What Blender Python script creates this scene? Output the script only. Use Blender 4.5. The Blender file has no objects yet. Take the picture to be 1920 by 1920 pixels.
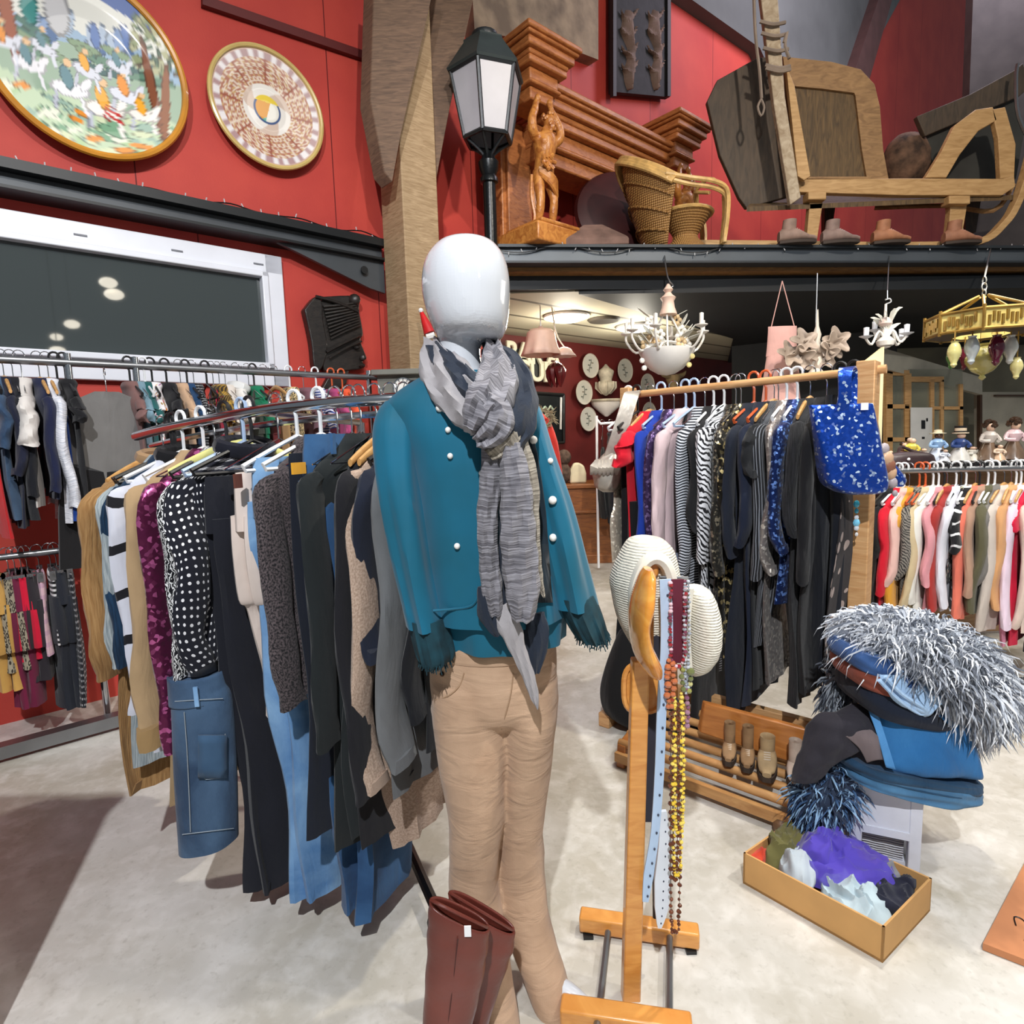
import bpy, math, random
from mathutils import Vector as V, Matrix, noise
from mathutils.bvhtree import BVHTree
R = random.Random(7)
SC = bpy.context.scene; COL = SC.collection
pi = math.pi; sin = math.sin; cos = math.cos
# ---------------------------------------------------------------- camera
F = 1130.0; CZ = 1.42
PITCH = math.radians(6.8); ROLL = math.radians(1.7)
fw = V((0, cos(PITCH), -sin(PITCH))); up0 = V((0, sin(PITCH), cos(PITCH))); rt0 = V((1, 0, 0))
rt = rt0*cos(ROLL) - up0*sin(ROLL); upv = up0*cos(ROLL) + rt0*sin(ROLL)
cd = bpy.data.cameras.new('camera'); cam = bpy.data.objects.new('camera', cd); COL.objects.link(cam)
cd.sensor_fit = 'HORIZONTAL'; cd.sensor_width = 36; cd.lens = 36*F/1920; cd.clip_start = .05; cd.clip_end = 100
m = Matrix((rt, upv, -fw)).transposed().to_4x4(); m.translation = V((0, 0, CZ)); cam.matrix_world = m
SC.camera = cam
# ---------------------------------------------------------------- light and exposure
SC.view_settings.view_transform = 'Standard'; SC.view_settings.look = 'None'
SC.view_settings.gamma = 1; SC.view_settings.use_curve_mapping = False; SC.view_settings.exposure = -0.47
w = bpy.data.worlds.new('world'); SC.world = w; w.use_nodes = True
bg = w.node_tree.nodes['Background']; bg.inputs[0].default_value = (.80, .90, 1.0, 1); bg.inputs[1].default_value = .27
def lamp(kind, loc, target, power, color, size=.1, spot=None, blend=.5):
    d = bpy.data.lights.new('ceiling_spot' if kind == 'SPOT' else 'area_fill', kind); d.energy = power; d.color = color  # area lights are added as unseen soft fill
    if kind == 'AREA': d.size = size
    else: d.shadow_soft_size = size
    if spot: d.spot_size = math.radians(spot); d.spot_blend = blend
    o = bpy.data.objects.new(d.name, d); COL.objects.link(o); o.location = loc
    o.rotation_euler = (V(target)-V(loc)).to_track_quat('-Z', 'Y').to_euler(); return o
lamp('SPOT', (1.6, 2.3, 5.0), (1.3, 2.5, 0), 520, (1, .93, .80), .06, 84)
lamp('SPOT', (-.25, -1.6, 4.3), (-.2, 2.0, .6), 1250, (.95, .97, 1), .05, 100)
lamp('SPOT', (.6, .2, 4.6), (-2.0, 3.6, 3.0), 460, (1, .95, .90), .06, 70)
lamp('SPOT', (2.4, 1.2, 4.6), (2.2, 5.2, 3.6), 520, (1, .90, .78), .08, 90)
lamp('SPOT', (2.6, .6, 4.6), (1.9, 2.4, .4), 420, (1, .96, .9), .08, 80)
lamp('AREA', (1.5, 1.0, 5.2), (1.5, 1.5, 0), 80, (1, .96, .88), 3.0)
lamp('AREA', (3.2, 3.4, 2.5), (2.6, 3.2, 0), 34, (1, .95, .85), 1.2)
lamp('AREA', (5.0, 6.0, 7.0), (3.5, 9, 5), 270, (.95, .85, 1), 2.0)
# ---------------------------------------------------------------- pixel -> world
def ray(px, py): return rt*((px-960)/F) - upv*((py-960)/F) + fw
O = V((0, 0, CZ))
def P(px, py, Y):
    r = ray(px, py); return O + r*(Y/r.y)
def G(px, py, z=0):
    r = ray(px, py); return O + r*((z-CZ)/r.z)
U = V((.757, .653, 0)).normalized(); NW = V((-U.y, U.x, 0)); DW = 4.1
def W(px, py, off=0, D=DW):
    r = ray(px, py); return O + r*((D-off)/r.dot(NW))
def WS(s, z, off=0, D=DW): return U*s + NW*(D-off) + V((0, 0, z))
def sz(px, py, off=0, D=DW):
    p = W(px, py, off, D); return p.dot(U), p.z
def proj(p):
    d = V(p)-O; k = d.dot(fw); return 960+F*d.dot(rt)/k, 960-F*d.dot(upv)/k
# ---------------------------------------------------------------- mesh kit
def cr(rows, k):
    if k <= 1: return [tuple(r) for r in rows]
    out = []; n = len(rows)
    for i in range(n-1):
        a, b, c, d = rows[max(i-1, 0)], rows[i], rows[i+1], rows[min(i+2, n-1)]
        for j in range(k):
            t = j/k
            out.append(tuple(.5*(2*q+(-p+r)*t+(2*p-5*q+4*r-s)*t*t+(-p+3*q-3*r+s)*t**3) for p, q, r, s in zip(a, b, c, d)))
    out.append(tuple(rows[-1])); return out
def vs(pts, k): return [V(p) for p in cr([tuple(p) for p in pts], k)]
def li(w_, f):
    if not isinstance(w_, (list, tuple)): return w_
    q = f*(len(w_)-1); i = min(int(q), len(w_)-2); return w_[i]+(w_[i+1]-w_[i])*(q-i)
class MB:
    def __init__(s): s.v = []; s.f = []; s.mi = []; s.uv = {}
    def add(s, v, f, m=0, uv=None):
        o = len(s.v); s.v += [V(p) for p in v]; s.f += [tuple(i+o for i in q) for q in f]; s.mi += [m]*len(f)
        if uv:
            for i, t in enumerate(uv): s.uv[o+i] = t
        return s
    def rings(s, R_, cap=True, close=True, m=0, uv=None, loop=False):
        n = len(R_[0]); f = []; k = len(R_)
        for i in range(k-1 if not loop else k):
            i2 = (i+1) % k
            for j in range(n if close else n-1):
                a, b = i*n+j, i*n+(j+1) % n; f.append((a, b, i2*n+(j+1) % n, i2*n+j))
        if cap and close and not loop: f += [tuple(range(n))[::-1], tuple((k-1)*n+j for j in range(n))]
        s.add([p for r in R_ for p in r], f, m, uv); return s
    def box(s, c, h, ax=None, m=0, taper=1):
        c = V(c); ax = ax or (V((1, 0, 0)), V((0, 1, 0)), V((0, 0, 1)))
        vv = [c+ax[0]*(x*h[0]*(taper if z > 0 else 1))+ax[1]*(y*h[1]*(taper if z > 0 else 1))+ax[2]*(z*h[2]) for z in (-1, 1) for x, y in ((-1, -1), (1, -1), (1, 1), (-1, 1))]
        return s.add(vv, [(3, 2, 1, 0), (4, 5, 6, 7), (0, 1, 5, 4), (1, 2, 6, 5), (2, 3, 7, 6), (3, 0, 4, 7)], m)
    def prism(s, poly, off, m=0):
        n = len(poly); off = V(off); vv = [V(p) for p in poly]+[V(p)+off for p in poly]
        f = [tuple(range(n)), tuple(range(2*n-1, n-1, -1))]+[(i, i+n, (i+1) % n+n, (i+1) % n) for i in range(n)]
        return s.add(vv, f, m)
    def tube(s, pts, r, n=8, m=0, cap=True, k=1, flat=1, loop=False, ref=None):
        pts = vs(pts, k); N = len(pts)
        rr = [r]*N if not isinstance(r, (list, tuple)) else [cr([(x,) for x in r], k)[i][0] if len(r) != N else r[i] for i in range(N)]
        R_ = []; prev = ref
        for i, p in enumerate(pts):
            t = (pts[(i+1) % N]-pts[i-1]) if loop else (pts[min(i+1, N-1)]-pts[max(i-1, 0)])
            t = t.normalized() if t.length > 1e-9 else V((0, 0, 1))
            if prev is None: prev = V((1, 0, 0)) if abs(t.x) < .8 else V((0, 1, 0))
            a = prev-t*prev.dot(t)
            a = a.normalized() if a.length > 1e-6 else t.orthogonal().normalized()
            prev = a; b = t.cross(a)
            R_.append([p+a*(rr[i]*cos(2*pi*j/n))+b*(rr[i]*flat*sin(2*pi*j/n)) for j in range(n)])
        return s.rings(R_, cap, True, m, loop=loop)
    def cyl(s, a, b, r, r2=None, n=12, m=0): return s.tube([a, b], [r, r if r2 is None else r2], n, m)
    def lathe(s, c, prof, n=24, m=0, ax=(0, 0, 1), rip=None, cap=True, k=1):
        c = V(c); ax = V(ax).normalized(); a = ax.orthogonal().normalized() if abs(ax.z) < .99 else V((1, 0, 0)); b = ax.cross(a)
        prof = cr(prof, k)
        R_ = []
        for r, z in prof:
            R_.append([c+ax*z+(a*cos(2*pi*j/n)+b*sin(2*pi*j/n))*max(r*(1 if not rip else rip(j/n, r, z)), 1e-4) for j in range(n)])
        return s.rings(R_, cap, True, m)
    def ball(s, c, r, n=10, m=0, ax=None):
        c = V(c); r = (r, r, r) if not isinstance(r, (tuple, list)) else r; ax = ax or (V((1, 0, 0)), V((0, 1, 0)), V((0, 0, 1)))
        k = max(n//2, 4); R_ = []
        for i in range(k+1):
            t = pi*min(max(i/k, .02), .98); R_.append([c+ax[0]*(r[0]*sin(t)*cos(2*pi*j/n))+ax[1]*(r[1]*sin(t)*sin(2*pi*j/n))-ax[2]*(r[2]*cos(t)) for j in range(n)])
        return s.rings(R_, True, True, m)
    def sil(s, rows, Y, b, n=20, k=4, fold=None, m=0, e=1.0, cap=True, yaw=0, uv=True):
        rows = cr([tuple(r)+((b,) if len(r) == 3 else ())+((Y,) if len(r) < 5 else ()) for r in rows], k); R_ = []; U_ = []
        ca, sa = cos(yaw), sin(yaw)
        for i, (py, xl, xr, bb, yy) in enumerate(rows):
            c = P((xl+xr)/2, py, yy); a = (P(xr, py, yy)-P(xl, py, yy)).length/2; ring = []
            for j in range(n):
                t = 2*pi*j/n; x = math.copysign(abs(cos(t))**e, cos(t)); y = math.copysign(abs(sin(t))**e, sin(t))
                q = 1+(fold(i/(len(rows)-1), t) if fold else 0)
                dx, dy = a*x*q, bb*y*q
                ring.append(c+V((dx*ca-dy*sa, dx*sa+dy*ca, 0))); U_.append((a*t/1.5, c.z))
            R_.append(ring)
        return s.rings(R_, cap, True, m, uv=U_ if uv else None)
    def quad(s, rows, n=24, k=5, fold=None, cap=True, e=1.0):
        """loft whose left and right outline points differ in height: rows of (xl, yl, xr, yr, half depth, Y)"""
        rows = cr(rows, k); R_ = []; U_ = []
        for i, (xl, yl, xr, yr, b, Y) in enumerate(rows):
            l, r = P(xl, yl, Y), P(xr, yr, Y); c = (l+r)/2; h = (r-l)/2
            ring = []
            for j in range(n):
                t = 2*pi*j/n; q = 1+(fold(i/(len(rows)-1), t) if fold else 0); x = math.copysign(abs(cos(t))**e, cos(t)); y = math.copysign(abs(sin(t))**e, sin(t))
                ring.append(c+h*x*q+V((0, b*y*q, 0))); U_.append((h.length*x, c.z))
            R_.append(ring)
        return s.rings(R_, cap, True, 0, uv=U_)
    def sheet(s, curves, m=22, k=6, wob=.006, seed=0):
        """draped cloth through curves of (px, py, Y)"""
        def rs(c):
            q = vs([P(*p) for p in c], 10); d = [0]
            for i in range(1, len(q)): d.append(d[-1]+(q[i]-q[i-1]).length)
            out = []; j = 0
            for i in range(m):
                t = d[-1]*i/(m-1)
                while j < len(q)-2 and d[j+1] < t: j += 1
                out.append(q[j].lerp(q[j+1], min(1, (t-d[j])/max(1e-6, d[j+1]-d[j]))))
            return out
        cs = [rs(c) for c in curves]; rg = []; uv = []
        for j in range(m):
            col = cr([tuple(c[j]) for c in cs], k); rg.append(col)
        R_ = []
        for i in range(len(rg[0])):
            row = []
            for j in range(m):
                p = V(rg[j][i]); q = p*11+V((seed, seed*2, 0)); d = noise.noise(q)+.5*noise.noise(q*2.3); row.append(p+V((wob*.3*noise.noise(q+V((9, 0, 0))), wob*1.6*d, wob*.8*noise.noise(q*1.3)))); uv.append((p.x, p.z))
            R_.append(row)
        return s.rings(R_, False, False, 0, uv=uv)
    def ribbon(s, pts, wd, th, n=1, k=1, m=0, up=(0, 0, 1)):
        """strip with width wd along vector `up`-like list or const and thickness th"""
        pts = vs(pts, k); R_ = []; N = len(pts)
        for i, p in enumerate(pts):
            t = (pts[min(i+1, N-1)]-pts[max(i-1, 0)]).normalized(); wv = V(up[i*len(up)//N] if isinstance(up, list) else up)
            wv = (wv-t*wv.dot(t)).normalized(); nn = t.cross(wv); ww = li(wd, i/(N-1))
            R_.append([p+wv*(ww/2)+nn*(th/2), p-wv*(ww/2)+nn*(th/2), p-wv*(ww/2)-nn*(th/2), p+wv*(ww/2)-nn*(th/2)])
        return s.rings(R_, True, True, m)
    def build(s, name, mats, parent=None, ang=40, bev=0, local=False, mods=None):
        me = bpy.data.meshes.new(name); o = V((0, 0, 0))
        if parent is not None and not local:
            q = parent
            while q is not None: o = o+V(q.location); q = q.parent
        elif parent is None and not local and s.v:
            lo = [min(p[i] for p in s.v) for i in range(3)]; hi = [max(p[i] for p in s.v) for i in range(3)]
            o = V(((lo[0]+hi[0])/2, (lo[1]+hi[1])/2, lo[2]))
        me.from_pydata([tuple(p-o) for p in s.v], [], s.f)
        mats = mats if isinstance(mats, (list, tuple)) else [mats]
        for mt in mats: me.materials.append(mt)
        if len(mats) > 1: me.polygons.foreach_set('material_index', s.mi)
        if s.uv:
            ul = me.uv_layers.new(name='u')
            for l in me.loops: ul.data[l.index].uv = s.uv.get(l.vertex_index, (0, 0))
        me.polygons.foreach_set('use_smooth', [True]*len(me.polygons)); me.update()
        try: me.set_sharp_from_angle(angle=math.radians(ang))
        except Exception: pass
        ob = bpy.data.objects.new(name, me); COL.objects.link(ob)
        if parent is not None: ob.parent = parent
        else: ob.location = o
        if bev:
            b = ob.modifiers.new('b', 'BEVEL'); b.width = bev; b.segments = 2; b.limit_method = 'ANGLE'
        for t, kw in (mods or []):
            md = ob.modifiers.new(t.lower(), t)
            for k_, v_ in kw.items(): setattr(md, k_, v_)
        return ob
def surf(mbs):
    v = []; f = []
    for b in mbs:
        o = len(v); v += [tuple(p) for p in b.v]; f += [tuple(i+o for i in q) for q in b.f]
    T = BVHTree.FromPolygons(v, f)
    def hit(px, py, off=0):
        r = ray(px, py).normalized(); h = T.ray_cast(O, r)
        return (h[0]-r*off) if h[0] is not None else None
    return hit
def tag(o, label, cat, group=None):
    o['label'] = label; o['category'] = cat
    if group: o['group'] = group
    return o
def thing(name, label, cat, loc=(0, 0, 0), group=None, rz=0):
    o = bpy.data.objects.new(name, None); COL.objects.link(o); o.location = loc; o.rotation_euler = (0, 0, rz); o.empty_display_size = .05
    return tag(o, label, cat, group)
def struct(o): o['kind'] = 'structure'; return o
# ---------------------------------------------------------------- materials
def lin(c): return tuple(((x/255)/12.92 if x/255 <= .04045 else ((x/255+.055)/1.055)**2.4) for x in c)+(1,)
class NT:
    def __init__(s, name):
        s.m = bpy.data.materials.new(name); s.m.use_nodes = True; s.t = s.m.node_tree; s.b = s.t.nodes['Principled BSDF']
    def n(s, typ, _in=None, **kw):
        d = s.t.nodes.new('ShaderNode'+typ)
        for k, v in kw.items(): setattr(d, k, v)
        for k, v in (_in or {}).items(): s.l(v, d.inputs[k])
        return d
    def l(s, v, sock):
        if hasattr(v, 'is_output'): s.t.links.new(v, sock)
        else: sock.default_value = v
    def set(s, **kw):
        for k, v in kw.items(): s.l(v, s.b.inputs[k.replace('_', ' ')])
    def co(s, kind, sc=1):
        c = s.n('TexCoord').outputs[kind]
        if sc == 1: return c
        return s.n('Mapping', {0: c, 'Scale': sc if isinstance(sc, tuple) else (sc, sc, sc)}).outputs[0]
    def noise(s, c, scale, det=3, dist=0): return s.n('TexNoise', {'Vector': c, 'Scale': scale, 'Detail': det, 'Distortion': dist}).outputs['Fac']
    def math(s, op, a, b=0, c=0): return s.n('Math', {0: a, 1: b, 2: c}, operation=op).outputs[0]
    def mix(s, f, a, b):
        d = s.n('Mix', data_type='RGBA'); s.l(f, d.inputs[0]); s.l(a, d.inputs[6]); s.l(b, d.inputs[7]); return d.outputs[2]
    def ramp(s, f, a, b): return s.n('MapRange', {0: f, 1: a, 2: b}).outputs[0]
    def bump(s, h, st, dist=.01): s.set(Normal=s.n('Bump', {'Strength': st, 'Distance': dist, 'Height': h}).outputs[0])
CACHE = {}
def mat(c, rough=.55, metal=0, var=.12, vs_=6, bump=0, bs=60, spec=.5, c2=None, emit=0, alpha=1, trans=0, coat=0):
    key = ('m', c, rough, metal, var, vs_, bump, bs, spec, c2, emit, alpha, trans, coat)
    if key in CACHE: return CACHE[key]
    k = NT('surface'); a = lin(c); b = lin(c2) if c2 else tuple(x*(1-var*1.6) for x in a[:3])+(1,)
    co = k.co('Object')
    if var or c2: k.set(Base_Color=k.mix(k.ramp(k.noise(co, vs_, 4), .35, .65), a, b))
    else: k.set(Base_Color=a)
    k.set(Roughness=rough, Metallic=metal, Specular_IOR_Level=spec, Alpha=alpha, Transmission_Weight=trans, Coat_Weight=coat)
    if emit: k.set(Emission_Color=a, Emission_Strength=emit)
    if bump: k.bump(k.noise(co, bs, 3), bump)
    CACHE[key] = k.m; return k.m
def wood(c, c2, sc=(3, 3, 30), rough=.5, bump=.15, coat=0):
    key = ('w', c, c2, sc, rough)
    if key in CACHE: return CACHE[key]
    k = NT('timber'); co = k.co('Object', sc); f = k.noise(co, 3, 5, 1.2)
    k.set(Base_Color=k.mix(k.ramp(f, .3, .7), lin(c), lin(c2)), Roughness=rough, Coat_Weight=coat); k.bump(f, bump); CACHE[key] = k.m; return k.m
def fab(pat, c, c2=(255, 255, 255), sc=1.0, rough=.85):
    """cloth patterns on a UV map measured in metres"""
    key = ('f', pat, c, c2, sc, rough)
    if key in CACHE: return CACHE[key]
    k = NT('cloth'); a, b = lin(c), lin(c2); uv = k.co('UV'); ob = k.co('Object')
    uvs = k.co('UV', (sc, sc, 1)); met = 0
    sep = k.n('SeparateXYZ', {0: uv})
    wv = k.noise(uv, 700, 1); soft = k.ramp(k.noise(ob, 9, 3), .3, .7); hgt = wv
    if pat == 'plain': col = k.mix(k.math('MULTIPLY', soft, .35), a, tuple(x*.6 for x in a[:3])+(1,))
    elif pat == 'dots':
        d = k.n('TexVoronoi', {'Vector': uvs, 'Scale': 42, 'Randomness': .15}).outputs['Distance']; col = k.mix(k.math('LESS_THAN', d, .22), a, b)
    elif pat == 'stripe': col = k.mix(k.math('GREATER_THAN', k.math('SINE', k.math('MULTIPLY', sep.outputs[1], 260*sc)), .1), a, b)
    elif pat == 'pin': col = k.mix(k.math('GREATER_THAN', k.math('SINE', k.math('MULTIPLY', sep.outputs[1], 130*sc)), .8), a, b)
    elif pat == 'vstripe': col = k.mix(k.math('GREATER_THAN', k.math('SINE', k.math('MULTIPLY', sep.outputs[0], 260*sc)), .5), a, b)
    elif pat == 'zebra':
        f = k.n('TexWave', {'Vector': k.n('Mapping', {0: uv, 'Rotation': (0, 0, .5)}).outputs[0], 'Scale': 13*sc, 'Distortion': 7, 'Detail': 2, 'Detail Scale': 1.2}, bands_direction='Y').outputs['Fac']
        col = k.mix(k.ramp(f, .55, .68), a, b)
    elif pat == 'leopard':
        d = k.n('TexVoronoi', {'Vector': uvs, 'Scale': 30}).outputs['Distance']
        f = k.math('MULTIPLY', k.math('GREATER_THAN', d, .25), k.math('LESS_THAN', d, .5)); col = k.mix(f, a, b)
    elif pat == 'floral':
        v = k.n('TexVoronoi', {'Vector': uvs, 'Scale': 26}); f = k.math('LESS_THAN', v.outputs['Distance'], .36); col = k.mix(f, a, k.mix(.35, b, v.outputs['Color']))
    elif pat == 'swirl':
        f = k.n('TexWave', {'Vector': uvs, 'Scale': 26, 'Distortion': 16, 'Detail': 2, 'Detail Scale': 1.5}).outputs['Fac']; col = k.mix(k.ramp(f, .6, .66), a, b)
    elif pat == 'patches':
        v = k.n('TexVoronoi', {'Vector': uvs, 'Scale': 14}); col = k.mix(k.math('LESS_THAN', v.outputs['Distance'], .3), a, b)
    elif pat == 'denim':
        f = k.ramp(k.noise(ob, 5, 4, .6), .35, .7); g = k.noise(k.co('UV', (900, 90, 1)), 1, 2)
        col = k.mix(k.math('ADD', k.math('MULTIPLY', f, .75), k.math('MULTIPLY', g, .3)), a, b)
    elif pat == 'tweed': col = k.mix(k.ramp(k.noise(uvs, 160, 3), .4, .6), a, b)
    elif pat == 'plaid':
        x = k.math('GREATER_THAN', k.math('SINE', k.math('MULTIPLY', sep.outputs[0], 150*sc)), .3); y = k.math('GREATER_THAN', k.math('SINE', k.math('MULTIPLY', sep.outputs[1], 110*sc)), .3)
        col = k.mix(k.math('MULTIPLY', k.math('ADD', x, y), .5), a, b)
    elif pat in ('sequin', 'glitter'):
        v = k.n('TexVoronoi', {'Vector': k.co('Object', sc), 'Scale': 150 if pat == 'sequin' else 120}); r = k.n('SeparateXYZ', {0: v.outputs['Color']}).outputs[0]
        col = k.mix(k.ramp(r, .72 if pat == 'sequin' else .86, .97), a, b); met = .55
        nm = k.n('NormalMap', {'Strength': .5, 'Color': k.mix(.75, v.outputs['Color'], (.5, .5, 1, 1))}); k.set(Normal=nm.outputs[0]); hgt = None; rough = .3
    elif pat == 'fur':
        f = k.noise(k.co('UV', (120, 14, 1)), 1, 4); col = k.mix(k.ramp(f, .35, .65), a, b); hgt = f
    elif pat == 'knit':
        f = k.math('SINE', k.math('MULTIPLY', sep.outputs[1], 900*sc)); col = k.mix(k.math('MULTIPLY', k.ramp(f, -1, 1), .6), b, a); hgt = k.math('ADD', k.math('MULTIPLY', f, .25), k.noise(uv, 250, 3))
    elif pat == 'crinkle':
        f = k.noise(k.co('UV', (10, 190, 1)), 1, 4, .4); col = k.mix(k.ramp(f, .36, .62), a, b); hgt = f
    k.set(Base_Color=col, Roughness=rough, Metallic=met, Specular_IOR_Level=.25, Sheen_Weight=.12)
    if pat in ('plain', 'denim', 'stripe', 'zebra', 'dots', 'pin', 'plaid', 'floral', 'vstripe', 'swirl', 'leopard', 'tweed'): hgt = k.math('ADD', k.math('MULTIPLY', wv, .12), k.noise(k.co('Object', (1, 1, .3)), 17, 3, .8))
    if hgt is not None: k.bump(hgt, .7 if pat in ('knit', 'crinkle', 'fur') else .5, .006 if pat in ('knit', 'crinkle', 'fur') else .014)
    CACHE[key] = k.m; return k.m
CHROME = mat((205, 208, 212), .16, 1, .05); STEEL = mat((150, 152, 155), .35, .9, .1); BLK = mat((18, 19, 21), .45, 0, .1)
IRON = mat((36, 39, 42), .4, .3, .15, bump=.1); WHITE = mat((236, 236, 238), .35, 0, .03); BRASS = mat((190, 160, 85), .35, .8, .2)
# ================================================================= the setting
k = NT('concrete'); co = k.co('Object'); f1 = k.noise(co, 1.4, 6, .8); f2 = k.noise(co, 9, 5, .5); f3 = k.noise(co, 55, 3)
c0 = k.mix(k.ramp(f1, .35, .68), lin((205, 202, 196)), lin((170, 163, 148))); c0 = k.mix(k.math('MULTIPLY', k.ramp(f2, .5, .72), .55), c0, lin((226, 223, 218)))
c0 = k.mix(k.math('MULTIPLY', k.ramp(f3, .58, .75), .25), c0, lin((128, 122, 110)))
f4 = k.noise(co, 24, 6, .5); c0 = k.mix(k.math('MULTIPLY', k.ramp(f4, .48, .75), .3), c0, lin((232, 230, 226))); c0 = k.mix(k.math('MULTIPLY', k.ramp(k.noise(co, 4, 6, .6), .5, .8), .3), c0, lin((150, 146, 132)))
k.set(Base_Color=c0, Roughness=.42, Specular_IOR_Level=.4); k.bump(k.math('ADD', f2, k.math('MULTIPLY', f3, .3)), .12, .01); FLOOR = k.m
struct(MB().box((2, 5.5, -.05), (8, 8, .05)).build('floor', FLOOR))
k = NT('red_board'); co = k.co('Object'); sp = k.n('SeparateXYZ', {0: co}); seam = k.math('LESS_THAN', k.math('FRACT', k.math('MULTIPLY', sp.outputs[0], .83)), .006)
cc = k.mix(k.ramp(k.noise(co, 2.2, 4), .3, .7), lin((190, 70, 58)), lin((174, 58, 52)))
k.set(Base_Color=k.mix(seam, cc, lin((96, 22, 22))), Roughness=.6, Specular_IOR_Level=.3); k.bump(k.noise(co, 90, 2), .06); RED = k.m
def wallbox(name, s0, s1, z0, z1, D, th, mt, off=0):
    b = MB().box((0, 0, 0), ((s1-s0)/2, th/2, (z1-z0)/2)); o = b.build(name, mt, local=True)
    o.location = U*((s0+s1)/2)+NW*(D-off+th/2)+V((0, 0, (z0+z1)/2)); o.rotation_euler = (0, 0, math.atan2(U.y, U.x)); return struct(o)
SP = sz(905, 600)[0]
wallbox('wall_left', -3.5, SP, 0, 2.8, DW, .2, RED)
wallbox('wall_upper', -3.5, 34, 2.8, 16, DW, .2, RED)
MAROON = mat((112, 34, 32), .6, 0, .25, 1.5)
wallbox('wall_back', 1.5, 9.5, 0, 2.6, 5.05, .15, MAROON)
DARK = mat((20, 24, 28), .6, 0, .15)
# gallery: steel edge beam, timber strip, dark soffit
A = P(885, 478, 4.52); B = P(2120, 478, 5.05); A.z = B.z = 0; EU = (B-A).normalized(); EN = V((-EU.y, EU.x, 0)); ZT = 2.82
def E_(px, off=0):  # point of the gallery edge below pixel column px
    r = ray(px, 600); t = ((A-EN*off).dot(EN)-0*0)/V((r.x, r.y, 0)).dot(EN); return V((r.x*t, r.y*t, 0))
STL = mat((92, 98, 104), .45, .4, .12, 3); STLD = mat((50, 54, 58), .5, .3, .1)
b = MB()
for (z0, z1, o0, o1, mi) in ((2.80, 2.82, -.02, .14, 1), (2.705, 2.80, .02, .10, 0), (2.69, 2.705, -.02, .14, 1)):
    b.prism([A+EN*o0+V((0, 0, z0)), A+EN*o1+V((0, 0, z0)), A+EN*o1+V((0, 0, z1)), A+EN*o0+V((0, 0, z1))], B-A, mi)
struct(b.build('trim_1', [STL, STLD]))
struct(MB().prism([A+EN*.10+V((0, 0, z)) for z in (2.66, 2.69)]+[A+EN*.22+V((0, 0, z)) for z in (2.69, 2.66)], B-A).build('trim_2', wood((150, 110, 62), (110, 76, 40))))
b = MB(); pe = U*9.0+NW*DW  # gallery floor slab between edge and wall
q = [A+EN*.14, B+EN*.14, B+EN*5.5, A+EN*.9]
struct(MB().prism([p+V((0, 0, 2.76)) for p in q], (0, 0, .06)).build('floor_gallery', wood((120, 92, 62), (84, 62, 42))))
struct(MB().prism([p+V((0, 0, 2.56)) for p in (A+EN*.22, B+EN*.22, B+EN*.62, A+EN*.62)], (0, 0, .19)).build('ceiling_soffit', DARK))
# low ceiling of the back shop: pale boards on one side, dark boards beyond
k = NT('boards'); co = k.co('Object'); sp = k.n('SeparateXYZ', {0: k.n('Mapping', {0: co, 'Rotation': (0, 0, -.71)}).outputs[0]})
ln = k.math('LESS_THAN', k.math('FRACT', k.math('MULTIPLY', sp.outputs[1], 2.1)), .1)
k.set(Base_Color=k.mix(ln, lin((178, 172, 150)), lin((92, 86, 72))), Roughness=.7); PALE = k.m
c = [P(880, 560, 4.85), P(1085, 557, 4.85), G(1375, 632, 2.55), G(1500, 668, 2.55)+NW*1.2, P(880, 640, 6.2)+NW*2.5]
for p in c: p.z = 2.55
struct(MB().prism(c, (0, 0, .08)).build('ceiling', PALE))
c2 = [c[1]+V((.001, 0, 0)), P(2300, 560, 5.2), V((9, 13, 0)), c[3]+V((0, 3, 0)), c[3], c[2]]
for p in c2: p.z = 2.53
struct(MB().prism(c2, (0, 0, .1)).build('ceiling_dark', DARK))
# beam, batten and window on the red wall
def wpoly(pts, off, th, name, mt, bev=0):
    b = MB().prism([W(x, y, off) for x, y in pts], NW*th); return b.build(name, mt, bev=bev)
zb, zt = 2.60, 2.76
s0 = -3.4; s1 = sz(716, 480, .1)[0]
zt = W(360, 378, .1).z; zb = W(360, 421, .1).z
b = MB()
def wb(b, s0, s1, z0, z1, o0, o1, m=0):
    c = WS((s0+s1)/2, (z0+z1)/2, (o0+o1)/2); return b.box(c, ((s1-s0)/2, (o1-o0)/2, (z1-z0)/2), (U, NW, V((0, 0, 1))), m)
wb(b, s0, s1, zb, zt-.05, .03, .10, 0); wb(b, s0, s1, zt-.05, zt, 0, .17, 1); wb(b, s0, s1, zb-.015, zb, 0, .17, 1)
gs = sz(505, 460, .1)[0]
b.prism([WS(gs, zb, .12), WS(s1, zb, .12), WS(s1, zb-.23, .12), WS(s1-.12, zb-.21, .12)], NW*.03, 0)
b.lathe(WS(s1-.17, zb-.10, .14), [(.001, 0), (.026, 0), (.026, .012), (.001, .012)], 14, 2, -NW)
struct(b.build('trim_3', [mat((74, 78, 82), .5, .3, .15, 3), mat((24, 26, 28), .45, .3, .1), BLK]))
b = MB().prism([W(380, -10, .04), W(715, 106, .04), W(715, 121, .04), W(380, 8, .04)], NW*.05); struct(b.build('trim_4', mat((92, 24, 22), .6)))
wz1 = W(260, 440).z; wz0 = W(270, 717).z; ws1 = sz(531, 600)[0]; gz1 = W(240, 487).z; gz0 = W(250, 668).z; gs1 = sz(490, 600)[0]; ws0 = -2.2
win = bpy.data.objects.new('window_1', None); COL.objects.link(win); struct(win); win.location = WS(ws0, wz0)
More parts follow.
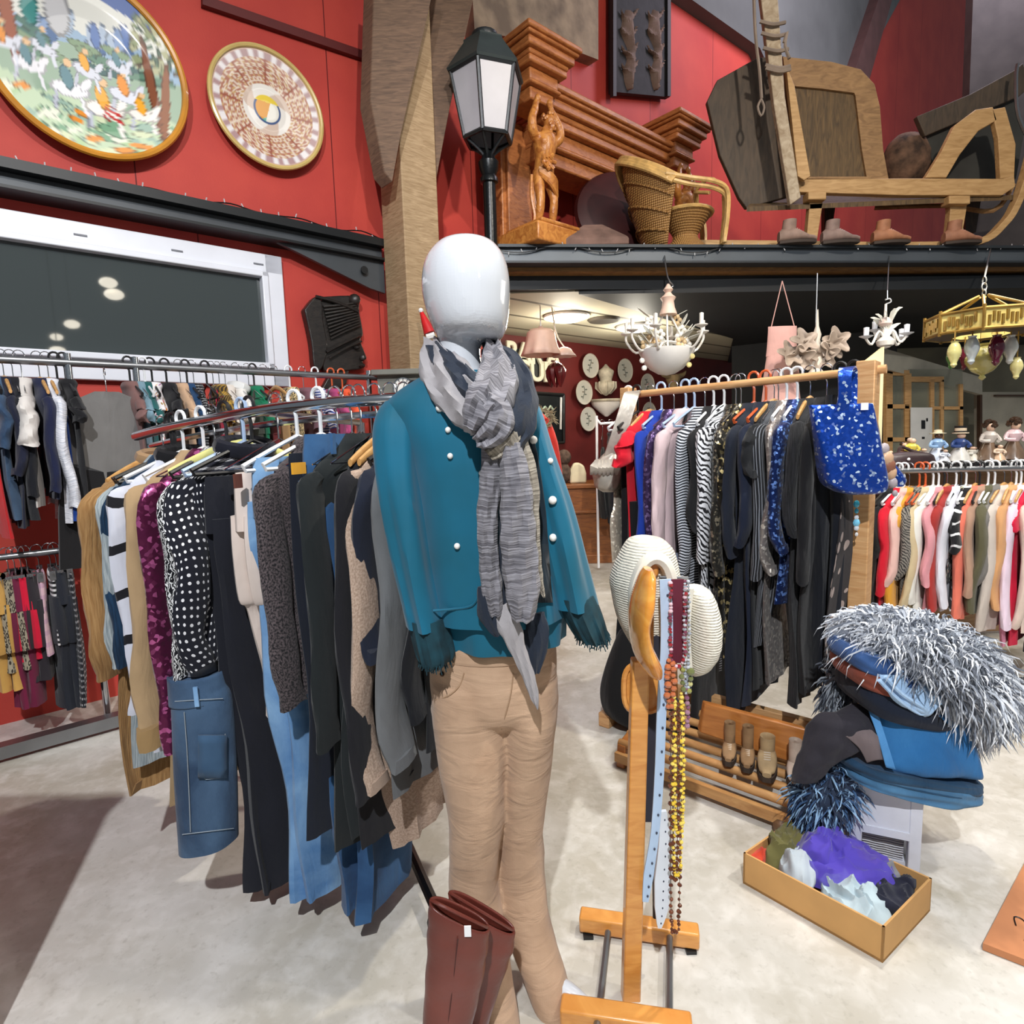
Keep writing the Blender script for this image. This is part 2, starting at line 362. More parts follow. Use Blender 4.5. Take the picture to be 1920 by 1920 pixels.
b = MB(); PV = mat((226, 228, 236), .3, 0, .03)
for (a0, a1, z0, z1, o1) in ((ws0, ws1, gz1+.03, wz1, .05), (ws0, ws1, wz0, gz0-.03, .05), (gs1+.03, ws1, wz0, wz1, .05), (ws0, gs1+.04, gz1, gz1+.035, .075), (ws0, gs1+.04, gz0-.035, gz0, .075), (gs1, gs1+.04, gz0-.035, gz1+.035, .075)):
    wb(b, a0, a1, z0, z1, 0, o1)
b.build('window_frame', PV, win, bev=.006)
k = NT('night_glass'); k.set(Base_Color=lin((62, 68, 68)), Roughness=.03, Specular_IOR_Level=.8)
wb(MB(), ws0, gs1+.01, gz0-.01, gz1+.01, 0, .02).build('window_pane', k.m, win)
b = MB()
for px in (148, 325, 475): wb(b, sz(px, 440)[0]-.03, sz(px, 440)[0]+.03, gz1+.075, gz1+.083, .05, .056)
b.build('drain_cover', mat((120, 122, 130), .5), win)
# stone chimney piece, grey roof slope, dark wall at the far end
STONE = mat((158, 140, 118), .9, 0, .35, 5, .8, 7, c2=(112, 98, 84))
struct(MB().prism([W(884, -40, .12), W(1122, -40, .12), W(1122, 112, .12), W(1040, 80, .12), W(890, 60, .12)], NW*.12).build('wall_stone', STONE))
SLOPE = mat((96, 100, 98), .8, 0, .2, 1.2)
struct(MB().prism([W(1270, -20, .15), W(1720, -60, .15), W(1600, 160, .15), W(1530, 330, .15), W(1425, 90, .15)], NW*.15).build('ceiling_slope', SLOPE))
struct(MB().prism([W(1690, -60, .3), W(1660, -40, .3), W(1600, 140, .3), W(1555, 330, .3), W(1585, 330, .3), W(1630, 150, .3)], NW*.2).build('trim_5', mat((92, 62, 58), .7)))
struct(MB().prism([P(1832, -200, 6.6), P(2300, -200, 5.8), P(2300, 480, 5.8), P(1806, 480, 6.6)], (0, .1, 0)).build('wall_end', mat((66, 62, 60), .8, 0, .2)))
# dark partition beyond the racks and the light booth with glazed joinery
struct(MB().prism([P(1372, 515, 7.9), P(1680, 515, 6.9), P(1680, 1000, 6.9), P(1372, 1000, 7.9)], (.1, .14, 0)).build('wall_partition', mat((22, 26, 32), .7, 0, .2)))
CREAM = mat((196, 188, 168), .7, 0, .1)
struct(MB().prism([P(1600, 600, 8.6), P(2350, 600, 8.6), P(2350, 1010, 8.6), P(1600, 1010, 8.6)], (0, .1, 0)).build('wall_far', mat((170, 160, 132), .7, 0, .35, 1.1, c2=(120, 112, 96))))
JO = wood((196, 156, 104), (164, 122, 74)); bw = bpy.data.objects.new('window_2', None); COL.objects.link(bw); struct(bw); BY = 6.3; bw.location = P(1655, 870, BY)
def pxbox(b, x0, y0, x1, y1, Y, th, m=0): return b.prism([P(x0, y0, Y), P(x1, y0, Y), P(x1, y1, Y), P(x0, y1, Y)], (0, th, 0), m)
b = MB(); b.prism([P(1655, 652, BY), P(1842, 708, BY+.5), P(1842, 740, BY+.5), P(1655, 690, BY)], (0, .08, 0))
b.build('lintel', CREAM, bw)
b = MB()
for x0, x1, y0 in ((1662, 1674, 690), (1697, 1709, 700), (1745, 1752, 706), (1764, 1770, 712), (1800, 1806, 720)): pxbox(b, x0, y0, x1, 880, BY+.1, .06)
for y0, y1, x0, x1 in ((694, 704, 1664, 1705), (758, 766, 1664, 1705), (820, 828, 1664, 1770), (706, 716, 1709, 1770), (762, 768, 1752, 1806)): pxbox(b, x0, y0, x1, y1, BY+.1, .05)
b.build('glazing_bar', JO, bw)
b = MB(); pxbox(b, 1667, 692, 1805, 880, BY+.12, .01); b.build('pane', mat((150, 150, 130), .08, 0, .3, 2, alpha=.45), bw)
b = MB(); pxbox(b, 1708, 764, 1748, 860, BY+.05, .01); pxbox(b, 1728, 788, 1735, 804, BY+.045, .006, 1); pxbox(b, 1737, 784, 1740, 790, BY+.045, .006, 1); pxbox(b, 1729, 819, 1734, 823, BY+.045, .006, 1)
tag(b.build('paper_notice', [mat((206, 206, 202), .7, 0, .05), BLK]), 'white paper notice with dark blots on the glazed booth', 'notice')
struct(pxbox(MB(), 1836, 735, 2050, 905, BY+.9, .08).build('wall_booth', CREAM))
b = MB(); pxbox(b, 1838, 716, 1842, 880, BY+.85, .05); pxbox(b, 1868, 740, 1990, 743, BY+.85, .04); struct(b.build('trim_6', mat((84, 60, 44), .6)))
# chest of drawers added out of view so its shadow darkens the near floor
t = thing('added_shadow_chest', 'added dark chest of drawers, out of view, shading the near floor', 'chest of drawers', (-1.72, 1.1, 0)); WDK = mat((62, 44, 34), .5, 0, .2)
MB().box((-1.72, 1.09, .58), (.44, .17, .58)).build('body', WDK, t, bev=.005); MB().box((-1.72, 1.09, 1.175), (.46, .19, .018)).build('top', WDK, t, bev=.004)
for i in range(4):
    d = MB().box((-1.72, .915, .16+i*.27), (.41, .01, .12)).build('drawer', WDK, t, bev=.003)
    for x in (-1.95, -1.49): MB().ball((x, .895, .16+i*.27), .016, 10).build('knob', BRASS, d)
# ================================================================= garments and hangers
def wob(z, x, sd): return sin(x*3.1+sd)*.6+sin(x*7.3+z*5+sd*2.1)*.4
HZ = {}
def body_rows(kind, L, Wd, hem, T, sd):
    """(z, half width, half thickness) from neck to hem, hook of the hanger at z = 0"""
    if kind == 'skirt': r = [(-.11, Wd, .016), (-.15, Wd*1.02, .02), (-.30, (Wd+hem)/2, T*.9), (-L*.6, hem*.97, T), (-L, hem, T)]
    elif kind == 'strap': r = [(-.26, Wd*.55, .014), (-.30, Wd*.75, .02), (-.38, Wd*.86, T*.8), (-.55, Wd*.84, T), (-L*.75, (Wd+hem)/2, T), (-L, hem, T)]
    else: r = [(-.105, .075, .035), (-.125, .095, .042), (-.15, Wd*.62, .034), (-.185, Wd*.94, .034), (-.225, Wd, .042), (-.34, Wd*.97, T), (-.55, Wd*.94, T), (-L*.78, (Wd+hem)/2, T), (-L, hem, T*1.05)]
    return r
def g_body(kind, L, Wd, hem, T, sd, lean=0):
    b = MB(); rows = cr(body_rows(kind, L, Wd, hem, T, sd), 4); n = 26; rg = []; uv = []
    for z, w_, t in rows:
        ring = []; k = min(1, max(0, (-z-.2)/.5))
        dx = lean*k*k
        for j in range(n):
            a = 2*pi*j/n; cx = math.copysign(abs(cos(a))**.75, cos(a)); sy = sin(a)
            fold = k*T*.75*wob(z, cx*2.4, sd); x = w_*cx*(1+.03*k*sin(z*9+sd+a)); y = t*sy*(1+.18*k*sin(a*5+sd+z*4))+fold+k*.012*sin(z*6+sd)
            ring.append(V((x+dx, y, z))); uv.append((a*w_*.9, z))
        rg.append(ring)
    # fold the hem inwards so that it reads as cloth
    c = sum((p for p in rg[-1]), V())/n
    rg.append([V((c.x+(p.x-c.x)*.9, c.y+(p.y-c.y)*.7, p.z+.03)) for p in rg[-1]]); uv += [(0, 0)]*n
    b.rings(rg, True, True, 0, uv); return b
def g_sleeve(side, Wd, SL, sd, r=.05, cuff=.042, swing=.03, flat=.6):
    b = MB(); x0 = side*(Wd-.045); rr = random.Random(sd*13+side)
    pts = [(x0, 0, -.20), (side*(Wd+.012), rr.uniform(-.01, .01), -.255), (side*(Wd+swing*.6), rr.uniform(-.02, .02), -.2-SL*.45), (side*(Wd+swing*rr.uniform(.6, 1.3)), rr.uniform(-.02, .02), -.2-SL*.8), (side*(Wd+swing*rr.uniform(.3, 1.2)), rr.uniform(-.02, .02), -.2-SL)]
    pts = cr(pts, 5); rg = []; uv = []; n = 14; N = len(pts)
    for i, p in enumerate(pts):
        f = i/(N-1); rad = r*(1-f)+cuff*f
        if i == 0: rad *= .75
        rg.append([V((p[0]+rad*cos(2*pi*j/n)*(1+.10*sin(f*23+sd+j)), p[1]+rad*flat*sin(2*pi*j/n)*(1+.12*sin(f*17+sd*3+j*2)), p[2]+.006*sin(j+f*9))) for j in range(n)]); uv += [(2*pi*j/n*rad, p[2]) for j in range(n)]
    rg.append([V((pts[-1][0]+(q.x-pts[-1][0])*.8, pts[-1][1]+(q.y-pts[-1][1])*.8, q.z+.03)) for q in rg[-1]]); uv += [(0, 0)]*n
    return b.rings(rg, True, True, 0, uv)
def g_leg(y0, Wd, L, hem, sd, top=-.22):
    b = MB(); rg = []; uv = []; n = 18
    rows = cr([(top, Wd, .03), (-.32, Wd*1.02, .036), (-.45, Wd*.95, .036), (-L*.6, (Wd+hem)/2*.95, .032), (-L*.85, hem*.96, .03), (-L, hem, .03)], 5)
    for z, w_, t in rows:
        k = min(1, (-z-.2)/.6)
        rg.append([V((w_*math.copysign(abs(cos(a))**.8, cos(a))+.012*k*sin(z*11+sd), y0+t*sin(a)*(1+.2*k*sin(a*4+z*8+sd))+.018*k*wob(z, cos(a)*1.6, sd), z)) for a in [2*pi*j/n for j in range(n)]]); uv += [(2*pi*j/n*w_*.8, z) for j in range(n)]
    rg.append([V((p.x*.88, y0+(p.y-y0)*.7, p.z+.03)) for p in rg[-1]]); uv += [(0, 0)]*n
    return b.rings(rg, True, True, 0, uv)
def hook_pts(h=.0):
    return [V((0, .0, -.10+h)), V((0, 0, -.045)), V((0, .004, -.032))]+[V((0, -.022*cos(a)+.004, .004+.024*sin(a)*1.0)) for a in [pi*1.15-i*pi*1.35/9 for i in range(10)]]
HP = {}
def hanger_mesh(kind, mt, Wd=.2):
    key = (kind, mt.name)
    if key in HP: return HP[key]
    hk = MB().tube(hook_pts(), .0024 if kind != 'plastic' else .0055, 6)
    b = MB(); s = Wd
    if kind == 'wood':
        rg = []
        for i in range(13):
            x = -s+2*s*i/12; z = -.105-.075*abs(x/s)**1.5; rg.append([V((x, .011*cos(a)*(.6+.4*(1-abs(x/s))), z+.013*sin(a)*(1.15-.4*abs(x/s)))) for a in [2*pi*j/8 for j in range(8)]])
        b.rings(rg)
    elif kind == 'plastic': b.tube([(-s, 0, -.175), (-s*.5, 0, -.135), (0, 0, -.098), (s*.5, 0, -.135), (s, 0, -.175), (s*.96, 0, -.187), (-s*.96, 0, -.187)], .006, 6, loop=True, k=1)
    elif kind == 'clip':
        b.tube([(-s*.8, 0, -.10), (s*.8, 0, -.10)], .004, 6)
        for q in (-.62, .62): b.box((q*s, 0, -.115), (.012, .012, .022))
    else: b.tube([(-s, 0, -.18), (0, 0, -.10), (s, 0, -.18), (-s, 0, -.18)], .0022, 5)
    r = hk.build('hook', CHROME if kind != 'plastic' else mt, None, local=True), b.build('shoulder_bar' if kind != 'clip' else 'clip_bar', mt, None, local=True)
    for o in r: COL.objects.unlink(o)
    HP[key] = r; return r
def hang(pos, ang, kind, mt, label, group):
    h, s = hanger_mesh(kind, mt); t = thing('coat_hanger', label, 'hanger', pos, group, ang)
    for q in (h, s):
        c = q.copy(); COL.objects.link(c); c.parent = t
    return t
NAMES = {'shirt': ('shirt', 'shirt'), 'coat': ('coat', 'coat'), 'jacket': ('jacket', 'jacket'), 'sweater': ('sweater', 'sweater'), 'dress': ('dress', 'dress'), 'top': ('sleeveless_top', 'top'), 'skirt': ('skirt', 'skirt'), 'trousers': ('trousers', 'trousers'), 'blouse': ('blouse', 'blouse'), 'cardigan': ('cardigan', 'cardigan'), 'jeans': ('jeans', 'jeans')}
TR = MB
def garment(pos, ang, kind, L, fm, label, group, Wd=.20, hem=None, T=.03, SL=0, sd=None, lean=0, collar=None, buttons=None, hk=None, hkm=None, hlab=None, hgrp=None, cuffm=None, cr_=.042, swing=.03, sr=.05, flat=.6, hdrop=0):
    sd = sd if sd is not None else R.random()*50; nm, cat = NAMES[kind]; hem = hem or Wd*1.08
    t = thing(nm, label, cat, pos, group, ang)
    if kind in ('trousers', 'jeans'):
        Wd = min(Wd, .2)
        wb_ = MB(); n = 18; rg = []; uv = []
        for z, w_, tt in ((-.105, Wd*.96, .034), (-.135, Wd*.98, .036), (-.15, Wd, .037), (-.26, Wd*1.02, .05)):
            rg.append([V((w_*math.copysign(abs(cos(a))**.8, cos(a)), tt*sin(a), z)) for a in [2*pi*j/n for j in range(n)]]); uv += [(2*pi*j/n*w_, z) for j in range(n)]
        wb_.rings(rg, True, True, 0, uv); wo = wb_.build('waistband', fm, t, local=True)
        for y0 in (.024, -.024): lg = g_leg(y0, Wd, L, hem, sd+y0*40).build('leg', fm, t, local=True)
        pk = MB().box((-Wd*.35, -.052, -.30), (.055, .004, .06)); pk.build('pocket', fm, lg, local=True, bev=.003)
        for x in (-.7, .1, .75): MB().box((x*Wd, -.045, -.13), (.006, .004, .026)).build('belt_loop', fm, wo, local=True)
    else:
        bk = 'skirt' if kind == 'skirt' else 'strap' if kind == 'top' or (kind == 'dress' and SL == 0) else 'std'
        bo = g_body(bk, L, Wd, hem, T, sd, lean).build('body', fm, t, local=True)
        if SL:
            for s in (-1, 1):
                so = g_sleeve(s, Wd, SL, sd, sr, cr_, swing, flat); sl = so.build('sleeve', fm, t, local=True)
                if cuffm: 
                    c = so.v[-28:-14]; cc = sum(c, V())/14
                    MB().rings([[cc+(p-cc)*1.06+V((0, 0, .05)) for p in c], [cc+(p-cc)*1.12+V((0, 0, .02)) for p in c], [cc+(p-cc)*1.06+V((0, 0, -.015)) for p in c]]).build('cuff', cuffm, sl, local=True)
        if bk == 'strap':
            for s in (-1, 1): MB().ribbon([(s*Wd*.45, .0, -.29), (s*Wd*.5, 0, -.2), (s*Wd*.42, 0, -.135), (s*Wd*.5, .012, -.2), (s*Wd*.45, .01, -.29)], .016, .003, k=2, up=(1, 0, 0)).build('strap', fm, t, local=True)
        if collar: MB().tube([V((.085*cos(a), .045*sin(a)-.004, -.115+.015*sin(a))) for a in [2*pi*j/14 for j in range(14)]], .016, 8, loop=True, flat=1.5).build('collar', collar, bo, local=True)
        if buttons:
            for i in range(5): MB().ball((.0, -T-.012, -.28-i*(L-.35)/5), (.008, .004, .008), 8).build('button', buttons, bo, local=True)
    if hk: hang(pos+V((0, 0, hdrop)), ang+R.uniform(-.03, .03), hk, hkm, hlab, hgrp)
    return t
class Rail:
    def __init__(s, pts): s.p = vs(pts, 12)
    def at(s, px):
        q = [proj(p)[0] for p in s.p]
        for i in range(len(q)-1):
            if (q[i]-px)*(q[i+1]-px) <= 0: return s.p[i].lerp(s.p[i+1], (px-q[i])/(q[i+1]-q[i]+1e-9))
        return s.p[0] if abs(q[0]-px) < abs(q[-1]-px) else s.p[-1]
def near_edge(rail, dirv, Wd):
    """sampled table of (column of the near edge, hook point)"""
    out = []
    for i in range(len(rail.p)-1):
        for j in range(6):
            h = rail.p[i].lerp(rail.p[i+1], j/6); e = h-dirv*(Wd+.03)+V((0, 0, -.3)); out.append((proj(e)[0], h))
    return out
def place(tab, px): return min(tab, key=lambda q: abs(q[0]-px))[1]
def rowlen(h, dirv, Wd, hy):
    e = h-dirv*Wd; yy = e.y; z = P(960, 960, yy).z; r = proj(e)
    return e.z-P(r[0], hy, yy).z
def fill(rail, dirv, rows, group, hgroup, where, ringr=0.014):
    """rows: column of the visible near edge, hem row, kind, cloth, label, options"""
    tabs = {}
    for px, hy, kind, fm, label, o in rows:
        Wd = o.get('Wd', .2); tab = tabs.setdefault(Wd, near_edge(rail, dirv, Wd)); h = place(tab, px)
        L = max(.35, rowlen(h, dirv, Wd, hy)); ang = math.atan2(dirv.y, dirv.x)+o.pop('tw', R.uniform(-.06, .06))
        if 'Sh' in o: o['SL'] = max(.12, rowlen(h, dirv, Wd, o.pop('Sh'))-.2)
        o['T'] = o.get('T', .03)*.5; o.setdefault('flat', FLAT); dp = o.pop('drop', 0); pa = o.pop('patch', None)
        hk, hm, hc = o.pop('hang', None) or HANG[R.randrange(len(HANG))]
        g_ = garment(h+V((0, 0, ringr-dp)), ang, kind, L, fm, label, group, hk=hk, hkm=hm, hlab=('%s hanger carrying the %s' % (hc, ' '.join(label.split()[:o.pop('lw', 8)]))), hgrp=hgroup, hdrop=dp, **o)
        if pa:
            px_, py_, w2, h2, pm, pn = pa; n_ = V((dirv.y, -dirv.x, 0)); n_ = n_ if n_.y < 0 else -n_; r = ray(px_, py_); c = O+r*(((h+n_*.05)-O).dot(n_)/r.dot(n_))
            MT = Matrix.Rotation(-ang, 3, 'Z'); bx = MB().box(MT @ (c-g_.location), (w2, .003, h2)); bx.build(pn, pm, g_, local=True)['label'] = pn.replace('_', ' ')
FLAT = .36
WOODH = wood((206, 160, 100), (178, 128, 72), (8, 8, 8), .4)
HANG = [('wire', STEEL, 'steel wire'), ('plastic', mat((28, 28, 30), .4), 'black plastic'), ('wood', WOODH, 'wooden'), ('plastic', mat((215, 222, 228), .35), 'pale plastic'), ('wire', CHROME, 'thin chrome')]
WHP = ('plastic', mat((236, 238, 240), .35), 'white plastic'); WDH = ('wood', WOODH, 'wooden'); BKH = ('plastic', mat((28, 28, 30), .4), 'black plastic'); WRH = ('wire', CHROME, 'thin chrome')
BLH = ('plastic', mat((176, 198, 228), .35), 'light blue plastic'); YLH = ('wood', mat((226, 222, 140), .4), 'yellow plastic'); ORH = ('plastic', mat((214, 96, 48), .35), 'orange plastic')
GRY = mat((60, 62, 64), .5); WHT = fab('plain', (232, 232, 230))
# ================================================================= rack 1: round chrome rail beside the mannequin
r1 = Rail([P(255, 818, 2.22), P(310, 803, 2.05), P(390, 787, 1.88), P(480, 771, 1.77), P(600, 757, 1.69), P(740, 748, 1.66), P(880, 745, 1.70)])
t = thing('clothes_rack', 'chrome rounded clothes rail standing behind the mannequin, full of coats and jeans', 'clothes rack', (r1.p[40].x, r1.p[40].y, 0))
MB().tube(r1.p, .0165, 10).build('rail', CHROME, t)
MB().tube([p+V((.02, .055, -.035)) for p in r1.p], .010, 8).build('under_rail', CHROME, t)
b = MB(); fx = V((-.55, 2.25, 0)); 
MB().cyl(fx, V((fx.x, fx.y, 1.50)), .016, n=10).build('post', CHROME, t)
b = MB(); b.tube([fx+V((0, 0, 1.5)), r1.p[36]], .012, 8); b.build('bracket', CHROME, t)
for a, e in ((G(820, 1712, .06), 1), (G(250, 1400, .06), 1), (V((.1, 2.75, .06)), 0)):
    MB().tube([V((fx.x, fx.y, .075)), V((a.x, a.y, .065))], .017, 8).build('leg', mat((22, 22, 24), .3, .6), t)
    w_ = MB(); w_.lathe(V((a.x, a.y-.012, .032)), [(.001, 0), (.026, 0), (.031, .006), (.031, .018), (.026, .024), (.001, .024)], 14, 0, (0, 1, 0)); w_.build('caster', BLK, t)
D1 = V((.42, .91, 0)).normalized()
den = fab('denim', (24, 56, 94), (64, 108, 154)); denD = fab('denim', (28, 50, 78), (84, 112, 142)); denL = fab('denim', (58, 108, 162), (150, 188, 222))
g1 = 'garments on the chrome rounded rail'; gh1 = 'hangers on the chrome rounded rail'
rows = [
 (178, 1500, 'coat', fab('fur', (142, 104, 62), (170, 132, 86)), 'brown teddy fur coat at the far end of the chrome rounded rail', dict(Sh=1275, Wd=.22, T=.05, collar=fab('fur', (134, 104, 74), (168, 138, 104)), cr_=.055, sr=.06, hang=WDH)),
 (206, 1450, 'coat', fab('fur', (176, 184, 186), (128, 140, 146)), 'pale grey shaggy coat beside the brown teddy fur coat', dict(Wd=.2, T=.04, Sh=1250, hang=BKH)),
 (218, 1400, 'jacket', fab('fur', (16, 38, 60), (26, 56, 84)), 'dark navy jacket with fluffy blue fur collar', dict(Wd=.19, T=.035, Sh=1250, hang=BKH)),
 (232, 1420, 'cardigan', fab('pin', (208, 210, 222), (24, 24, 30), .35), 'white kimono cardigan with thin black lines and wide black edge', dict(Wd=.19, T=.028, Sh=1330, collar=fab('plain', (20, 20, 24)), sr=.06, hang=WHP, cr_=.05)),
 (262, 1520, 'coat', fab('plain', (176, 148, 112)), 'beige trench coat with strapped sleeve and white lining', dict(Wd=.2, Sh=1385, cuffm=fab('plain', (160, 130, 88)), T=.03, cr_=.062, sr=.055, hang=WHP)),
 (290, 1400, 'sweater', fab('sequin', (92, 28, 64), (190, 96, 150), .6), 'burgundy sparkling knit sweater with long slim sleeve', dict(Wd=.19, Sh=1405, T=.03, cr_=.05, hang=WRH)),
 (318, 1330, 'blouse', fab('swirl', (20, 20, 26), (226, 226, 226), 1.1), 'black blouse with white curling print next to burgundy sweater', dict(Wd=.18, Sh=1270, T=.025, hang=BKH)),
 (345, 1260, 'shirt', fab('dots', (20, 22, 34), (232, 232, 236), 1.1), 'black shirt with small white polka dots', dict(Wd=.19, Sh=1260, T=.028, sr=.062, collar=fab('plain', (20, 22, 34)), hang=BLH)),
 (372, 1660, 'trousers', fab('plain', (22, 24, 34)), 'plain black trousers between denim pinafore and cream trousers', dict(drop=.09, Wd=.17, hem=.12, hang=BKH)),
 (425, 1330, 'trousers', fab('plain', (222, 206, 196)), 'cream pink trousers with brown waist label', dict(Wd=.17, hem=.11, hang=WRH, drop=.085, patch=(446, 902, .012, .018, fab('plain', (104, 56, 44)), 'waist_label'))),
 (462, 1700, 'jeans', denL, 'light blue washed jeans with cuffed long legs', dict(drop=.05, Wd=.17, hem=.12, hang=WHP)),
 (508, 1320, 'cardigan', fab('tweed', (26, 25, 28), (92, 82, 84)), 'black and grey tweed cardigan next to the light blue jeans', dict(Wd=.17, Sh=1330, T=.03, hang=WHP)),
 (532, 1560, 'skirt', fab('plain', (20, 26, 40)), 'long dark navy skirt with a mustard yellow waist label', dict(Wd=.19, hem=.2, T=.04, hang=WRH, drop=.04, patch=(560, 878, .022, .014, fab('plain', (222, 160, 40)), 'yellow_label'))),
 (560, 1765, 'jeans', den, 'dark blue jeans with long legs showing below the black cardigan', dict(Wd=.19, hem=.14, hang=WRH)),
 (575, 1610, 'cardigan', fab('plain', (24, 30, 32)), 'long black cardigan in the middle of the chrome rail', dict(Wd=.2, hem=.2, Sh=1400, T=.04, hang=WRH)),
 (608, 1590, 'dress', fab('plain', (30, 36, 38)), 'long charcoal sleeveless dress with thin shoulder straps', dict(Wd=.2, hem=.2, T=.04, hang=WRH)),
 (640, 1600, 'coat', fab('plain', (22, 22, 28)), 'long plain black coat beside the beige speckled coat', dict(Wd=.2, Sh=1500, T=.035, hang=WDH)),
 (668, 1640, 'coat', fab('tweed', (160, 136, 118), (188, 164, 146)), 'beige speckled wool coat with narrow lapel', dict(Wd=.2, hem=.13, Sh=1480, T=.035, hang=WDH)),
 (690, 1340, 'jacket', fab('plain', (26, 32, 48)), 'dark navy puffed jacket next to the long grey coat', dict(Wd=.2, Sh=1240, T=.05, sr=.06, hang=BKH)),
 (716, 1495, 'coat', fab('plain', (104, 106, 108)), 'long mid grey coat with studded black trim at the hem', dict(Wd=.22, Sh=1430, T=.04, hem=.26, cuffm=None, sr=.062, cr_=.06, hang=BKH)),
 (760, 1420, 'coat', fab('plain', (18, 20, 26)), 'black long coat half hidden behind the mannequin jacket', dict(Wd=.2, Sh=1350, T=.035, hang=BKH)),
]
fill(r1, D1, rows, g1, gh1, 'rail', .0165)
hang(r1.at(450)+V((0, 0, .0165)), math.atan2(D1.y, D1.x)-.5, 'wood', YLH[1], 'yellow plastic hanger turned outward above the cream pink trousers', gh1)
t = thing('skirt', 'mid blue denim pinafore skirt with patch pocket hanging low by a long strap', 'skirt', P(385, 1590, 1.66), g1); yS = 1.66
b = MB(); b.quad([(318, 1268, 414, 1262, .05, yS), (320, 1290, 422, 1280, .055, yS), (324, 1335, 434, 1318, .06, yS), (328, 1450, 441, 1440, .06, yS), (338, 1588, 443, 1572, .065, yS)], 40, 6, lambda f, a: .03*f*sin(a*5)); b.build('body', denD, t); hitS = surf([b])
b = MB(); b.quad([(316, 1266, 416, 1258, .054, yS), (319, 1300, 425, 1290, .06, yS), (320, 1318, 430, 1306, .061, yS)], 40, 4, cap=False); b.build('waistband', denD, t, mods=[('SOLIDIFY', dict(thickness=.004, offset=1))])
b = MB(); g_ = [[hitS(x, y, .006) for x in (372, 386, 400, 412, 424)] for y in (1378, 1395, 1415, 1440, 1458)]
if all(p is not None for r in g_ for p in r): b.rings(g_, False, False); b.build('pocket', fab('denim', (44, 70, 98), (70, 100, 130)), t, mods=[('SOLIDIFY', dict(thickness=.005))])
MB().ribbon([P(336, 1262, yS-.03), P(348, 1150, yS+.0), P(344, 1040, yS+.03), P(330, 930, yS+.08), P(312, 900, yS+.12)], .022, .004, k=4, up=(1, 0, 0)).build('strap', denD, t)
MB().ribbon([P(366, 1288, yS-.062), P(370, 1325, yS-.066)], .012, .004, up=(1, 0, 0)).build('belt_loop', denL, t)
b = MB(); b.quad([(352, 1100, 372, 1098, .015, yS+.01), (346, 1180, 392, 1180, .03, yS+.01), (344, 1262, 404, 1258, .04, yS+.01)], 24, 5, lambda f, a: .08*sin(a*4)); b.build('grey_lining', fab('plain', (122, 124, 132)), t)
ST = mat((150, 160, 168), .8)
for pts in ([(x, 1312+ (380-x)*.06) for x in (328, 350, 372, 395, 418)], [(340+x, 1565-x*.12) for x in (2, 25, 50, 75, 98)], [(372, 1382), (373, 1410), (376, 1456), (400, 1460), (423, 1452), (423, 1410), (422, 1376)], [(345, 1335), (350, 1400), (354, 1480), (357, 1560)]):
    q = [hitS(x, y, .007) for x, y in pts]
    if all(p is not None for p in q): MB().tube(q, .0014, 4, k=2).build('stitching', ST, t)
# ================================================================= rack 2: wooden rail with dark and sequin clothes
L2, R2 = P(1178, 741, 3.02), P(1628, 695, 2.34)
zr = (L2.z+R2.z)/2; r2 = Rail([L2, L2.lerp(R2, .5), R2]); e2 = (R2-L2).normalized(); e2h = V((e2.x, e2.y, 0)).normalized()
PINE = wood((212, 168, 118), (186, 136, 86), (2, 2, 16), .5)
t = thing('clothes_rack', 'pine wood clothes rack with round rail of dark sequin garments', 'clothes rack', ((L2.x+R2.x)/2, (L2.y+R2.y)/2, 0))
MB().tube([L2-e2*.03, R2+e2*.06], .0165, 12).build('rail', PINE, t)
ax2 = (e2h, V((-e2h.y, e2h.x, 0)), V((0, 0, 1)))
for p, w1 in ((L2, .04), (R2, .052)):
    MB().box((p.x, p.y, (p.z+.05)/2+.03), (w1/1.6, w1, (p.z+.02)/2-.03), ax2).build('post', PINE, t, bev=.004)
    MB().box((p.x, p.y, .035), (.03, .26, .035), ax2).build('foot', PINE, t, bev=.004)
MB().box(((L2.x+R2.x)/2, (L2.y+R2.y)/2, .16), ((R2-L2).length/2, .02, .035), ax2).build('stretcher', PINE, t, bev=.003)
D2 = V((.30, .95, 0)).normalized()
D2 = (-V((e2h.y, -e2h.x, 0))); D2 = (D2 if D2.y > 0 else -D2)
g2 = 'garments on the pine rack'; gh2 = 'hangers on the pine rack'
blk = lambda i: fab('plain', [(18, 18, 22), (22, 24, 32), (28, 28, 30), (16, 20, 30)][i])
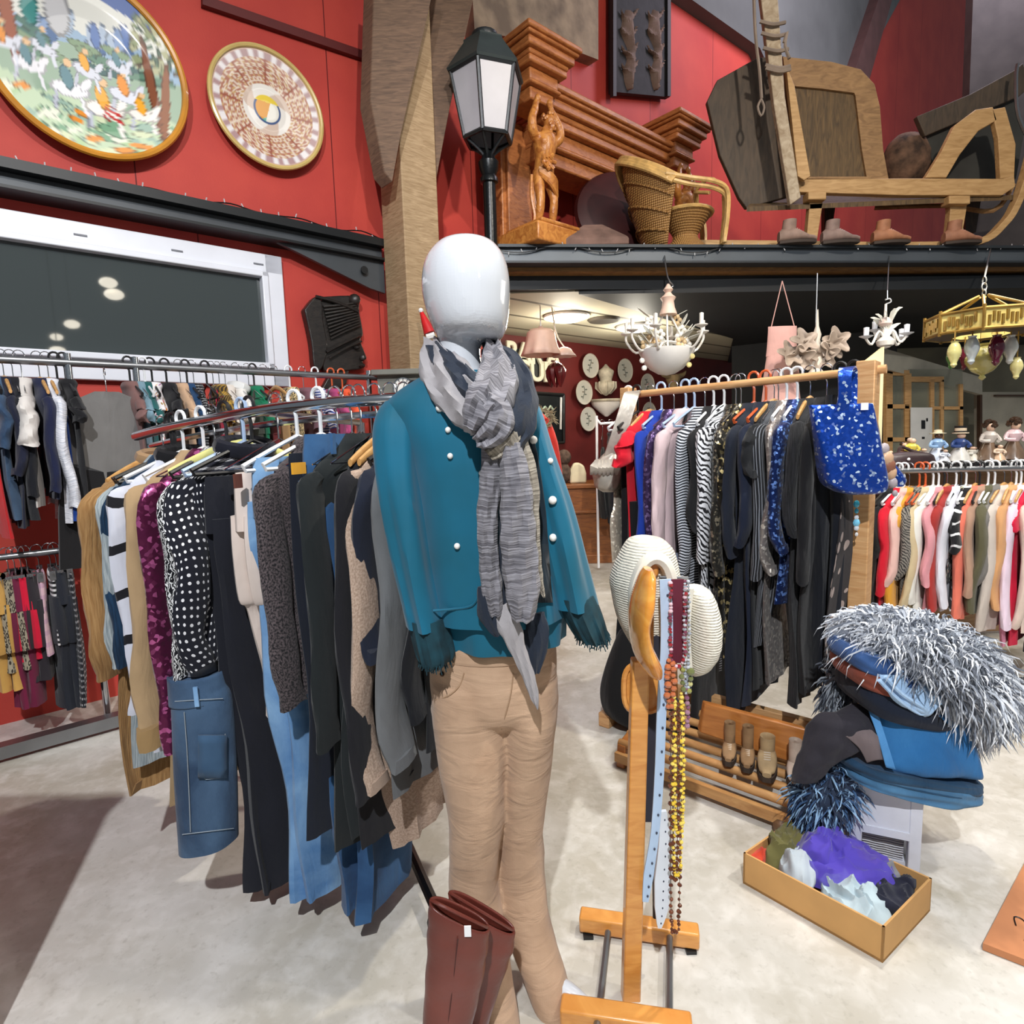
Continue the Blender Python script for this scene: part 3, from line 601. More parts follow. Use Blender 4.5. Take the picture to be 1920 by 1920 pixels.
rows = [
 (1140, 1060, 'top', fab('glitter', (200, 188, 170), (250, 240, 220)), 'cream glitter top hanging at the end below the silver bag', dict(Wd=.17, T=.03, hang=WHP)),
 (1152, 1360, 'dress', blk(0), 'long black dress behind the bright red shirt', dict(Wd=.19, T=.04, hang=BKH)),
 (1168, 1180, 'shirt', fab('plain', (206, 16, 40)), 'bright red short sleeved shirt on the pine rack', dict(Wd=.235, Sh=880, T=.04, sr=.065, cr_=.06, hang=WDH)),
 (1198, 1165, 'sweater', fab('plain', (24, 58, 160)), 'royal blue sweater with tiny silver studs', dict(Wd=.19, Sh=1120, T=.035, hang=BLH)),
 (1222, 1130, 'cardigan', fab('sequin', (62, 46, 84), (130, 110, 160), .6), 'dark purple sparkling cardigan beside the royal blue sweater', dict(Wd=.19, Sh=1090, T=.03, hang=WRH)),
 (1243, 1120, 'blouse', fab('plain', (216, 192, 196)), 'pale pink long sleeved blouse on the pine rack', dict(Wd=.19, Sh=1030, T=.03, hang=BLH, sr=.055)),
 (1262, 1150, 'top', fab('pin', (20, 20, 24), (120, 130, 150), .3), 'black top with wide sheer grey bands', dict(Wd=.18, T=.035, hang=BLH)),
 (1280, 1300, 'shirt', fab('stripe', (34, 38, 46), (206, 210, 220), 2.0), 'fine navy and white striped shirt beside zebra print blouse', dict(Wd=.19, Sh=1080, T=.03, hang=WRH)),
 (1300, 1370, 'dress', blk(2), 'black jersey dress between striped shirt and zebra blouse', dict(Wd=.19, Sh=1000, T=.035, hang=WHP)),
 (1318, 1210, 'blouse', fab('zebra', (222, 224, 230), (22, 22, 28), 1.1), 'white blouse with black zebra stripes', dict(Wd=.2, Sh=1060, T=.04, sr=.06, hang=WHP)),
 (1340, 1180, 'cardigan', fab('sequin', (52, 50, 46), (150, 140, 120), .7), 'dark grey sequin cardigan behind gold sequin trim', dict(Wd=.19, Sh=1080, T=.035, hang=WRH)),
 (1352, 1240, 'jacket', fab('sequin', (30, 26, 20), (238, 214, 150), .5), 'black jacket with gold sequins along its front', dict(Wd=.19, Sh=960, T=.04, hang=('wire', STEEL, 'bare steel'))),
 (1378, 1350, 'dress', fab('plain', (26, 32, 46)), 'long navy dress next to the gold sequin jacket', dict(Wd=.19, Sh=1050, T=.035, hang=ORH)),
 (1398, 1330, 'coat', fab('plain', (22, 30, 50)), 'dark blue coat with a silver strip down the sleeve', dict(Wd=.2, Sh=1030, T=.035, hang=ORH)),
 (1415, 1300, 'shirt', fab('plain', (24, 26, 30)), 'black shirt with half sleeve on light wooden hanger', dict(Wd=.2, Sh=900, T=.03, sr=.06, cr_=.055, hang=WDH)),
 (1425, 1220, 'cardigan', fab('vstripe', (24, 25, 30), (120, 124, 132), 1.2), 'black cardigan with fine silver ribbed lines', dict(Wd=.19, Sh=1090, T=.04, hang=WRH)),
 (1440, 1290, 'blouse', fab('sequin', (140, 132, 128), (214, 206, 196), .6), 'silver grey blouse with sequin shoulder', dict(Wd=.2, Sh=1080, T=.03, hang=WHP)),
 (1458, 1140, 'jacket', fab('sequin', (20, 40, 92), (120, 160, 236), .7), 'navy jacket covered in dark blue sequins', dict(Wd=.2, Sh=1040, T=.045, sr=.06, hang=WHP)),
 (1485, 1330, 'coat', fab('fur', (16, 17, 19), (38, 38, 42)), 'plush black velvet coat beside the navy sequin jacket', dict(Wd=.2, Sh=1010, T=.05, sr=.06, hang=WDH)),
 (1515, 1310, 'dress', blk(0), 'long black dress with scattered sparkles behind the blue bag', dict(Wd=.2, Sh=1100, T=.045, hang=WRH)),
 (1545, 1300, 'trousers', blk(3), 'black trousers hanging behind the blue bag', dict(Wd=.18, hem=.15, hang=BKH)),
 (1572, 1270, 'dress', fab('patches', (40, 34, 36), (176, 158, 150), 1.0), 'dark brown dress with cream leaf print beside the pine post', dict(Wd=.18, T=.03, hang=BKH)),
]
FLAT = .5
fill(r2, D2, rows, g2, gh2, 'rail', .0165)
# ================================================================= rack 3: low steel rail under the figurine shelf
r3 = Rail([P(1655, 884, 3.32), P(1800, 880, 3.30), P(2080, 874, 3.27)])
t = thing('clothes_rack', 'low steel clothes rail of colourful clothes below the figurine shelf', 'clothes rack', (r3.p[12].x, r3.p[12].y, 0))
MB().tube(r3.p, .016, 10).build('rail', STEEL, t)
for px in (1664, 2065):
    q = r3.at(px); MB().cyl((q.x, q.y, .03), (q.x, q.y, q.z+.02), .013, n=10).build('post', STEEL, t); MB().tube([(q.x-.02, q.y-.28, .03), (q.x+.02, q.y+.28, .03)], .014, 8).build('foot', BLK, t)
D3 = V((.76, .65, 0)).normalized(); g3 = 'garments on the low steel rail'; gh3 = 'hangers on the low steel rail'
pl = lambda *c: fab('plain', c)
rows = [
 (1642, 1180, 'shirt', pl(26, 26, 28), 'short black shirt hanging beside the pine rack post', dict(Wd=.17, Sh=1050, hang=BKH)),
 (1655, 1140, 'cardigan', pl(206, 20, 44), 'crimson red cardigan first on the low rail after the black shirt', dict(Wd=.18, Sh=1120, hang=WHP)),
 (1668, 1130, 'blouse', pl(232, 188, 178), 'peach pink blouse between crimson cardigan and mustard sweater', dict(Wd=.17, Sh=1100, hang=WHP)),
 (1678, 1150, 'sweater', pl(226, 160, 52), 'mustard yellow sweater on the low steel rail', dict(Wd=.17, Sh=1140, hang=WRH)),
 (1695, 1160, 'blouse', fab('zebra', (132, 126, 118), (48, 46, 46), 1.6), 'grey snake print blouse beside the mustard sweater', dict(Wd=.18, Sh=1090, hang=ORH)),
 (1710, 1150, 'cardigan', pl(208, 188, 150), 'sand beige cardigan beside the snake print blouse', dict(Wd=.17, Sh=1140, hang=ORH)),
 (1722, 1150, 'shirt', pl(232, 230, 222), 'ivory white shirt between sand cardigan and rose cardigan', dict(Wd=.18, Sh=1135, hang=WHP)),
 (1735, 1150, 'cardigan', pl(220, 150, 158), 'rose pink cardigan beside the ivory shirt', dict(Wd=.17, Sh=1100, hang=WHP)),
 (1746, 1120, 'top', pl(40, 36, 42), 'charcoal top squeezed beside the brick red sweater', dict(Wd=.16, hang=BKH)),
 (1752, 1150, 'sweater', pl(164, 50, 46), 'brick red sweater on the low steel rail', dict(Wd=.17, Sh=1145, hang=WDH)),
 (1766, 1150, 'shirt', pl(222, 222, 232), 'cool white shirt beside the brick red sweater', dict(Wd=.18, Sh=1140, hang=WHP)),
 (1778, 1100, 'blouse', fab('floral', (28, 26, 30), (190, 170, 176), 1.2), 'black blouse with pale blossom print on the low rail', dict(Wd=.17, Sh=1000, hang=BKH)),
 (1788, 1150, 'dress', fab('pin', (24, 24, 28), (226, 226, 228), .8), 'black dress with thin white cross stripes', dict(Wd=.18, Sh=1040, hang=WHP)),
 (1806, 1165, 'cardigan', pl(232, 122, 100), 'coral orange cardigan on the low steel rail', dict(Wd=.17, Sh=1160, hang=WDH)),
 (1815, 1150, 'shirt', pl(176, 140, 118), 'light brown shirt between coral cardigan and olive jacket', dict(Wd=.17, Sh=1120, hang=BKH)),
 (1830, 1155, 'jacket', pl(92, 88, 64), 'olive green jacket on the low steel rail', dict(Wd=.18, Sh=1150, T=.04, sr=.055, hang=WHP)),
 (1845, 1150, 'shirt', pl(120, 116, 112), 'slate grey shirt behind the stone coloured coat', dict(Wd=.17, Sh=1100, hang=WHP)),
 (1860, 1190, 'coat', pl(206, 194, 184), 'stone coloured long coat beside the tan shirt', dict(Wd=.18, Sh=1185, T=.04, sr=.055, hang=WDH)),
 (1876, 1150, 'shirt', pl(214, 160, 110), 'tan shirt between stone coat and candy pink skirt', dict(Wd=.17, Sh=1145, hang=WDH)),
 (1884, 1215, 'dress', pl(226, 140, 170), 'candy pink dress reaching lower than its neighbours', dict(Wd=.17, hang=WHP)),
 (1892, 1185, 'blouse', pl(236, 214, 232), 'lilac white blouse beside the candy pink dress', dict(Wd=.17, Sh=1180, hang=WHP)),
 (1904, 1215, 'dress', pl(214, 18, 62), 'scarlet long dress beside the lilac white blouse', dict(Wd=.17, Sh=1000, hang=WDH)),
 (1916, 1190, 'cardigan', pl(228, 206, 192), 'nude beige cardigan beside the scarlet dress', dict(Wd=.17, Sh=1180, hang=WDH)),
 (1932, 1130, 'shirt', fab('plaid', (220, 228, 238), (140, 176, 214)), 'white and light blue checked shirt at the frame edge', dict(Wd=.17, Sh=1120, hang=WHP)),
 (1946, 1230, 'dress', pl(24, 36, 48), 'dark teal dress beside the checked shirt', dict(Wd=.18, Sh=1050, hang=BKH)),
]
fill(r3, D3, rows, g3, gh3, 'rail', .016)
# ================================================================= rack 4: two tier rail along the red wall
DB = 3.72
def BW(px, py, off=0): return W(px, py, off, DB)
za = BW(350, 691).z; z2 = .94
s0 = -2.6; s1_ = BW(716, 707).dot(U)
t = thing('clothes_rack', 'two tier chrome wall rail under the white window, packed with clothes', 'clothes rack', WS((s0+s1_)/2, 0, 0, DB))
MB().tube([WS(s0, za, 0, DB), WS(s1_, za, 0, DB)], .019, 10).build('upper_rail', STEEL, t)
MB().tube([WS(s0, z2, 0, DB), WS(.72, z2, 0, DB)], .016, 10).build('lower_rail', STEEL, t)
for px in (128, 254, 690):
    s_ = sz(px, 690, 0, DB)[0]; MB().cyl(WS(s_, .03, .0, DB), WS(s_, za+.045, 0, DB), .017, n=10).build('post', CHROME, t)
MB().box(WS(-.7, .05, .12, DB), (2.0, .035, .03), (U, NW, V((0, 0, 1)))).build('base_rail', STEEL, t)
r4 = Rail([WS(s0, za, 0, DB), WS(0, za, 0, DB), WS(s1_, za, 0, DB)]); r4b = Rail([WS(s0, z2, 0, DB), WS(-.8, z2, 0, DB), WS(.72, z2, 0, DB)])
g4 = 'garments on the upper wall rail'; gh4 = 'hangers on the upper wall rail'; g5 = 'garments on the lower wall rail'; gh5 = 'hangers on the lower wall rail'
rows = [
 (-12, 1020, 'dress', pl(214, 22, 30), 'bright red dress at the frame edge of the wall rail', dict(Wd=.19, hang=BKH)),
 (8, 985, 'jacket', denD, 'dark denim jacket beside the bright red dress', dict(Wd=.19, Sh=850, T=.04, sr=.06, hang=BKH)),
 (28, 1000, 'shirt', pl(26, 30, 50), 'midnight blue shirt with white care label on the wall rail', dict(Wd=.19, Sh=900, hang=WDH)),
 (48, 985, 'coat', pl(20, 22, 30), 'black buttoned coat beside the white wide sleeved blouse', dict(Wd=.19, Sh=940, T=.04, hang=WRH)),
 (66, 960, 'blouse', pl(222, 216, 210), 'white blouse with wide open short sleeve', dict(Wd=.2, Sh=845, T=.03, sr=.065, cr_=.075, hang=WRH)),
 (85, 945, 'cardigan', pl(26, 32, 62), 'navy cardigan with beige edge beside the white blouse', dict(Wd=.19, Sh=930, hang=WDH)),
 (102, 990, 'shirt', fab('crinkle', (232, 232, 238), (200, 204, 214)), 'white crinkled shirt with rolled cuff near the blue tunic', dict(Wd=.19, Sh=960, T=.035, hang=WDH)),
 (122, 985, 'dress', fab('plain', (18, 66, 150)), 'vivid blue tunic dress next to the rail upright', dict(Wd=.19, T=.035, hang=BKH)),
 (150, 990, 'dress', pl(20, 20, 24), 'black dress beside the vivid blue tunic', dict(Wd=.19, Sh=800, hang=BKH)),
 (268, 860, 'shirt', pl(130, 96, 92), 'dusty brown shirt beyond the sheer grey top', dict(Wd=.17, Sh=790, hang=BKH)),
 (284, 840, 'blouse', pl(120, 150, 164), 'grey blue blouse beside the dusty brown shirt', dict(Wd=.17, Sh=800, hang=WRH)),
 (300, 840, 'shirt', pl(34, 92, 92), 'teal green shirt beside the bright flowered blouse', dict(Wd=.17, Sh=780, hang=WHP)),
 (316, 840, 'blouse', fab('floral', (230, 226, 226), (190, 90, 60), 1.6), 'white blouse with bright flower print on the wall rail', dict(Wd=.17, Sh=800, hang=BKH)),
 (334, 840, 'jacket', pl(24, 24, 28), 'black jacket beside the bright flowered blouse', dict(Wd=.18, Sh=800, T=.05, hang=BKH)),
 (358, 840, 'shirt', pl(206, 170, 138), 'pale apricot shirt between black jacket and petrol shirt', dict(Wd=.17, Sh=790, hang=WRH)),
 (376, 840, 'shirt', pl(30, 66, 104), 'petrol blue shirt beside the pale apricot shirt', dict(Wd=.17, Sh=800, hang=BKH)),
 (392, 830, 'blouse', fab('dots', (22, 22, 26), (220, 220, 220), 1.6), 'black blouse with white specks beside the petrol shirt', dict(Wd=.17, Sh=780, hang=WRH)),
 (408, 830, 'top', pl(44, 44, 50), 'smoke grey top between speckled blouse and raspberry top', dict(Wd=.16, hang=BKH)),
 (424, 830, 'top', pl(204, 36, 70), 'raspberry red top on the wall rail', dict(Wd=.16, hang=WRH)),
 (438, 830, 'shirt', fab('plaid', (60, 48, 34), (190, 150, 60)), 'brown and mustard checked shirt beside raspberry top', dict(Wd=.17, Sh=790, hang=WRH)),
 (454, 830, 'cardigan', pl(226, 216, 206), 'oatmeal cardigan between the checked shirt and ivory shirt', dict(Wd=.17, Sh=800, hang=WRH)),
 (472, 830, 'shirt', pl(238, 234, 228), 'ivory shirt with pointed collar on the wall rail', dict(Wd=.17, Sh=780, collar=WHT, hang=WRH)),
 (490, 820, 'top', pl(70, 74, 64), 'khaki grey top beyond the ivory shirt', dict(Wd=.16, hang=WRH)),
 (506, 820, 'shirt', pl(20, 120, 84), 'emerald green shirt glimpsed behind the chrome rail', dict(Wd=.17, Sh=800, hang=BKH)),
 (524, 820, 'top', pl(128, 40, 44), 'wine red top beside the emerald shirt', dict(Wd=.16, hang=WRH)),
 (545, 830, 'dress', pl(196, 156, 104), 'camel dress on broad wooden hanger', dict(Wd=.17, hang=WDH)),
 (572, 830, 'blouse', fab('leopard', (214, 190, 140), (44, 32, 24), 1.5), 'leopard print blouse on gold toned wall rail end', dict(Wd=.17, Sh=800, hang=WHP)),
 (600, 850, 'cardigan', pl(126, 88, 98), 'mauve cardigan beyond the leopard blouse', dict(Wd=.17, Sh=810, hang=WRH)),
 (624, 850, 'shirt', fab('stripe', (70, 84, 150), (228, 228, 236), 1.5), 'blue striped shirt beyond the mauve cardigan', dict(Wd=.17, Sh=810, hang=WHP)),
 (650, 850, 'shirt', pl(178, 74, 120), 'magenta shirt near the end of the wall rail', dict(Wd=.17, Sh=820, hang=ORH)),
 (672, 850, 'shirt', pl(236, 96, 60), 'neon orange shirt last on the wall rail', dict(Wd=.17, Sh=820, hang=ORH)),
]
fill(r4, NW, rows, g4, gh4, 'rail', .019)
rows = [
 (4, 1310, 'trousers', pl(206, 160, 84), 'mustard trousers lowest on the wall rail', dict(Wd=.15, hem=.11)),
 (32, 1270, 'trousers', fab('leopard', (158, 150, 130), (56, 50, 44), 1.2), 'beige trousers with dark ornament print', dict(Wd=.15, hem=.11)),
 (46, 1340, 'trousers', pl(110, 26, 60), 'plum trousers beside the ornament print trousers', dict(Wd=.15, hem=.1)),
 (56, 1250, 'trousers', pl(216, 16, 56), 'bright cherry trousers on the lower wall rail', dict(Wd=.15, hem=.1)),
 (72, 1290, 'trousers', pl(44, 40, 46), 'dark grey trousers between cherry and pink trousers', dict(Wd=.15, hem=.1)),
 (90, 1235, 'skirt', fab('plaid', (236, 200, 206), (206, 160, 190)), 'pale pink checked ruffled skirt', dict(Wd=.13, hem=.15)),
 (108, 1215, 'skirt', fab('stripe', (18, 18, 20), (232, 232, 232), 1.0), 'black and white striped skirt', dict(Wd=.13, hem=.14)),
 (122, 1340, 'trousers', pl(34, 38, 48), 'slate navy trousers beside the striped skirt', dict(Wd=.15, hem=.11)),
 (142, 1330, 'skirt', fab('dots', (20, 22, 30), (206, 206, 210), .8), 'black skirt with scattered white flowers', dict(Wd=.14, hem=.17)),
]
for r_ in rows: r_[5]['hang'] = ('clip', STEEL, 'steel clip')
fill(r4b, NW, rows, g5, gh5, 'rail', .016)
# sheer grey top shown front on between the two uprights
q = BW(196, 700, .10); t = thing('sleeveless_top', 'sheer grey top with black body shown front on below the window', 'top', q, g4, math.atan2(U.y, U.x))
SHEER = fab('plain', (118, 116, 114)); 
b = MB(); b.rings([[V((x*w_*.5, -.012+.01*sin(x*6), z)) for x in (-1, -.6, -.2, .2, .6, 1)]+[V((x*w_*.5, .012, z)) for x in (1, .6, .2, -.2, -.6, -1)] for z, w_ in ((-.09, .1), (-.14, .3), (-.22, .52), (-.40, .46), (-.52, .42))])
b.build('yoke', SHEER, t, local=True)
b = MB(); b.rings([[V((x*w_*.5, -.03+.012*sin(x*9+z*7), z+.06*(x*x-.5)*k_)) for x in (-1, -.6, -.2, .2, .6, 1)]+[V((x*w_*.5, .03, z+.06*(x*x-.5)*k_)) for x in (1, .6, .2, -.2, -.6, -1)] for z, w_, k_ in ((-.46, .44, 1), (-.5, .45, 1), (-.7, .5, .3), (-.95, .54, 0))])
b.build('body', fab('plain', (26, 25, 27)), t, local=True)
hang(q, math.atan2(U.y, U.x), 'wire', mat((236, 236, 236), .4), 'white wire hanger carrying the sheer grey top', gh4)
# ================================================================= wall plates
def fitc(pts, off):
    q = [sz(x, y, off) for x, y in pts]; import itertools
    best = None; n = len(q)
    sx = sum(a for a, _ in q)/n; sy = sum(b for _, b in q)/n
    for _ in range(400):
        r = sum(math.hypot(a-sx, b-sy) for a, b in q)/n; gx = gy = 0
        for a, b in q:
            d = math.hypot(a-sx, b-sy); gx += (1-r/d)*(a-sx); gy += (1-r/d)*(b-sy)
        sx += gx/n; sy += gy/n
    return sx, sy, r
NM = (-NW)
def plate(name, c, r, prof, mt_face, mt_rim, label, ax=NM, paint=None, up=V((0, 0, 1)), group=None):
    t = thing(name, label, 'plate', c, group)
    a = V((-ax.y, ax.x, 0)).normalized(); NR, NA = (54, 120) if paint else (12, 40); b = MB(); uvl = []; rg = []
    for i in range(NR+1):
        f = max(i/NR, .002)*.95; z = li(prof, f)
        rg.append([c+(a*cos(2*pi*j/NA)+up*sin(2*pi*j/NA))*(f*r)+ax*(z*r) for j in range(NA)])
        uvl += [(f*cos(2*pi*j/NA), f*sin(2*pi*j/NA)) for j in range(NA)]
    b.rings(rg, False, True, uv=uvl); fo = b.build('dish', mt_face, t)
    if paint:
        ca = fo.data.color_attributes.new('glaze', 'FLOAT_COLOR', 'POINT')
        for i, (x, y) in enumerate(uvl): ca.data[i].color = lin(paint(x, y))
    z1 = prof[-1]; MB().tube([c+(a*cos(t_)+up*sin(t_))*(r*.965)+ax*(z1*r) for t_ in [2*pi*j/72 for j in range(72)]], r*.04, 8, loop=True).build('rim', mt_rim, t)
    b = MB(); b.lathe(c, [(r*.4, -.0), (r*.42, r*.02), (r*.95, z1*r-.008)], 40, 0, ax, cap=False); b.build('back', mt_rim, t); return t
def glaze(rough=.12):
    k = NT('painted_glaze'); k.set(Base_Color=k.n('VertexColor', layer_name='glaze').outputs[0], Roughness=rough, Coat_Weight=.4); return k.m
BL = []
rr = random.Random(3)
def blob(x, y, a, b_, ang, c): BL.append((x, y, a, b_, cos(ang), sin(ang), c))
for i in range(70): blob(rr.uniform(-.9, .9), rr.uniform(-.95, -.45), rr.uniform(.04, .16), rr.uniform(.02, .06), rr.uniform(-.5, .5), rr.choice([(170, 196, 150), (206, 214, 178), (120, 160, 128), (222, 224, 204), (150, 176, 160)]))
for i in range(9): blob(rr.uniform(-.8, .8), rr.uniform(-.9, -.4), rr.uniform(.07, .11), .035, rr.uniform(-.3, .3), (222, 140, 52))
for i in range(16): blob(rr.uniform(-.5, .5), rr.uniform(.15, .45), .05, .14, rr.uniform(-.3, .3), rr.choice([(90, 120, 176), (130, 154, 192), (170, 186, 206), (70, 104, 150)]))
for i in range(22): blob(rr.uniform(-.6, .8), rr.uniform(-.05, .25), rr.uniform(.08, .2), .05, rr.uniform(-.4, .3), rr.choice([(70, 112, 100), (96, 132, 112), (58, 96, 96), (128, 152, 120)]))
for i in range(90): blob(rr.uniform(.45, .95), rr.uniform(.1, .85), rr.uniform(.02, .06), rr.uniform(.02, .05), rr.uniform(0, 3), rr.choice([(104, 128, 100), (140, 150, 110), (80, 104, 88), (176, 176, 140), (96, 84, 70)]))
blob(.62, -.1, .05, .62, .12, (128, 74, 48)); blob(.74, -.2, .05, .5, -.1, (140, 84, 52))
blob(-.72, .5, .07, .75, .1, (150, 72, 38)); blob(-.55, .95, .05, .45, -.7, (150, 72, 38)); blob(-.9, .95, .05, .4, .6, (150, 72, 38))
for i in range(60): blob(rr.uniform(-1, -.3), rr.uniform(.5, 1), .035, .03, rr.uniform(0, 3), rr.choice([(214, 150, 60), (226, 190, 120), (236, 226, 200), (176, 110, 60)]))
blob(-.25, .48, .12, .26, 0, (196, 196, 198)); blob(-.25, .74, .15, .07, 0, (176, 70, 56)); blob(-.5, .42, .08, .2, 0, (70, 140, 136))
for x, y, s in ((-.55, -.18, 1), (-.2, -.3, 1.2), (.12, -.42, 1.3), (.34, -.2, 1.1), (-.02, -.05, .9), (.3, .1, .8), (-.75, -.05, .9), (.5, -.38, 1), (-.4, .05, .8)):
    c = rr.choice([(230, 228, 232), (214, 216, 226), (236, 230, 222)])
    blob(x, y, .16*s, .075*s, rr.uniform(-.4, .2), c); blob(x+.13*s, y+.08*s, .08*s, .035*s, 1.0, c); blob(x+.1*s, y-.13*s, .02*s, .1*s, .2, c); blob(x-.12*s, y-.13*s, .02*s, .1*s, -.2, (190, 192, 204))
    blob(x-.02, y+.1*s, .05*s, .11*s, .2, rr.choice([(226, 140, 40), (232, 164, 50), (176, 70, 44), (90, 130, 140)])); blob(x, y+.23*s, .035*s, .04*s, 0, (226, 186, 140))
for i in range(5): blob(.12+i*.035, -.44-.01*i, .01, .1, -.2+i*.1, (190, 60, 56))
def paint_hunt(x, y):
    n = .06*sin(9*x+3)+.05*sin(13*y)
    if y > .35+n: c = (62, 92, 156) if y > .78-.3*abs(x) else (222, 222, 214)
    elif y > .1+n: c = (150, 176, 200)
    elif y > -.4+n: c = (150, 172, 150)
    else: c = (186, 204, 172)
    for bx, by, a, b_, ca, sa, col in BL:
        dx, dy = x-bx, y-by; u_, v_ = dx*ca+dy*sa, -dx*sa+dy*ca
        q = (u_/a)**2+(v_/b_)**2
        if q < 1: c = col if q < .72 else tuple(k_*.72 for k_ in col)
    return c
cx, cz_, r_ = fitc([(0, 165), (232, 310), (345, 202), (255, 0)], .08)
plate('decorative_plate', WS(cx, cz_, .03), r_, [.03, .03, .035, .05, .09, .11, .13], glaze(), mat((206, 140, 48), .25, 0, .15, coat=.4), 'large painted plate with hunting riders scene and orange rim', paint=paint_hunt)
def paint_luster(x, y):
    r = math.hypot(x, y); a = math.atan2(y, x)
    if r < .24:
        if y > .12: return (224, 196, 70)
        if r > .21: return (70, 90, 130)
        if x > .02+y*.3: return (226, 222, 210)
        return (216, 150, 60) if y > -.12+x*.5 else (110, 176, 156)
    if r < .42: return (228, 222, 214) if sin(a*3+r*8) > -.3 else (206, 184, 168)
    if r > .9: return (200, 168, 150)
    if r > .8: return (172, 140, 140) if sin(a*26) > 0 else (226, 220, 220)
    s = sin(a*4)
    if abs(s) < .12: return (150, 84, 66)
    f = sin(a*38)*sin(r*62) if s > 0 else sin(x*46+3*sin(y*22))*sin(y*46)
    return (172, 116, 96) if f > .12 else (222, 204, 186) if f > -.5 else (196, 160, 112)
cx, cz_, r_ = fitc([(390, 157), (450, 78), (603, 248), (540, 323)], .06)
plate('decorative_plate', WS(cx, cz_, .03), r_, [.05, .05, .03, .05, .08, .10, .12], glaze(.1), mat((206, 178, 110), .25, 0, .1, coat=.4), 'smaller pink lustre plate with yellow figure centre', paint=paint_luster)
# ================================================================= carved profile mask on the wall
t = thing('carved_mask', 'dark carved wooden profile head with tall headdress on the red wall', 'carving', W(632, 690, .09))
DW_ = wood((44, 38, 34), (24, 21, 20), (6, 6, 14), .4)
def relief(pts, off, th, k=4, bev=.008):
    q = cr(pts+[pts[0]], k)[:-1]; return MB().prism([W(x, y, off) for x, y in q], NW*th)
relief([(606, 556), (668, 556), (674, 585), (681, 625), (676, 637), (684, 660), (688, 672), (680, 678), (686, 686), (676, 692), (660, 694), (640, 696), (608, 694), (606, 640), (592, 600)], .06, .06).build('face', DW_, t, bev=.012)
relief([(571, 580), (592, 556), (604, 566), (606, 600), (614, 650), (604, 690), (590, 690), (584, 640)], .075, .07).build('ear_guard', DW_, t, bev=.012)
b = MB()
for i in range(10):
    f = i/9; b.tube([W(606+f*14, 575+f*60, .075), W(640+f*10, 572+f*48, .082), W(667+f*8, 568+f*42, .075)], .0085, 6, k=3)
b.build('braided_hair', DW_, t)
MB().tube([W(592, 556, .08), W(630, 566, .085), W(672, 584, .085)], .012, 8, k=3).build('head_band', DW_, t)
MB().ball(W(664, 562, .07), (.045, .03, .04), 12).build('hair_knot', DW_, t)
b = MB(); b.tube([W(612, 660, .08), W(640, 645, .088), W(676, 628, .08)], .011, 7, k=3); b.tube([W(618, 672, .08), W(645, 655, .088), W(678, 640, .08)], .007, 7, k=3)
b.ball(W(669, 652, .08), (.024, .012, .012), 8); b.ball(W(680, 671, .085), (.022, .02, .022), 8); b.ball(W(678, 686, .08), (.018, .015, .009), 8); b.build('brow_and_mouth', DW_, t)
MB().prism([W(x, y, .05) for x, y in ((625, 690), (655, 692), (650, 720), (612, 745), (600, 735))], NW*.05).build('neck', DW_, t, bev=.008)
# ================================================================= timber post with braces
OAKL = wood((176, 150, 116), (142, 116, 84), (3, 3, 22), .75, .3); OAKD = wood((120, 94, 74), (88, 68, 54), (3, 3, 20), .75, .3)
t = thing('timber_post', 'heavy oak post with two slanting braces where the red walls meet', 'post', P(770, 900, 4.35))
nc = P(761, 500, 4.25); nc.z = 0; s_ = .285
q = [nc, nc+U*s_, nc+U*s_+NW*s_, nc+NW*s_]; MB().prism(q, (0, 0, 6)).build('upright', OAKL, t, bev=.008)
def brace(pts, Y, th, mt):
    return MB().prism([P(x, y, Y) for x, y in pts], NW*th).build('brace', mt, t, bev=.006)
brace([(702, -60), (822, -60), (752, 253), (736, 341), (720, 322), (694, 187)], 4.12, .14, OAKD)
brace([(826, -60), (900, -60), (843, 207), (817, 343), (808, 283), (800, 117)], 4.5, .16, OAKD)
# small elf ornament pinned on the post, steel cabinet with a clock
t = thing('elf_ornament', 'small red pointed hat ornament pinned on the oak post', 'ornament', P(802, 625, 4.2))
b = MB(); b.tube([P(790, 585, 4.18), P(796, 600, 4.17), P(806, 625, 4.16)], [.012, .024, .042], 10, k=2); b.build('hat', mat((206, 28, 32), .4), t)
MB().ball(P(789, 582, 4.175), .017, 8).build('bobble', WHT, t); MB().tube([P(800, 632, 4.15), P(815, 628, 4.15)], .022, 8).build('hat_brim', WHT, t)
t = thing('cabinet', 'grey painted tall cabinet behind the mannequin shoulder', 'cabinet', P(750, 1050, 4.02)); GP = mat((112, 112, 104), .6, 0, .12)
b = MB(); x0, x1 = P(712, 750, 4.0), P(812, 750, 4.0); zt_ = P(750, 705, 4.0).z
b.box(((x0.x+x1.x)/2, 4.1, zt_/2), ((x1.x-x0.x)/2, .14, zt_/2)); b.build('body', GP, t)
MB().box(((x0.x+x1.x)/2, 4.09, zt_+.018), ((x1.x-x0.x)/2+.03, .18, .018)).build('cornice', GP, t, bev=.006)
for s in (-1, 1): MB().box(((x0.x+x1.x)/2+s*(x1.x-x0.x)/4, 3.955, zt_/2-.08), ((x1.x-x0.x)/4-.006, .008, zt_/2-.12)).build('door', GP, t, bev=.004)
ck = P(755, 727, 3.9); ck.y = 3.92
t = thing('round_clock', 'round white clock hanging on the grey cabinet', 'clock', ck)
MB().lathe(ck+V((0, .025, 0)), [(.001, 0), (.062, 0), (.062, .02), (.001, .02)], 28, 0, (0, -1, 0)).build('face', mat((232, 230, 224), .3), t)
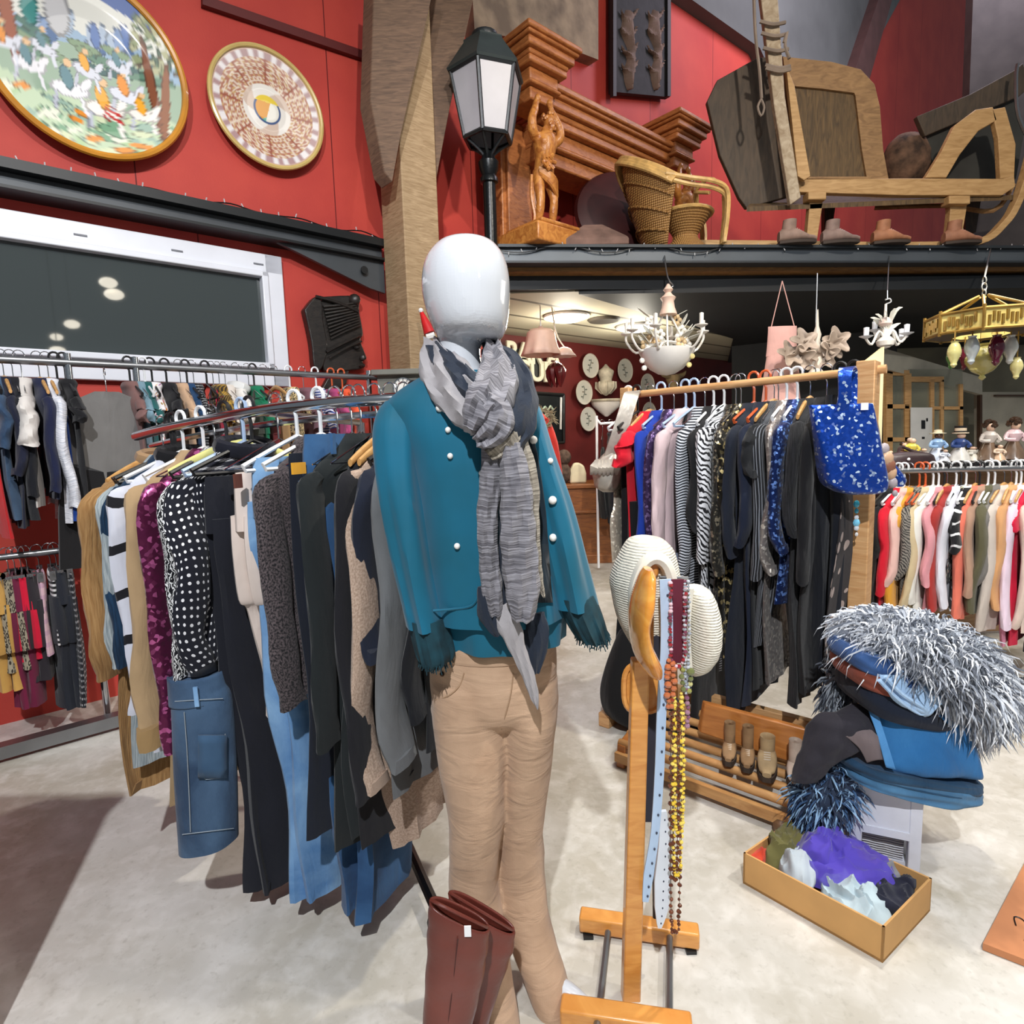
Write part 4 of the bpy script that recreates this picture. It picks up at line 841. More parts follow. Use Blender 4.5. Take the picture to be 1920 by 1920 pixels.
MB().tube([ck+V((.063*cos(a), .003, .063*sin(a))) for a in [2*pi*j/28 for j in range(28)]], .006, 6, loop=True).build('bezel', CHROME, t)
b = MB()
for a in range(12): b.box(ck+V((.05*sin(a*pi/6), .003, .05*cos(a*pi/6))), (.0025, .001, .005))
b.tube([ck+V((0, 0, 0)), ck+V((.012, 0, .034))], .002, 4); b.tube([ck, ck+V((-.02, 0, -.015))], .002, 4); b.build('hand', BLK, t)
# ================================================================= street lamp
LX, LY = P(921, 460, 4.42).x, 4.42
def zat(px, py, Y): return P(px, py, Y).z
t = thing('street_lamp', 'black cast iron street lamp with frosted lantern rising beside the gallery edge', 'street lamp', (LX, LY, 0))
z = lambda py: zat(921, py, LY)
MB().lathe((LX, LY, 0), [(.16, 0), (.16, .06), (.11, .12), (.09, .5), (.06, .6), (.048, 1.0), (.045, z(345)), (.062, z(343)), (.062, z(335)), (.05, z(330)), (.066, z(318)), (.072, z(305)), (.05, z(298)), (.03, z(285))], 20).build('post', mat((24, 26, 28), .3, .5, .1, bump=.1), t)
R6 = lambda r, zz, k=0: [V((LX+r*cos(pi/3*j+.35), LY+r*sin(pi/3*j+.35), zz)) for j in range(6)]
rb, rt_ = .165, .245; zb_, zt2 = z(263), z(146)
b = MB()
for j in range(6):
    b.tube([R6(rb, zb_)[j], R6(rt_, zt2)[j]], .014, 6)
    for rr_, zz in ((rb, zb_), (rt_, zt2)): b.tube([R6(rr_, zz)[j], R6(rr_, zz)[(j+1) % 6]], .015, 6)
b.build('lantern_frame', IRON, t)
FR = mat((172, 170, 176), .4, 0, .06, spec=.6)
for j in range(6):
    a, c, d, e = R6(rb-.005, zb_)[j], R6(rb-.005, zb_)[(j+1) % 6], R6(rt_-.005, zt2)[(j+1) % 6], R6(rt_-.005, zt2)[j]
    nn = (c-a).cross(e-a).normalized(); MB().prism([a, c, d, e], nn*.006).build('glass_pane', FR, t)
b = MB(); b.rings([R6(rt_+.02, zt2), R6(rt_+.03, zt2+.015), R6(.15, z(88)), R6(.15, z(83)), R6(.11, z(80)), R6(.10, z(72))]); b.build('roof', mat((58, 66, 66), .45, .4, .15), t)
MB().lathe((LX, LY, 0), [(.085, z(80)), (.095, z(74)), (.09, z(66)), (.06, z(60)), (.035, z(57)), (.02, z(54))], 18).build('finial', IRON, t)
b = MB()
for j in range(6): b.tube([R6(.03, z(292))[j], R6(.075, z(280))[j], R6(rb-.01, zb_)[j]], .011, 6, k=3)
b.build('bracket', IRON, t)
# ================================================================= carved mantelpiece on the gallery
WD1 = wood((188, 120, 66), (150, 88, 46), (4, 4, 12), .45, .15); WD2 = wood((206, 140, 68), (158, 92, 40), (7, 7, 7), .35, .2)
mo = P(1022, 470, 4.72); mo.z = ZT
t = thing('mantelpiece', 'large carved oak mantelpiece with two muscular bearer figures, on the gallery', 'mantelpiece', mo); az = (U, NW, V((0, 0, 1)))
def mb_box(b, s, o, z0, z1, hs, ho, m=0): return b.box(mo+U*s+NW*o+V((0, 0, (z0+z1)/2-ZT)), (hs, ho, (z1-z0)/2), az, m)
ztop = zat(1000, 45, 4.55); 
prof = [(.0, .05, .34), (.05, .08, .32), (.08, .15, .29), (.15, .19, .25), (.19, .25, .24), (.25, .36, .18), (.36, .39, .20), (.39, .50, .15)]
b = MB()
for a, c, hp in prof: mb_box(b, .93, .25+.12, ztop-.20-c, ztop-.20-a, .80, hp)
b.build('lintel', WD1, t, bev=.012)
for s in (0, 1.80):
    b = MB()
    for a, c, hp in prof: mb_box(b, s+.04, .16, ztop-c*.80, ztop-a*.80, hp*.80, hp*.85)
    b.build('capital', WD1, t, bev=.012)
    b = MB(); mb_box(b, s+.06, .42, ZT, ztop-.4, .16, .06); mb_box(b, s+.06, .36, ZT+.1, ztop-.46, .12, .03); b.build('pilaster', WD1, t, bev=.01)
    b = MB(); mb_box(b, s, .06, ZT, ZT+.13, .24, .24); mb_box(b, s, .02, ZT+.13, ZT+.16, .20, .2); b.build('plinth', WD2, t, bev=.012)
def bearer(s):
    o = mo+U*s+NW*.0+V((0, 0, .16)); H = ztop-.40-(ZT+.16); k = H/1.28
    X, Yv = U, NW
    def q(x, y, zz): return o+X*(x*k)+Yv*(y*k)+V((0, 0, zz*k))
    b = MB()
    T = lambda pts, r, n=12: b.tube([q(*p) for p in pts], [x*k for x in r], n, k=3)
    T([(-.09, -.02, .0), (-.09, -.0, .06), (-.085, -.02, .14), (-.09, -.045, .28), (-.085, -.02, .42), (-.06, 0, .56)], [.034, .032, .046, .048, .06, .075])
    T([(.08, -.06, .0), (.085, -.04, .06), (.08, -.05, .14), (.075, -.075, .28), (.07, -.04, .42), (.055, 0, .56)], [.034, .032, .046, .046, .06, .075])
    for x, y in ((-.09, -.06), (.085, -.1)): b.ball(q(x, y, .02), (.035*k, .075*k, .025*k), 10, ax=az)
    T([(0, 0, .50), (0, -.01, .58), (0, -.02, .68), (0, -.03, .78), (0, -.02, .88), (0, 0, .93)], [.105, .108, .10, .118, .125, .06], 16)
    for sx in (-1, 1):
        b.ball(q(sx*.055, -.10, .82), (.06*k, .035*k, .045*k), 10, ax=az)
        T([(sx*.12, -.01, .87), (sx*.19, -.05, .92), (sx*.20, -.06, 1.02), (sx*.14, -.04, 1.13), (sx*.10, -.02, 1.22)], [.05, .052, .045, .04, .03])
        b.ball(q(sx*.085, -.03, 1.25), (.045*k, .035*k, .05*k), 8, ax=az)
        for zz in (.62, .67, .72): b.ball(q(sx*.035, -.105, zz), (.03*k, .018*k, .022*k), 8, ax=az)
    T([(0, 0, .9), (.03, -.02, .99)], [.05, .045]); b.ball(q(.05, -.05, 1.06), (.06*k, .07*k, .08*k), 12, ax=az); b.ball(q(.06, -.12, 1.05), (.014*k, .02*k, .022*k), 8, ax=az); b.ball(q(.05, -.09, 1.0), (.04*k, .045*k, .05*k), 8, ax=az)
    b.build('bearer_figure', WD2, t, mods=[('REMESH', dict(mode='VOXEL', voxel_size=.011)), ('SMOOTH', dict(iterations=2))])
    b = MB()
    for i in range(7):
        f = i/6; b.tube([q(-.12+.02*f, -.06, .56-f*.06), q(-.02, -.13, .50-f*.1), q(.09, -.1, .46-f*.14), q(.13, -.02, .44-f*.12)], .022*k, 7, k=4)
    for a in range(7): b.tube([q(-.06, -.12, .62), q(-.06+.10*cos(a*.9), -.15, .62+.09*sin(a*.9)), q(-.06+.05*cos(a*.9+.5), -.14, .6+.05*sin(a*.9+.5))], .018*k, 6, k=4)
    for i in range(4): b.tube([q(-.13+.015*i, .04, .52), q(-.15+.02*i, .03, .3), q(-.12+.02*i, .02, .12), q(-.14+.02*i, .02, .0)], .02*k, 6, k=4)
    b.build('loincloth', WD2, t)
    b = MB()
    for i in range(14): a = i*2.4; b.ball(q(.05+.055*cos(a), -.045+.05*sin(a), 1.1+.03*sin(i)), .022*k, 6)
    for i in range(6): b.ball(q(.05+.03*cos(i), -.1, .98+.012*i), .02*k, 6)
    b.build('hair', WD2, t)
bearer(0); bearer(1.80)
# ================================================================= gallery objects
t = thing('carved_plaque', 'tall dark speckled carved panel hung above the mantelpiece', 'panel', W(1203, 178, .1))
MB().prism([W(x, y, .1) for x, y in ((1150, -50), (1256, -50), (1256, 182), (1150, 172))], NW*.06).build('board', mat((44, 44, 46), .8, 0, .3, 8, .4, 20), t)
RB = mat((116, 92, 78), .7, 0, .2)
for i, (x0, w_) in enumerate(((1178, .05), (1228, .05))):
    b = MB(); b.tube([W(x0, 20, .11), W(x0-6, 60, .11), W(x0+5, 100, .11), W(x0-3, 140, .11), W(x0+2, 170, .11)], [.05, .10, .06, .09, .05], 8, k=4, flat=.3)
    for y in (30, 62, 95, 128): b.tube([W(x0, y+8, .12), W(x0+12, y-4, .12), W(x0+18, y-16, .12)], [.04, .03, .02], 6, k=2, flat=.4); b.tube([W(x0, y+8, .12), W(x0-10, y, .12), W(x0-14, y-14, .12)], [.04, .03, .02], 6, k=2, flat=.4)
    b.build('carved_figure', RB, t, mods=[('REMESH', dict(mode='VOXEL', voxel_size=.02))])
for x in (1150, 1252): MB().prism([W(x, -50, .13), W(x+6, -50, .13), W(x+6, 180, .13), W(x, 180, .13)], NW*.04).build('frame_side', mat((24, 22, 22), .6), t)
c = P(1110, 470, 4.85); c.z = ZT
b = MB(); w_ = .24
b.rings([[c+V((x*w_*k_, y*w_*k_, z_)) for x, y in ((-1, -1), (1, -1), (1, 1), (-1, 1))] for k_, z_ in ((1, 0), (1, .05), (.92, .07), (.30, .2), (.02, .21))])
tag(b.build('pyramid_stone', mat((134, 104, 92), .9, 0, .3, 6, .5, 15), bev=.01), 'weathered pinkish stone pyramid cap next to the mantelpiece base', 'stone cap')
c = P(1160, 400, 5.35); MB_ = MB().lathe(c, [(.001, -.03), (.36, -.03), (.38, 0), (.36, .03), (.3, .045), (.001, .05)], 40, 0, V((.1, -1, .25))); tag(MB_.build('round_tray', mat((64, 22, 20), .4, 0, .2)), 'dark red round tray leaning behind the wicker chair', 'tray')
# wicker chair
k = NT('wicker'); co = k.co('Object'); wv_ = k.n('TexWave', {'Vector': co, 'Scale': 26, 'Distortion': 1.5, 'Detail': 2}, bands_direction='X').outputs['Fac']; w2 = k.n('TexWave', {'Vector': co, 'Scale': 20, 'Distortion': 1}, bands_direction='Z').outputs['Fac']
k.set(Base_Color=k.mix(k.math('MULTIPLY', wv_, w2), lin((128, 88, 44)), lin((206, 160, 92))), Roughness=.55); k.bump(k.math('ADD', wv_, w2), .5, .01); WICK = k.m; CANE = mat((214, 172, 104), .45, 0, .2, 20)
wy = 4.92; wc = P(1255, 470, wy); wc.z = ZT; t = thing('wicker_chair', 'small peacock style wicker chair on the gallery edge', 'chair', wc)
b = MB(); rows_ = []
for i in range(9):
    f = i/8; ring = []
    for j in range(17):
        a = -1.25+2.5*j/16; topx = lambda a_: P(1238+0*a_, 345, wy)
        # bottom circle to flaring fan
        r0 = .20; p0 = wc+V((-.02-r0*cos(a)*.75, -r0*sin(a), 0)); hgt = .66-.24*abs(a/1.25)**1.2
        p1 = wc+V((-.30*cos(a)*1.25+.06*abs(a), -.46*sin(a)*.85, hgt+.06*cos(a)))
        ring.append(p0.lerp(p1, f)+V((-.03*sin(pi*f)*cos(a), 0, 0)))
    rows_.append(ring)
b.rings(rows_, False, False); b.build('back_shell', WICK, t, mods=[('SOLIDIFY', dict(thickness=.015))])
for d_ in (0, .028, .052): MB().tube([p+V((-d_*.6, 0, -d_*.7)) for p in rows_[-1]], .018, 7, k=2).build('rim_roll', CANE, t)
for i in (2, 4, 6): MB().tube([p+V((-.012, 0, 0)) for p in rows_[i]], .008, 5).build('binding', WICK, t)
MB().lathe(wc+V((.12, -.02, 0)), [(.19, 0), (.17, .03), (.10, .10), (.09, .13), (.15, .22), (.19, .27), (.2, .285), (.19, .30), (.01, .295)], 26).build('seat', WICK, t)
MB().tube([wc+V((.12+.2*cos(a), -.02+.2*sin(a), .29)) for a in [2*pi*j/24 for j in range(24)]], .014, 6, loop=True).build('seat_rim', CANE, t)
for s in (-1, 1):
    for e_ in (0, .03): MB().tube([wc+V((-.12, s*.36, .46-e_)), wc+V((.05, s*(.38-e_), .42-e_)), wc+V((.22, s*(.36-e_), .40-e_)), wc+V((.33, s*(.32-e_), .36-e_)), wc+V((.35, s*(.3-e_), .22)), wc+V((.33, s*(.28-e_), .0))], .017, 7, k=4).build('arm', CANE, t)
    MB().ribbon([wc+V((.34, s*.27, .34)), wc+V((.35, s*.25, .2)), wc+V((.33, s*.25, 0))], .10, .02, k=3, up=(0, 1, 0)).build('front_panel', CANE, t)
for s in (-1, 1): MB().tube([wc+V((.31, s*.3, .38)), wc+V((.26, s*.15, .50)), wc+V((.20, 0, .46)), wc+V((.26, -s*.15, .40))], .013, 6, k=4).build('cane_loop', CANE, t)
# ================================================================= sled
SW = wood((160, 124, 82), (124, 92, 58), (3, 10, 10), .6, .2); SP_ = wood((108, 84, 52), (70, 54, 34), (12, 12, 2), .7, .3); SG = wood((84, 70, 56), (62, 53, 44), (9, 9, 2), .7, .3); SL_ = wood((196, 158, 108), (166, 128, 80), (2, 12, 12), .6, .15)
sy = 5.02; t = thing('sled', 'big old wooden passenger sled standing on the gallery', 'sled', P(1640, 470, sy))
def sp(pts, Y, th=.045, k=1): 
    q = cr(pts+[pts[0]], k)[:-1] if k > 1 else pts
    return MB().prism([P(x, y, Y) for x, y in q], (0, th, 0))
def frame_panel(out, inn, Y, th, name, mt, mt2):
    n = len(out); b = MB(); ov = [P(x, y, Y) for x, y in out]; iv = [P(x, y, Y) for x, y in inn]; d = V((0, th, 0))
    vv = ov+iv+[p+d for p in ov]+[p+d for p in iv]; f = []
    for i in range(n):
        j = (i+1) % n; f += [(i, j, n+j, n+i), (2*n+j, 2*n+i, 3*n+i, 3*n+j), (j, i, 2*n+i, 2*n+j), (n+i, n+j, 3*n+j, 3*n+i)]
    b.add(vv, f); fo = b.build(name, mt, t, bev=.005); MB().prism([p+V((0, th*.45, 0)) for p in iv], (0, th*.3, 0)).build(name.replace('frame', 'board'), mt2, fo)
frame_panel([(1468, 106), (1560, 116), (1614, 130), (1640, 158), (1650, 200), (1656, 280), (1666, 335), (1508, 335), (1500, 300), (1478, 180)], [(1475, 160), (1540, 166), (1602, 174), (1604, 180), (1608, 210), (1616, 280), (1625, 331), (1512, 331), (1510, 300), (1480, 200)], sy, .05, 'side_frame', SW, SP_)
sp([(1326, 190), (1345, 150), (1420, 108), (1470, 104), (1480, 180), (1515, 345), (1500, 362), (1400, 390), (1386, 370), (1350, 290)], sy+.12, .05).build('back_board', SG, t, bev=.006)
sp([(1492, 336), (1700, 334), (1880, 335), (1902, 330), (1904, 350), (1880, 366), (1700, 366), (1496, 360)], sy-.03, .06).build('side_rail', SL_, t, bev=.005)
b = MB(); b.prism([P(1400, 388, sy), P(1900, 366, sy), P(1900, 352, sy+.8), P(1440, 352, sy+.8)], (0, 0, -.035)); b.build('deck', SP_, t)
for x0, x1, y0, y1 in ((1516, 1540, 366, 452), (1780, 1810, 374, 455)):
    sp([(x0+2, y0), (x1+4, y0), (x1+2, y0+22), (x1-8, y1), (x0-4, y1), (x0+2, y0+22)], sy, .06).build('leg', SL_, t, bev=.005)
    sp([(x0, y0-8), (x1+10, y0-8), (x1+10, y0+8), (x0, y0+8)], sy-.06, .10).build('cross_peg', SL_, t, bev=.008)
    sp([(x0+30, y0-4), (x1+30, y0-4), (x1+20, y1-20), (x0+30, y1-20)], sy+.75, .06).build('far_leg', SG, t)
MB().ribbon([P(1280, 458, sy), P(1500, 460, sy), P(1700, 462, sy), P(1830, 455, sy), P(1880, 420, sy), P(1905, 380, sy), P(1925, 320, sy), P(1945, 240, sy)], .075, .05, k=5, up=(0, 1, 0)).build('runner', SL_, t, bev=.004)
MB().tube([P(1900, 345, sy+.05), P(1862, 395, sy+.1), P(1770, 386, sy+.3), P(1640, 390, sy+.5)], .02, 6, k=4).build('drag_rod', SW, t)
sp([(1719, 218), (1820, 176), (1905, 130), (1918, 118), (1935, 160), (1912, 180), (1830, 215), (1735, 255)], sy+.3, .05).build('dash_rail', SG, t, bev=.006)
sp([(1730, 250), (1905, 175), (1920, 250), (1905, 335), (1760, 335)], sy+.36, .03).build('dash_board', mat((58, 58, 54), .8, 0, .25, 4), t)
sp([(1735, 333), (1765, 285), (1790, 235), (1830, 205), (1862, 200), (1870, 225), (1835, 245), (1800, 290), (1775, 333)], sy+.02, .05).build('brace', SL_, t, bev=.006)
sp([(1860, 205), (1885, 200), (1905, 270), (1902, 335), (1876, 335), (1872, 260)], sy+.02, .05).build('brace', SL_, t, bev=.006)
b = MB(); b.tube([P(1908, 120, sy+.1), P(1905, 150, sy+.1), P(1910, 220, sy+.1), P(1945, 290, sy+.1)], .014, 6, k=4); b.build('iron_strap', STEEL, t)
b = MB(); b.ball(P(1700, 300, sy+.45), (.2, .15, .22), 14); b.build('seat_bundle', mat((122, 92, 72), .9, 0, .5, 9, .4), t)
# pole with rope leaning on the sled
t = thing('wooden_shaft', 'pale wooden shaft with leather straps leaning against the sled', 'pole', P(1495, 380, 4.86))
MB().prism([P(x, y, 4.86) for x, y in ((1420, -60), (1455, -60), (1472, 180), (1502, 370), (1482, 384), (1452, 200))], (0, .05, 0)).build('shaft', wood((186, 170, 146), (146, 126, 100), (6, 6, 6), .7, .2), t, bev=.006)
MB().prism([P(x, y, 4.9) for x, y in ((1474, 120), (1490, 160), (1520, 330), (1508, 338), (1496, 330))], (0, .04, 0)).build('wedge', SL_, t, bev=.004)
RP = mat((148, 132, 118), .8, 0, .2)
b = MB()
for y in (40, 62, 90, 122, 128): b.tube([P(1420+y*.12, y, 4.84), P(1445+y*.13, y+6, 4.83), P(1468+y*.11, y+2, 4.84)], .013, 6, k=3)
b.tube([P(1412, -60, 4.84), P(1416, 60, 4.84), P(1424, 130, 4.83), P(1428, 185, 4.83)], .012, 6, k=4); b.tube([P(1428, 185, 4.83), P(1421, 200, 4.83), P(1427, 217, 4.83), P(1433, 202, 4.83), P(1428, 187, 4.83)], .009, 6, k=3)
b.tube([P(1470, 80, 4.83), P(1476, 60, 4.82), P(1472, 85, 4.83), P(1480, 110, 4.82)], .012, 6, k=4); b.build('strap', RP, t)
# ================================================================= shoes
def shoe(pos, yaw, L, mt, label, group, boot=0, name='ankle_boot', sole=None, par=None):
    t = thing(name, label, 'shoe' if not boot else 'boot', pos, group, yaw); rows_ = []
    for i in range(15):
        f = i/14; x = -L/2+L*f; w_ = L*.17*(.72+.5*sin(pi*min(1, f*1.05))**.8)*(1 if f < .9 else .75); h = L*(.34 if f < .45 else .34-.20*min(1, (f-.45)/.35))*(1 if f < .93 else .75)
        if f < .06: h *= .8
        rows_.append([V((x, w_*math.copysign(abs(cos(a))**.7, cos(a)), .02+max(0, h*(.5+.5*sin(a))))) for a in [2*pi*j/14 for j in range(14)]])
    MB().rings(rows_).build('upper', mt, t, local=True)
    hs = L*(.55+boot); rg = [[V((-L*.24+L*(.20-.02*f)*cos(a)+.01*f, L*(.155+.01*f)*sin(a), L*.22+(hs-L*.22)*f)) for a in [2*pi*j/14 for j in range(14)]] for f in (0, .5, 1)]
    rg.append([V((-L*.24+L*.15*cos(a)+.01, L*.125*sin(a), hs-.012)) for a in [2*pi*j/14 for j in range(14)]]); rg.append([V((-L*.24+L*.13*cos(a), L*.1*sin(a), hs-L*.2)) for a in [2*pi*j/14 for j in range(14)]])
    MB().rings(rg).build('shaft', mt, t, local=True)
    so = [V((-L/2+L*f, s*L*.18*(.75+.45*sin(pi*min(1, f*1.05)))*(1 if f < .95 else .6), 0)) for s, fs in ((-1, range(13)), (1, range(12, -1, -1))) for f in [i/12 for i in fs]]
    MB().prism(so, (0, 0, .02)).build('sole', sole or mat((60, 48, 40), .8), t, local=True)
    b = MB()
    for i in range(4): b.tube([(-L*.02+L*.05*i, -L*.07, L*.37-L*.03*i+.01), (-L*.01+L*.05*i, L*.07, L*.37-L*.03*i+.012)], .003, 5)
    b.build('lace', mat((196, 180, 160), .8), t, local=True); return t
for px, c, lb in ((1494, (146, 120, 106), 'greyish worn ankle boot below the sled seat'), (1574, (138, 114, 104), 'greyish worn ankle boot second along the gallery edge'), (1668, (168, 112, 78), 'tan worn ankle boot under the sled middle'), (1800, (164, 112, 84), 'tan worn ankle boot beside the front sled leg')):
    e = E_(px, .06); shoe(V((e.x, e.y+.03, ZT)), -.1, .27, mat(c, .7, 0, .2, 14), lb, 'old boots along the gallery edge', .1)
# fairy light cables
def cable(name, pts, label, d=.0045, lights=0, k=4):
    q = vs(pts, k); b = MB().tube(q, d, 5); t = thing(name, label, 'fairy lights', q[0]); b.build('cable', BLK, t); b = MB(); 
    for i in range(2, len(q)-2, 3): b.tube([q[i], q[i]+V((R.uniform(-.012, .012), -.004, R.choice((-1, 1, 1))*.022))], .0035, 5)
    b.build('bulb_chain', mat((198, 198, 200), .2), t)
rr = random.Random(11); s2 = s1-.02
cable('fairy_lights', [WS(s0+i*(s2-s0)/34, zt+.008+(.012 if i % 3 else .045)*rr.random(), .12) for i in range(35)], 'black fairy light cable along the steel beam above the window')
cable('fairy_lights', [A.lerp(B, i/40)-EN*.005+V((0, 0, 2.815-(.05*sin(i*pi/5)**2 if i < 16 else .012*rr.random()))) for i in range(41)], 'fairy light cable draped along the gallery edge')
# ================================================================= mannequin
MY = 1.40
SKIN = mat((206, 209, 214), .12, 0, .0, coat=.5)
mf = G(985, 1850); t = MQ = thing('mannequin', 'white faceless mannequin wearing a teal jacket, grey scarf and beige trousers', 'mannequin', (mf.x, MY, 0))
b = MB()
hd = [(446, 850, 890, .02), (450, 835, 908, .045), (462, 816, 930, .075), (490, 797, 948, .10), (530, 791, 956, .112), (570, 796, 956, .113), (605, 808, 953, .108), (625, 818, 948, .095), (637, 836, 940, .07), (641, 855, 930, .04)]
b.sil(hd, MY, .1, 32, 4)
b.sil([(600, 815, 905, .06), (640, 822, 900, .062), (690, 822, 905, .062), (730, 815, 930, .065), (780, 800, 950, .07)], MY+.01, .06, 24, 3)
b.sil([(735, 800, 940, .06), (760, 742, 1000, .09), (800, 725, 1012, .10), (900, 765, 990, .095), (1050, 800, 1000, .085), (1200, 825, 1020, .075), (1260, 825, 1026, .07)], MY+.02, .1, 24, 3)
for rw in ([(1230, 830, 925, .07, MY+.01), (1340, 832, 935, .075, MY+.01), (1430, 842, 930, .07, MY), (1600, 860, 918, .05, MY-.01), (1740, 866, 924, .045, MY-.03), (1880, 905, 948, .04, MY-.09), (1960, 925, 960, .04, MY-.12)], [(1230, 940, 1025, .07, MY+.02), (1340, 955, 1025, .075, MY+.02), (1430, 962, 1014, .06, MY+.03), (1600, 952, 1000, .045, MY+.05), (1740, 970, 1015, .04, MY+.03), (1880, 1022, 1060, .04, MY-.03)]): b.sil(rw, MY+.02, .08, 20, 3)
b.build('body', SKIN, t, mods=[('REMESH', dict(mode='VOXEL', voxel_size=.007)), ('SMOOTH', dict(iterations=6, factor=.6))])
for px, py in ((1058, 1893), (950, 1985)):
    c = G(px, py); MB().tube([c+V((-.03, .03, .04)), c+V((.01, .01, .036)), c+V((.06, -.02, .022)), c+V((.085, -.035, .014))], [.026, .026, .018, .010], 12, k=3).build('foot', SKIN, t)
# trousers
k = NT('chino'); ob = k.co('Object'); f1 = k.noise(ob, 14, 4); wv2 = k.noise(k.co('Object', (.45, .45, 1.5)), 13, 3, 1.2)
k.set(Base_Color=k.mix(k.ramp(f1, .3, .7), lin((188, 157, 130)), lin((172, 141, 115))), Roughness=.85, Sheen_Weight=.15, Specular_IOR_Level=.2); k.bump(k.math('ADD', wv2, k.math('MULTIPLY', k.noise(ob, 420, 1), .05)), .55, .014); CHINO = k.m
tr = bpy.data.objects.new('trousers', None); COL.objects.link(tr); tr.parent = t; tr.location = (0, 0, 0)
def wr(ph, am=.02, fr=5): return lambda f, a: am*sin(a*3+f*21+ph)*sin(f*pi)+am*.7*sin(f*fr*6+a+ph)*(.3+.7*f)
b = MB(); b.sil([(1185, 812, 1040, .105), (1205, 808, 1042, .11), (1240, 806, 1044, .114), (1300, 808, 1046, .112), (1330, 810, 1046, .10), (1345, 830, 1030, .07)], MY+.02, .12, 36, 4, wr(1, .012))
b.sil([(1270, 808, 950, .10, MY+.01), (1340, 811, 953, .10, MY+.01), (1430, 823, 950, .093, MY), (1530, 839, 944, .08, MY-.01), (1600, 843, 936, .074, MY-.01), (1660, 842, 934, .07, MY-.01), (1740, 846, 944, .07, MY-.03), (1810, 868, 958, .068, MY-.06), (1880, 888, 968, .066, MY-.09), (1965, 905, 980, .066, MY-.125)], MY+.01, .1, 28, 5, wr(.4, .03, 7))
b.sil([(1270, 922, 1046, .10, MY+.02), (1340, 935, 1045, .10, MY+.02), (1430, 942, 1034, .085, MY+.03), (1530, 936, 1021, .072, MY+.045), (1590, 931, 1020, .068, MY+.05), (1650, 930, 1022, .065, MY+.05), (1740, 948, 1036, .065, MY+.03), (1810, 972, 1056, .064, MY), (1892, 1004, 1080, .062, MY-.035)], MY+.02, .1, 28, 5, wr(2.2, .034, 8))
TB = b
b.build('cloth', CHINO, tr, mods=[('REMESH', dict(mode='VOXEL', voxel_size=.0055)), ('SMOOTH', dict(iterations=9))])
b = MB(); b.sil([(1178, 812, 1036, .107), (1188, 811, 1039, .112), (1214, 808, 1042, .117), (1218, 808, 1042, .112)], MY+.02, .12, 36, 2); b.build('waistband', CHINO, tr)
b = MB()
ht = surf([TB])
for x, y in ((818, 1254), (829, 1264)):
    p = ht(x, y, .003)
    if p is not None: b.ball(p, .006, 8)
b.build('rivet', mat((60, 46, 36), .3, .8), tr)
CS = mat((168, 136, 106), .9)
for nm, pts in (('fly_seam', ((962, 1262), (958, 1300), (948, 1340), (940, 1368))), ('pocket_seam', ((870, 1262), (862, 1285), (840, 1305), (816, 1312)))):
    q = [ht(x, y, .0005) for x, y in pts]
    if all(p is not None for p in q): MB().tube(q, .0016, 5, k=4).build(nm, CS, tr)
# teal jacket
k = NT('teal_crepe'); ob = k.co('Object'); 
k.set(Base_Color=k.mix(k.ramp(k.noise(ob, 5, 3), .3, .7), lin((8, 100, 130)), lin((8, 86, 108))), Roughness=.7, Sheen_Weight=.15, Specular_IOR_Level=.3); k.bump(k.noise(k.co('Object', (1, 1, .15)), 16, 2, .5), .35, .012); TEAL = k.m
jk = bpy.data.objects.new('jacket', None); COL.objects.link(jk); jk.parent = t
def jf(f, a): return (.035*sin(a*5+1.2)+.02*sin(a*9+f*3))*max(0, f-.25)
b = MB(); b.sil([(700, 800, 945, .07), (716, 770, 968, .085), (735, 742, 990, .098), (760, 722, 1008, .108), (800, 738, 1014, .122), (860, 768, 1012, .13), (940, 785, 1020, .132), (1040, 795, 1040, .132), (1120, 806, 1062, .135), (1150, 812, 1066, .137)], MY, .1, 56, 5, jf); b.build('body', TEAL, jk); JK = [b]
b = MB(); b.sil([(1070, 812, 1058, .118), (1110, 818, 1060, .12), (1150, 820, 1060, .122), (1180, 826, 1058, .123), (1198, 828, 1056, .123)], MY+.005, .1, 72, 4, lambda f, a: .05*f*sin(a*9)+.03*f*sin(a*4+1)); b.build('peplum', TEAL, jk)
def slf(f, a): return (.075*sin(a*5+f*2.5)+.04*sin(a*9-f*3))*min(1, f*1.6)+.02*sin(f*14+a)
b = MB(); b.sil([(752, 722, 800, .05, MY), (775, 706, 802, .07, MY), (820, 701, 800, .08, MY-.01), (900, 708, 800, .085, MY-.02), (1000, 728, 812, .085, MY-.03), (1090, 748, 826, .088, MY-.04), (1165, 765, 842, .09, MY-.045)], MY, .08, 36, 5, slf); b.build('sleeve', TEAL, jk); JK.append(b)
b = MB(); b.sil([(752, 950, 1005, .05, MY), (785, 960, 1020, .07, MY), (850, 975, 1040, .08, MY), (950, 1000, 1072, .085, MY), (1050, 1020, 1098, .088, MY-.01), (1130, 1034, 1116, .09, MY-.01)], MY, .08, 36, 5, slf); b.build('sleeve', TEAL, jk); JK.append(b)
TEALD = mat((10, 58, 70), .9, 0, .3, 30)
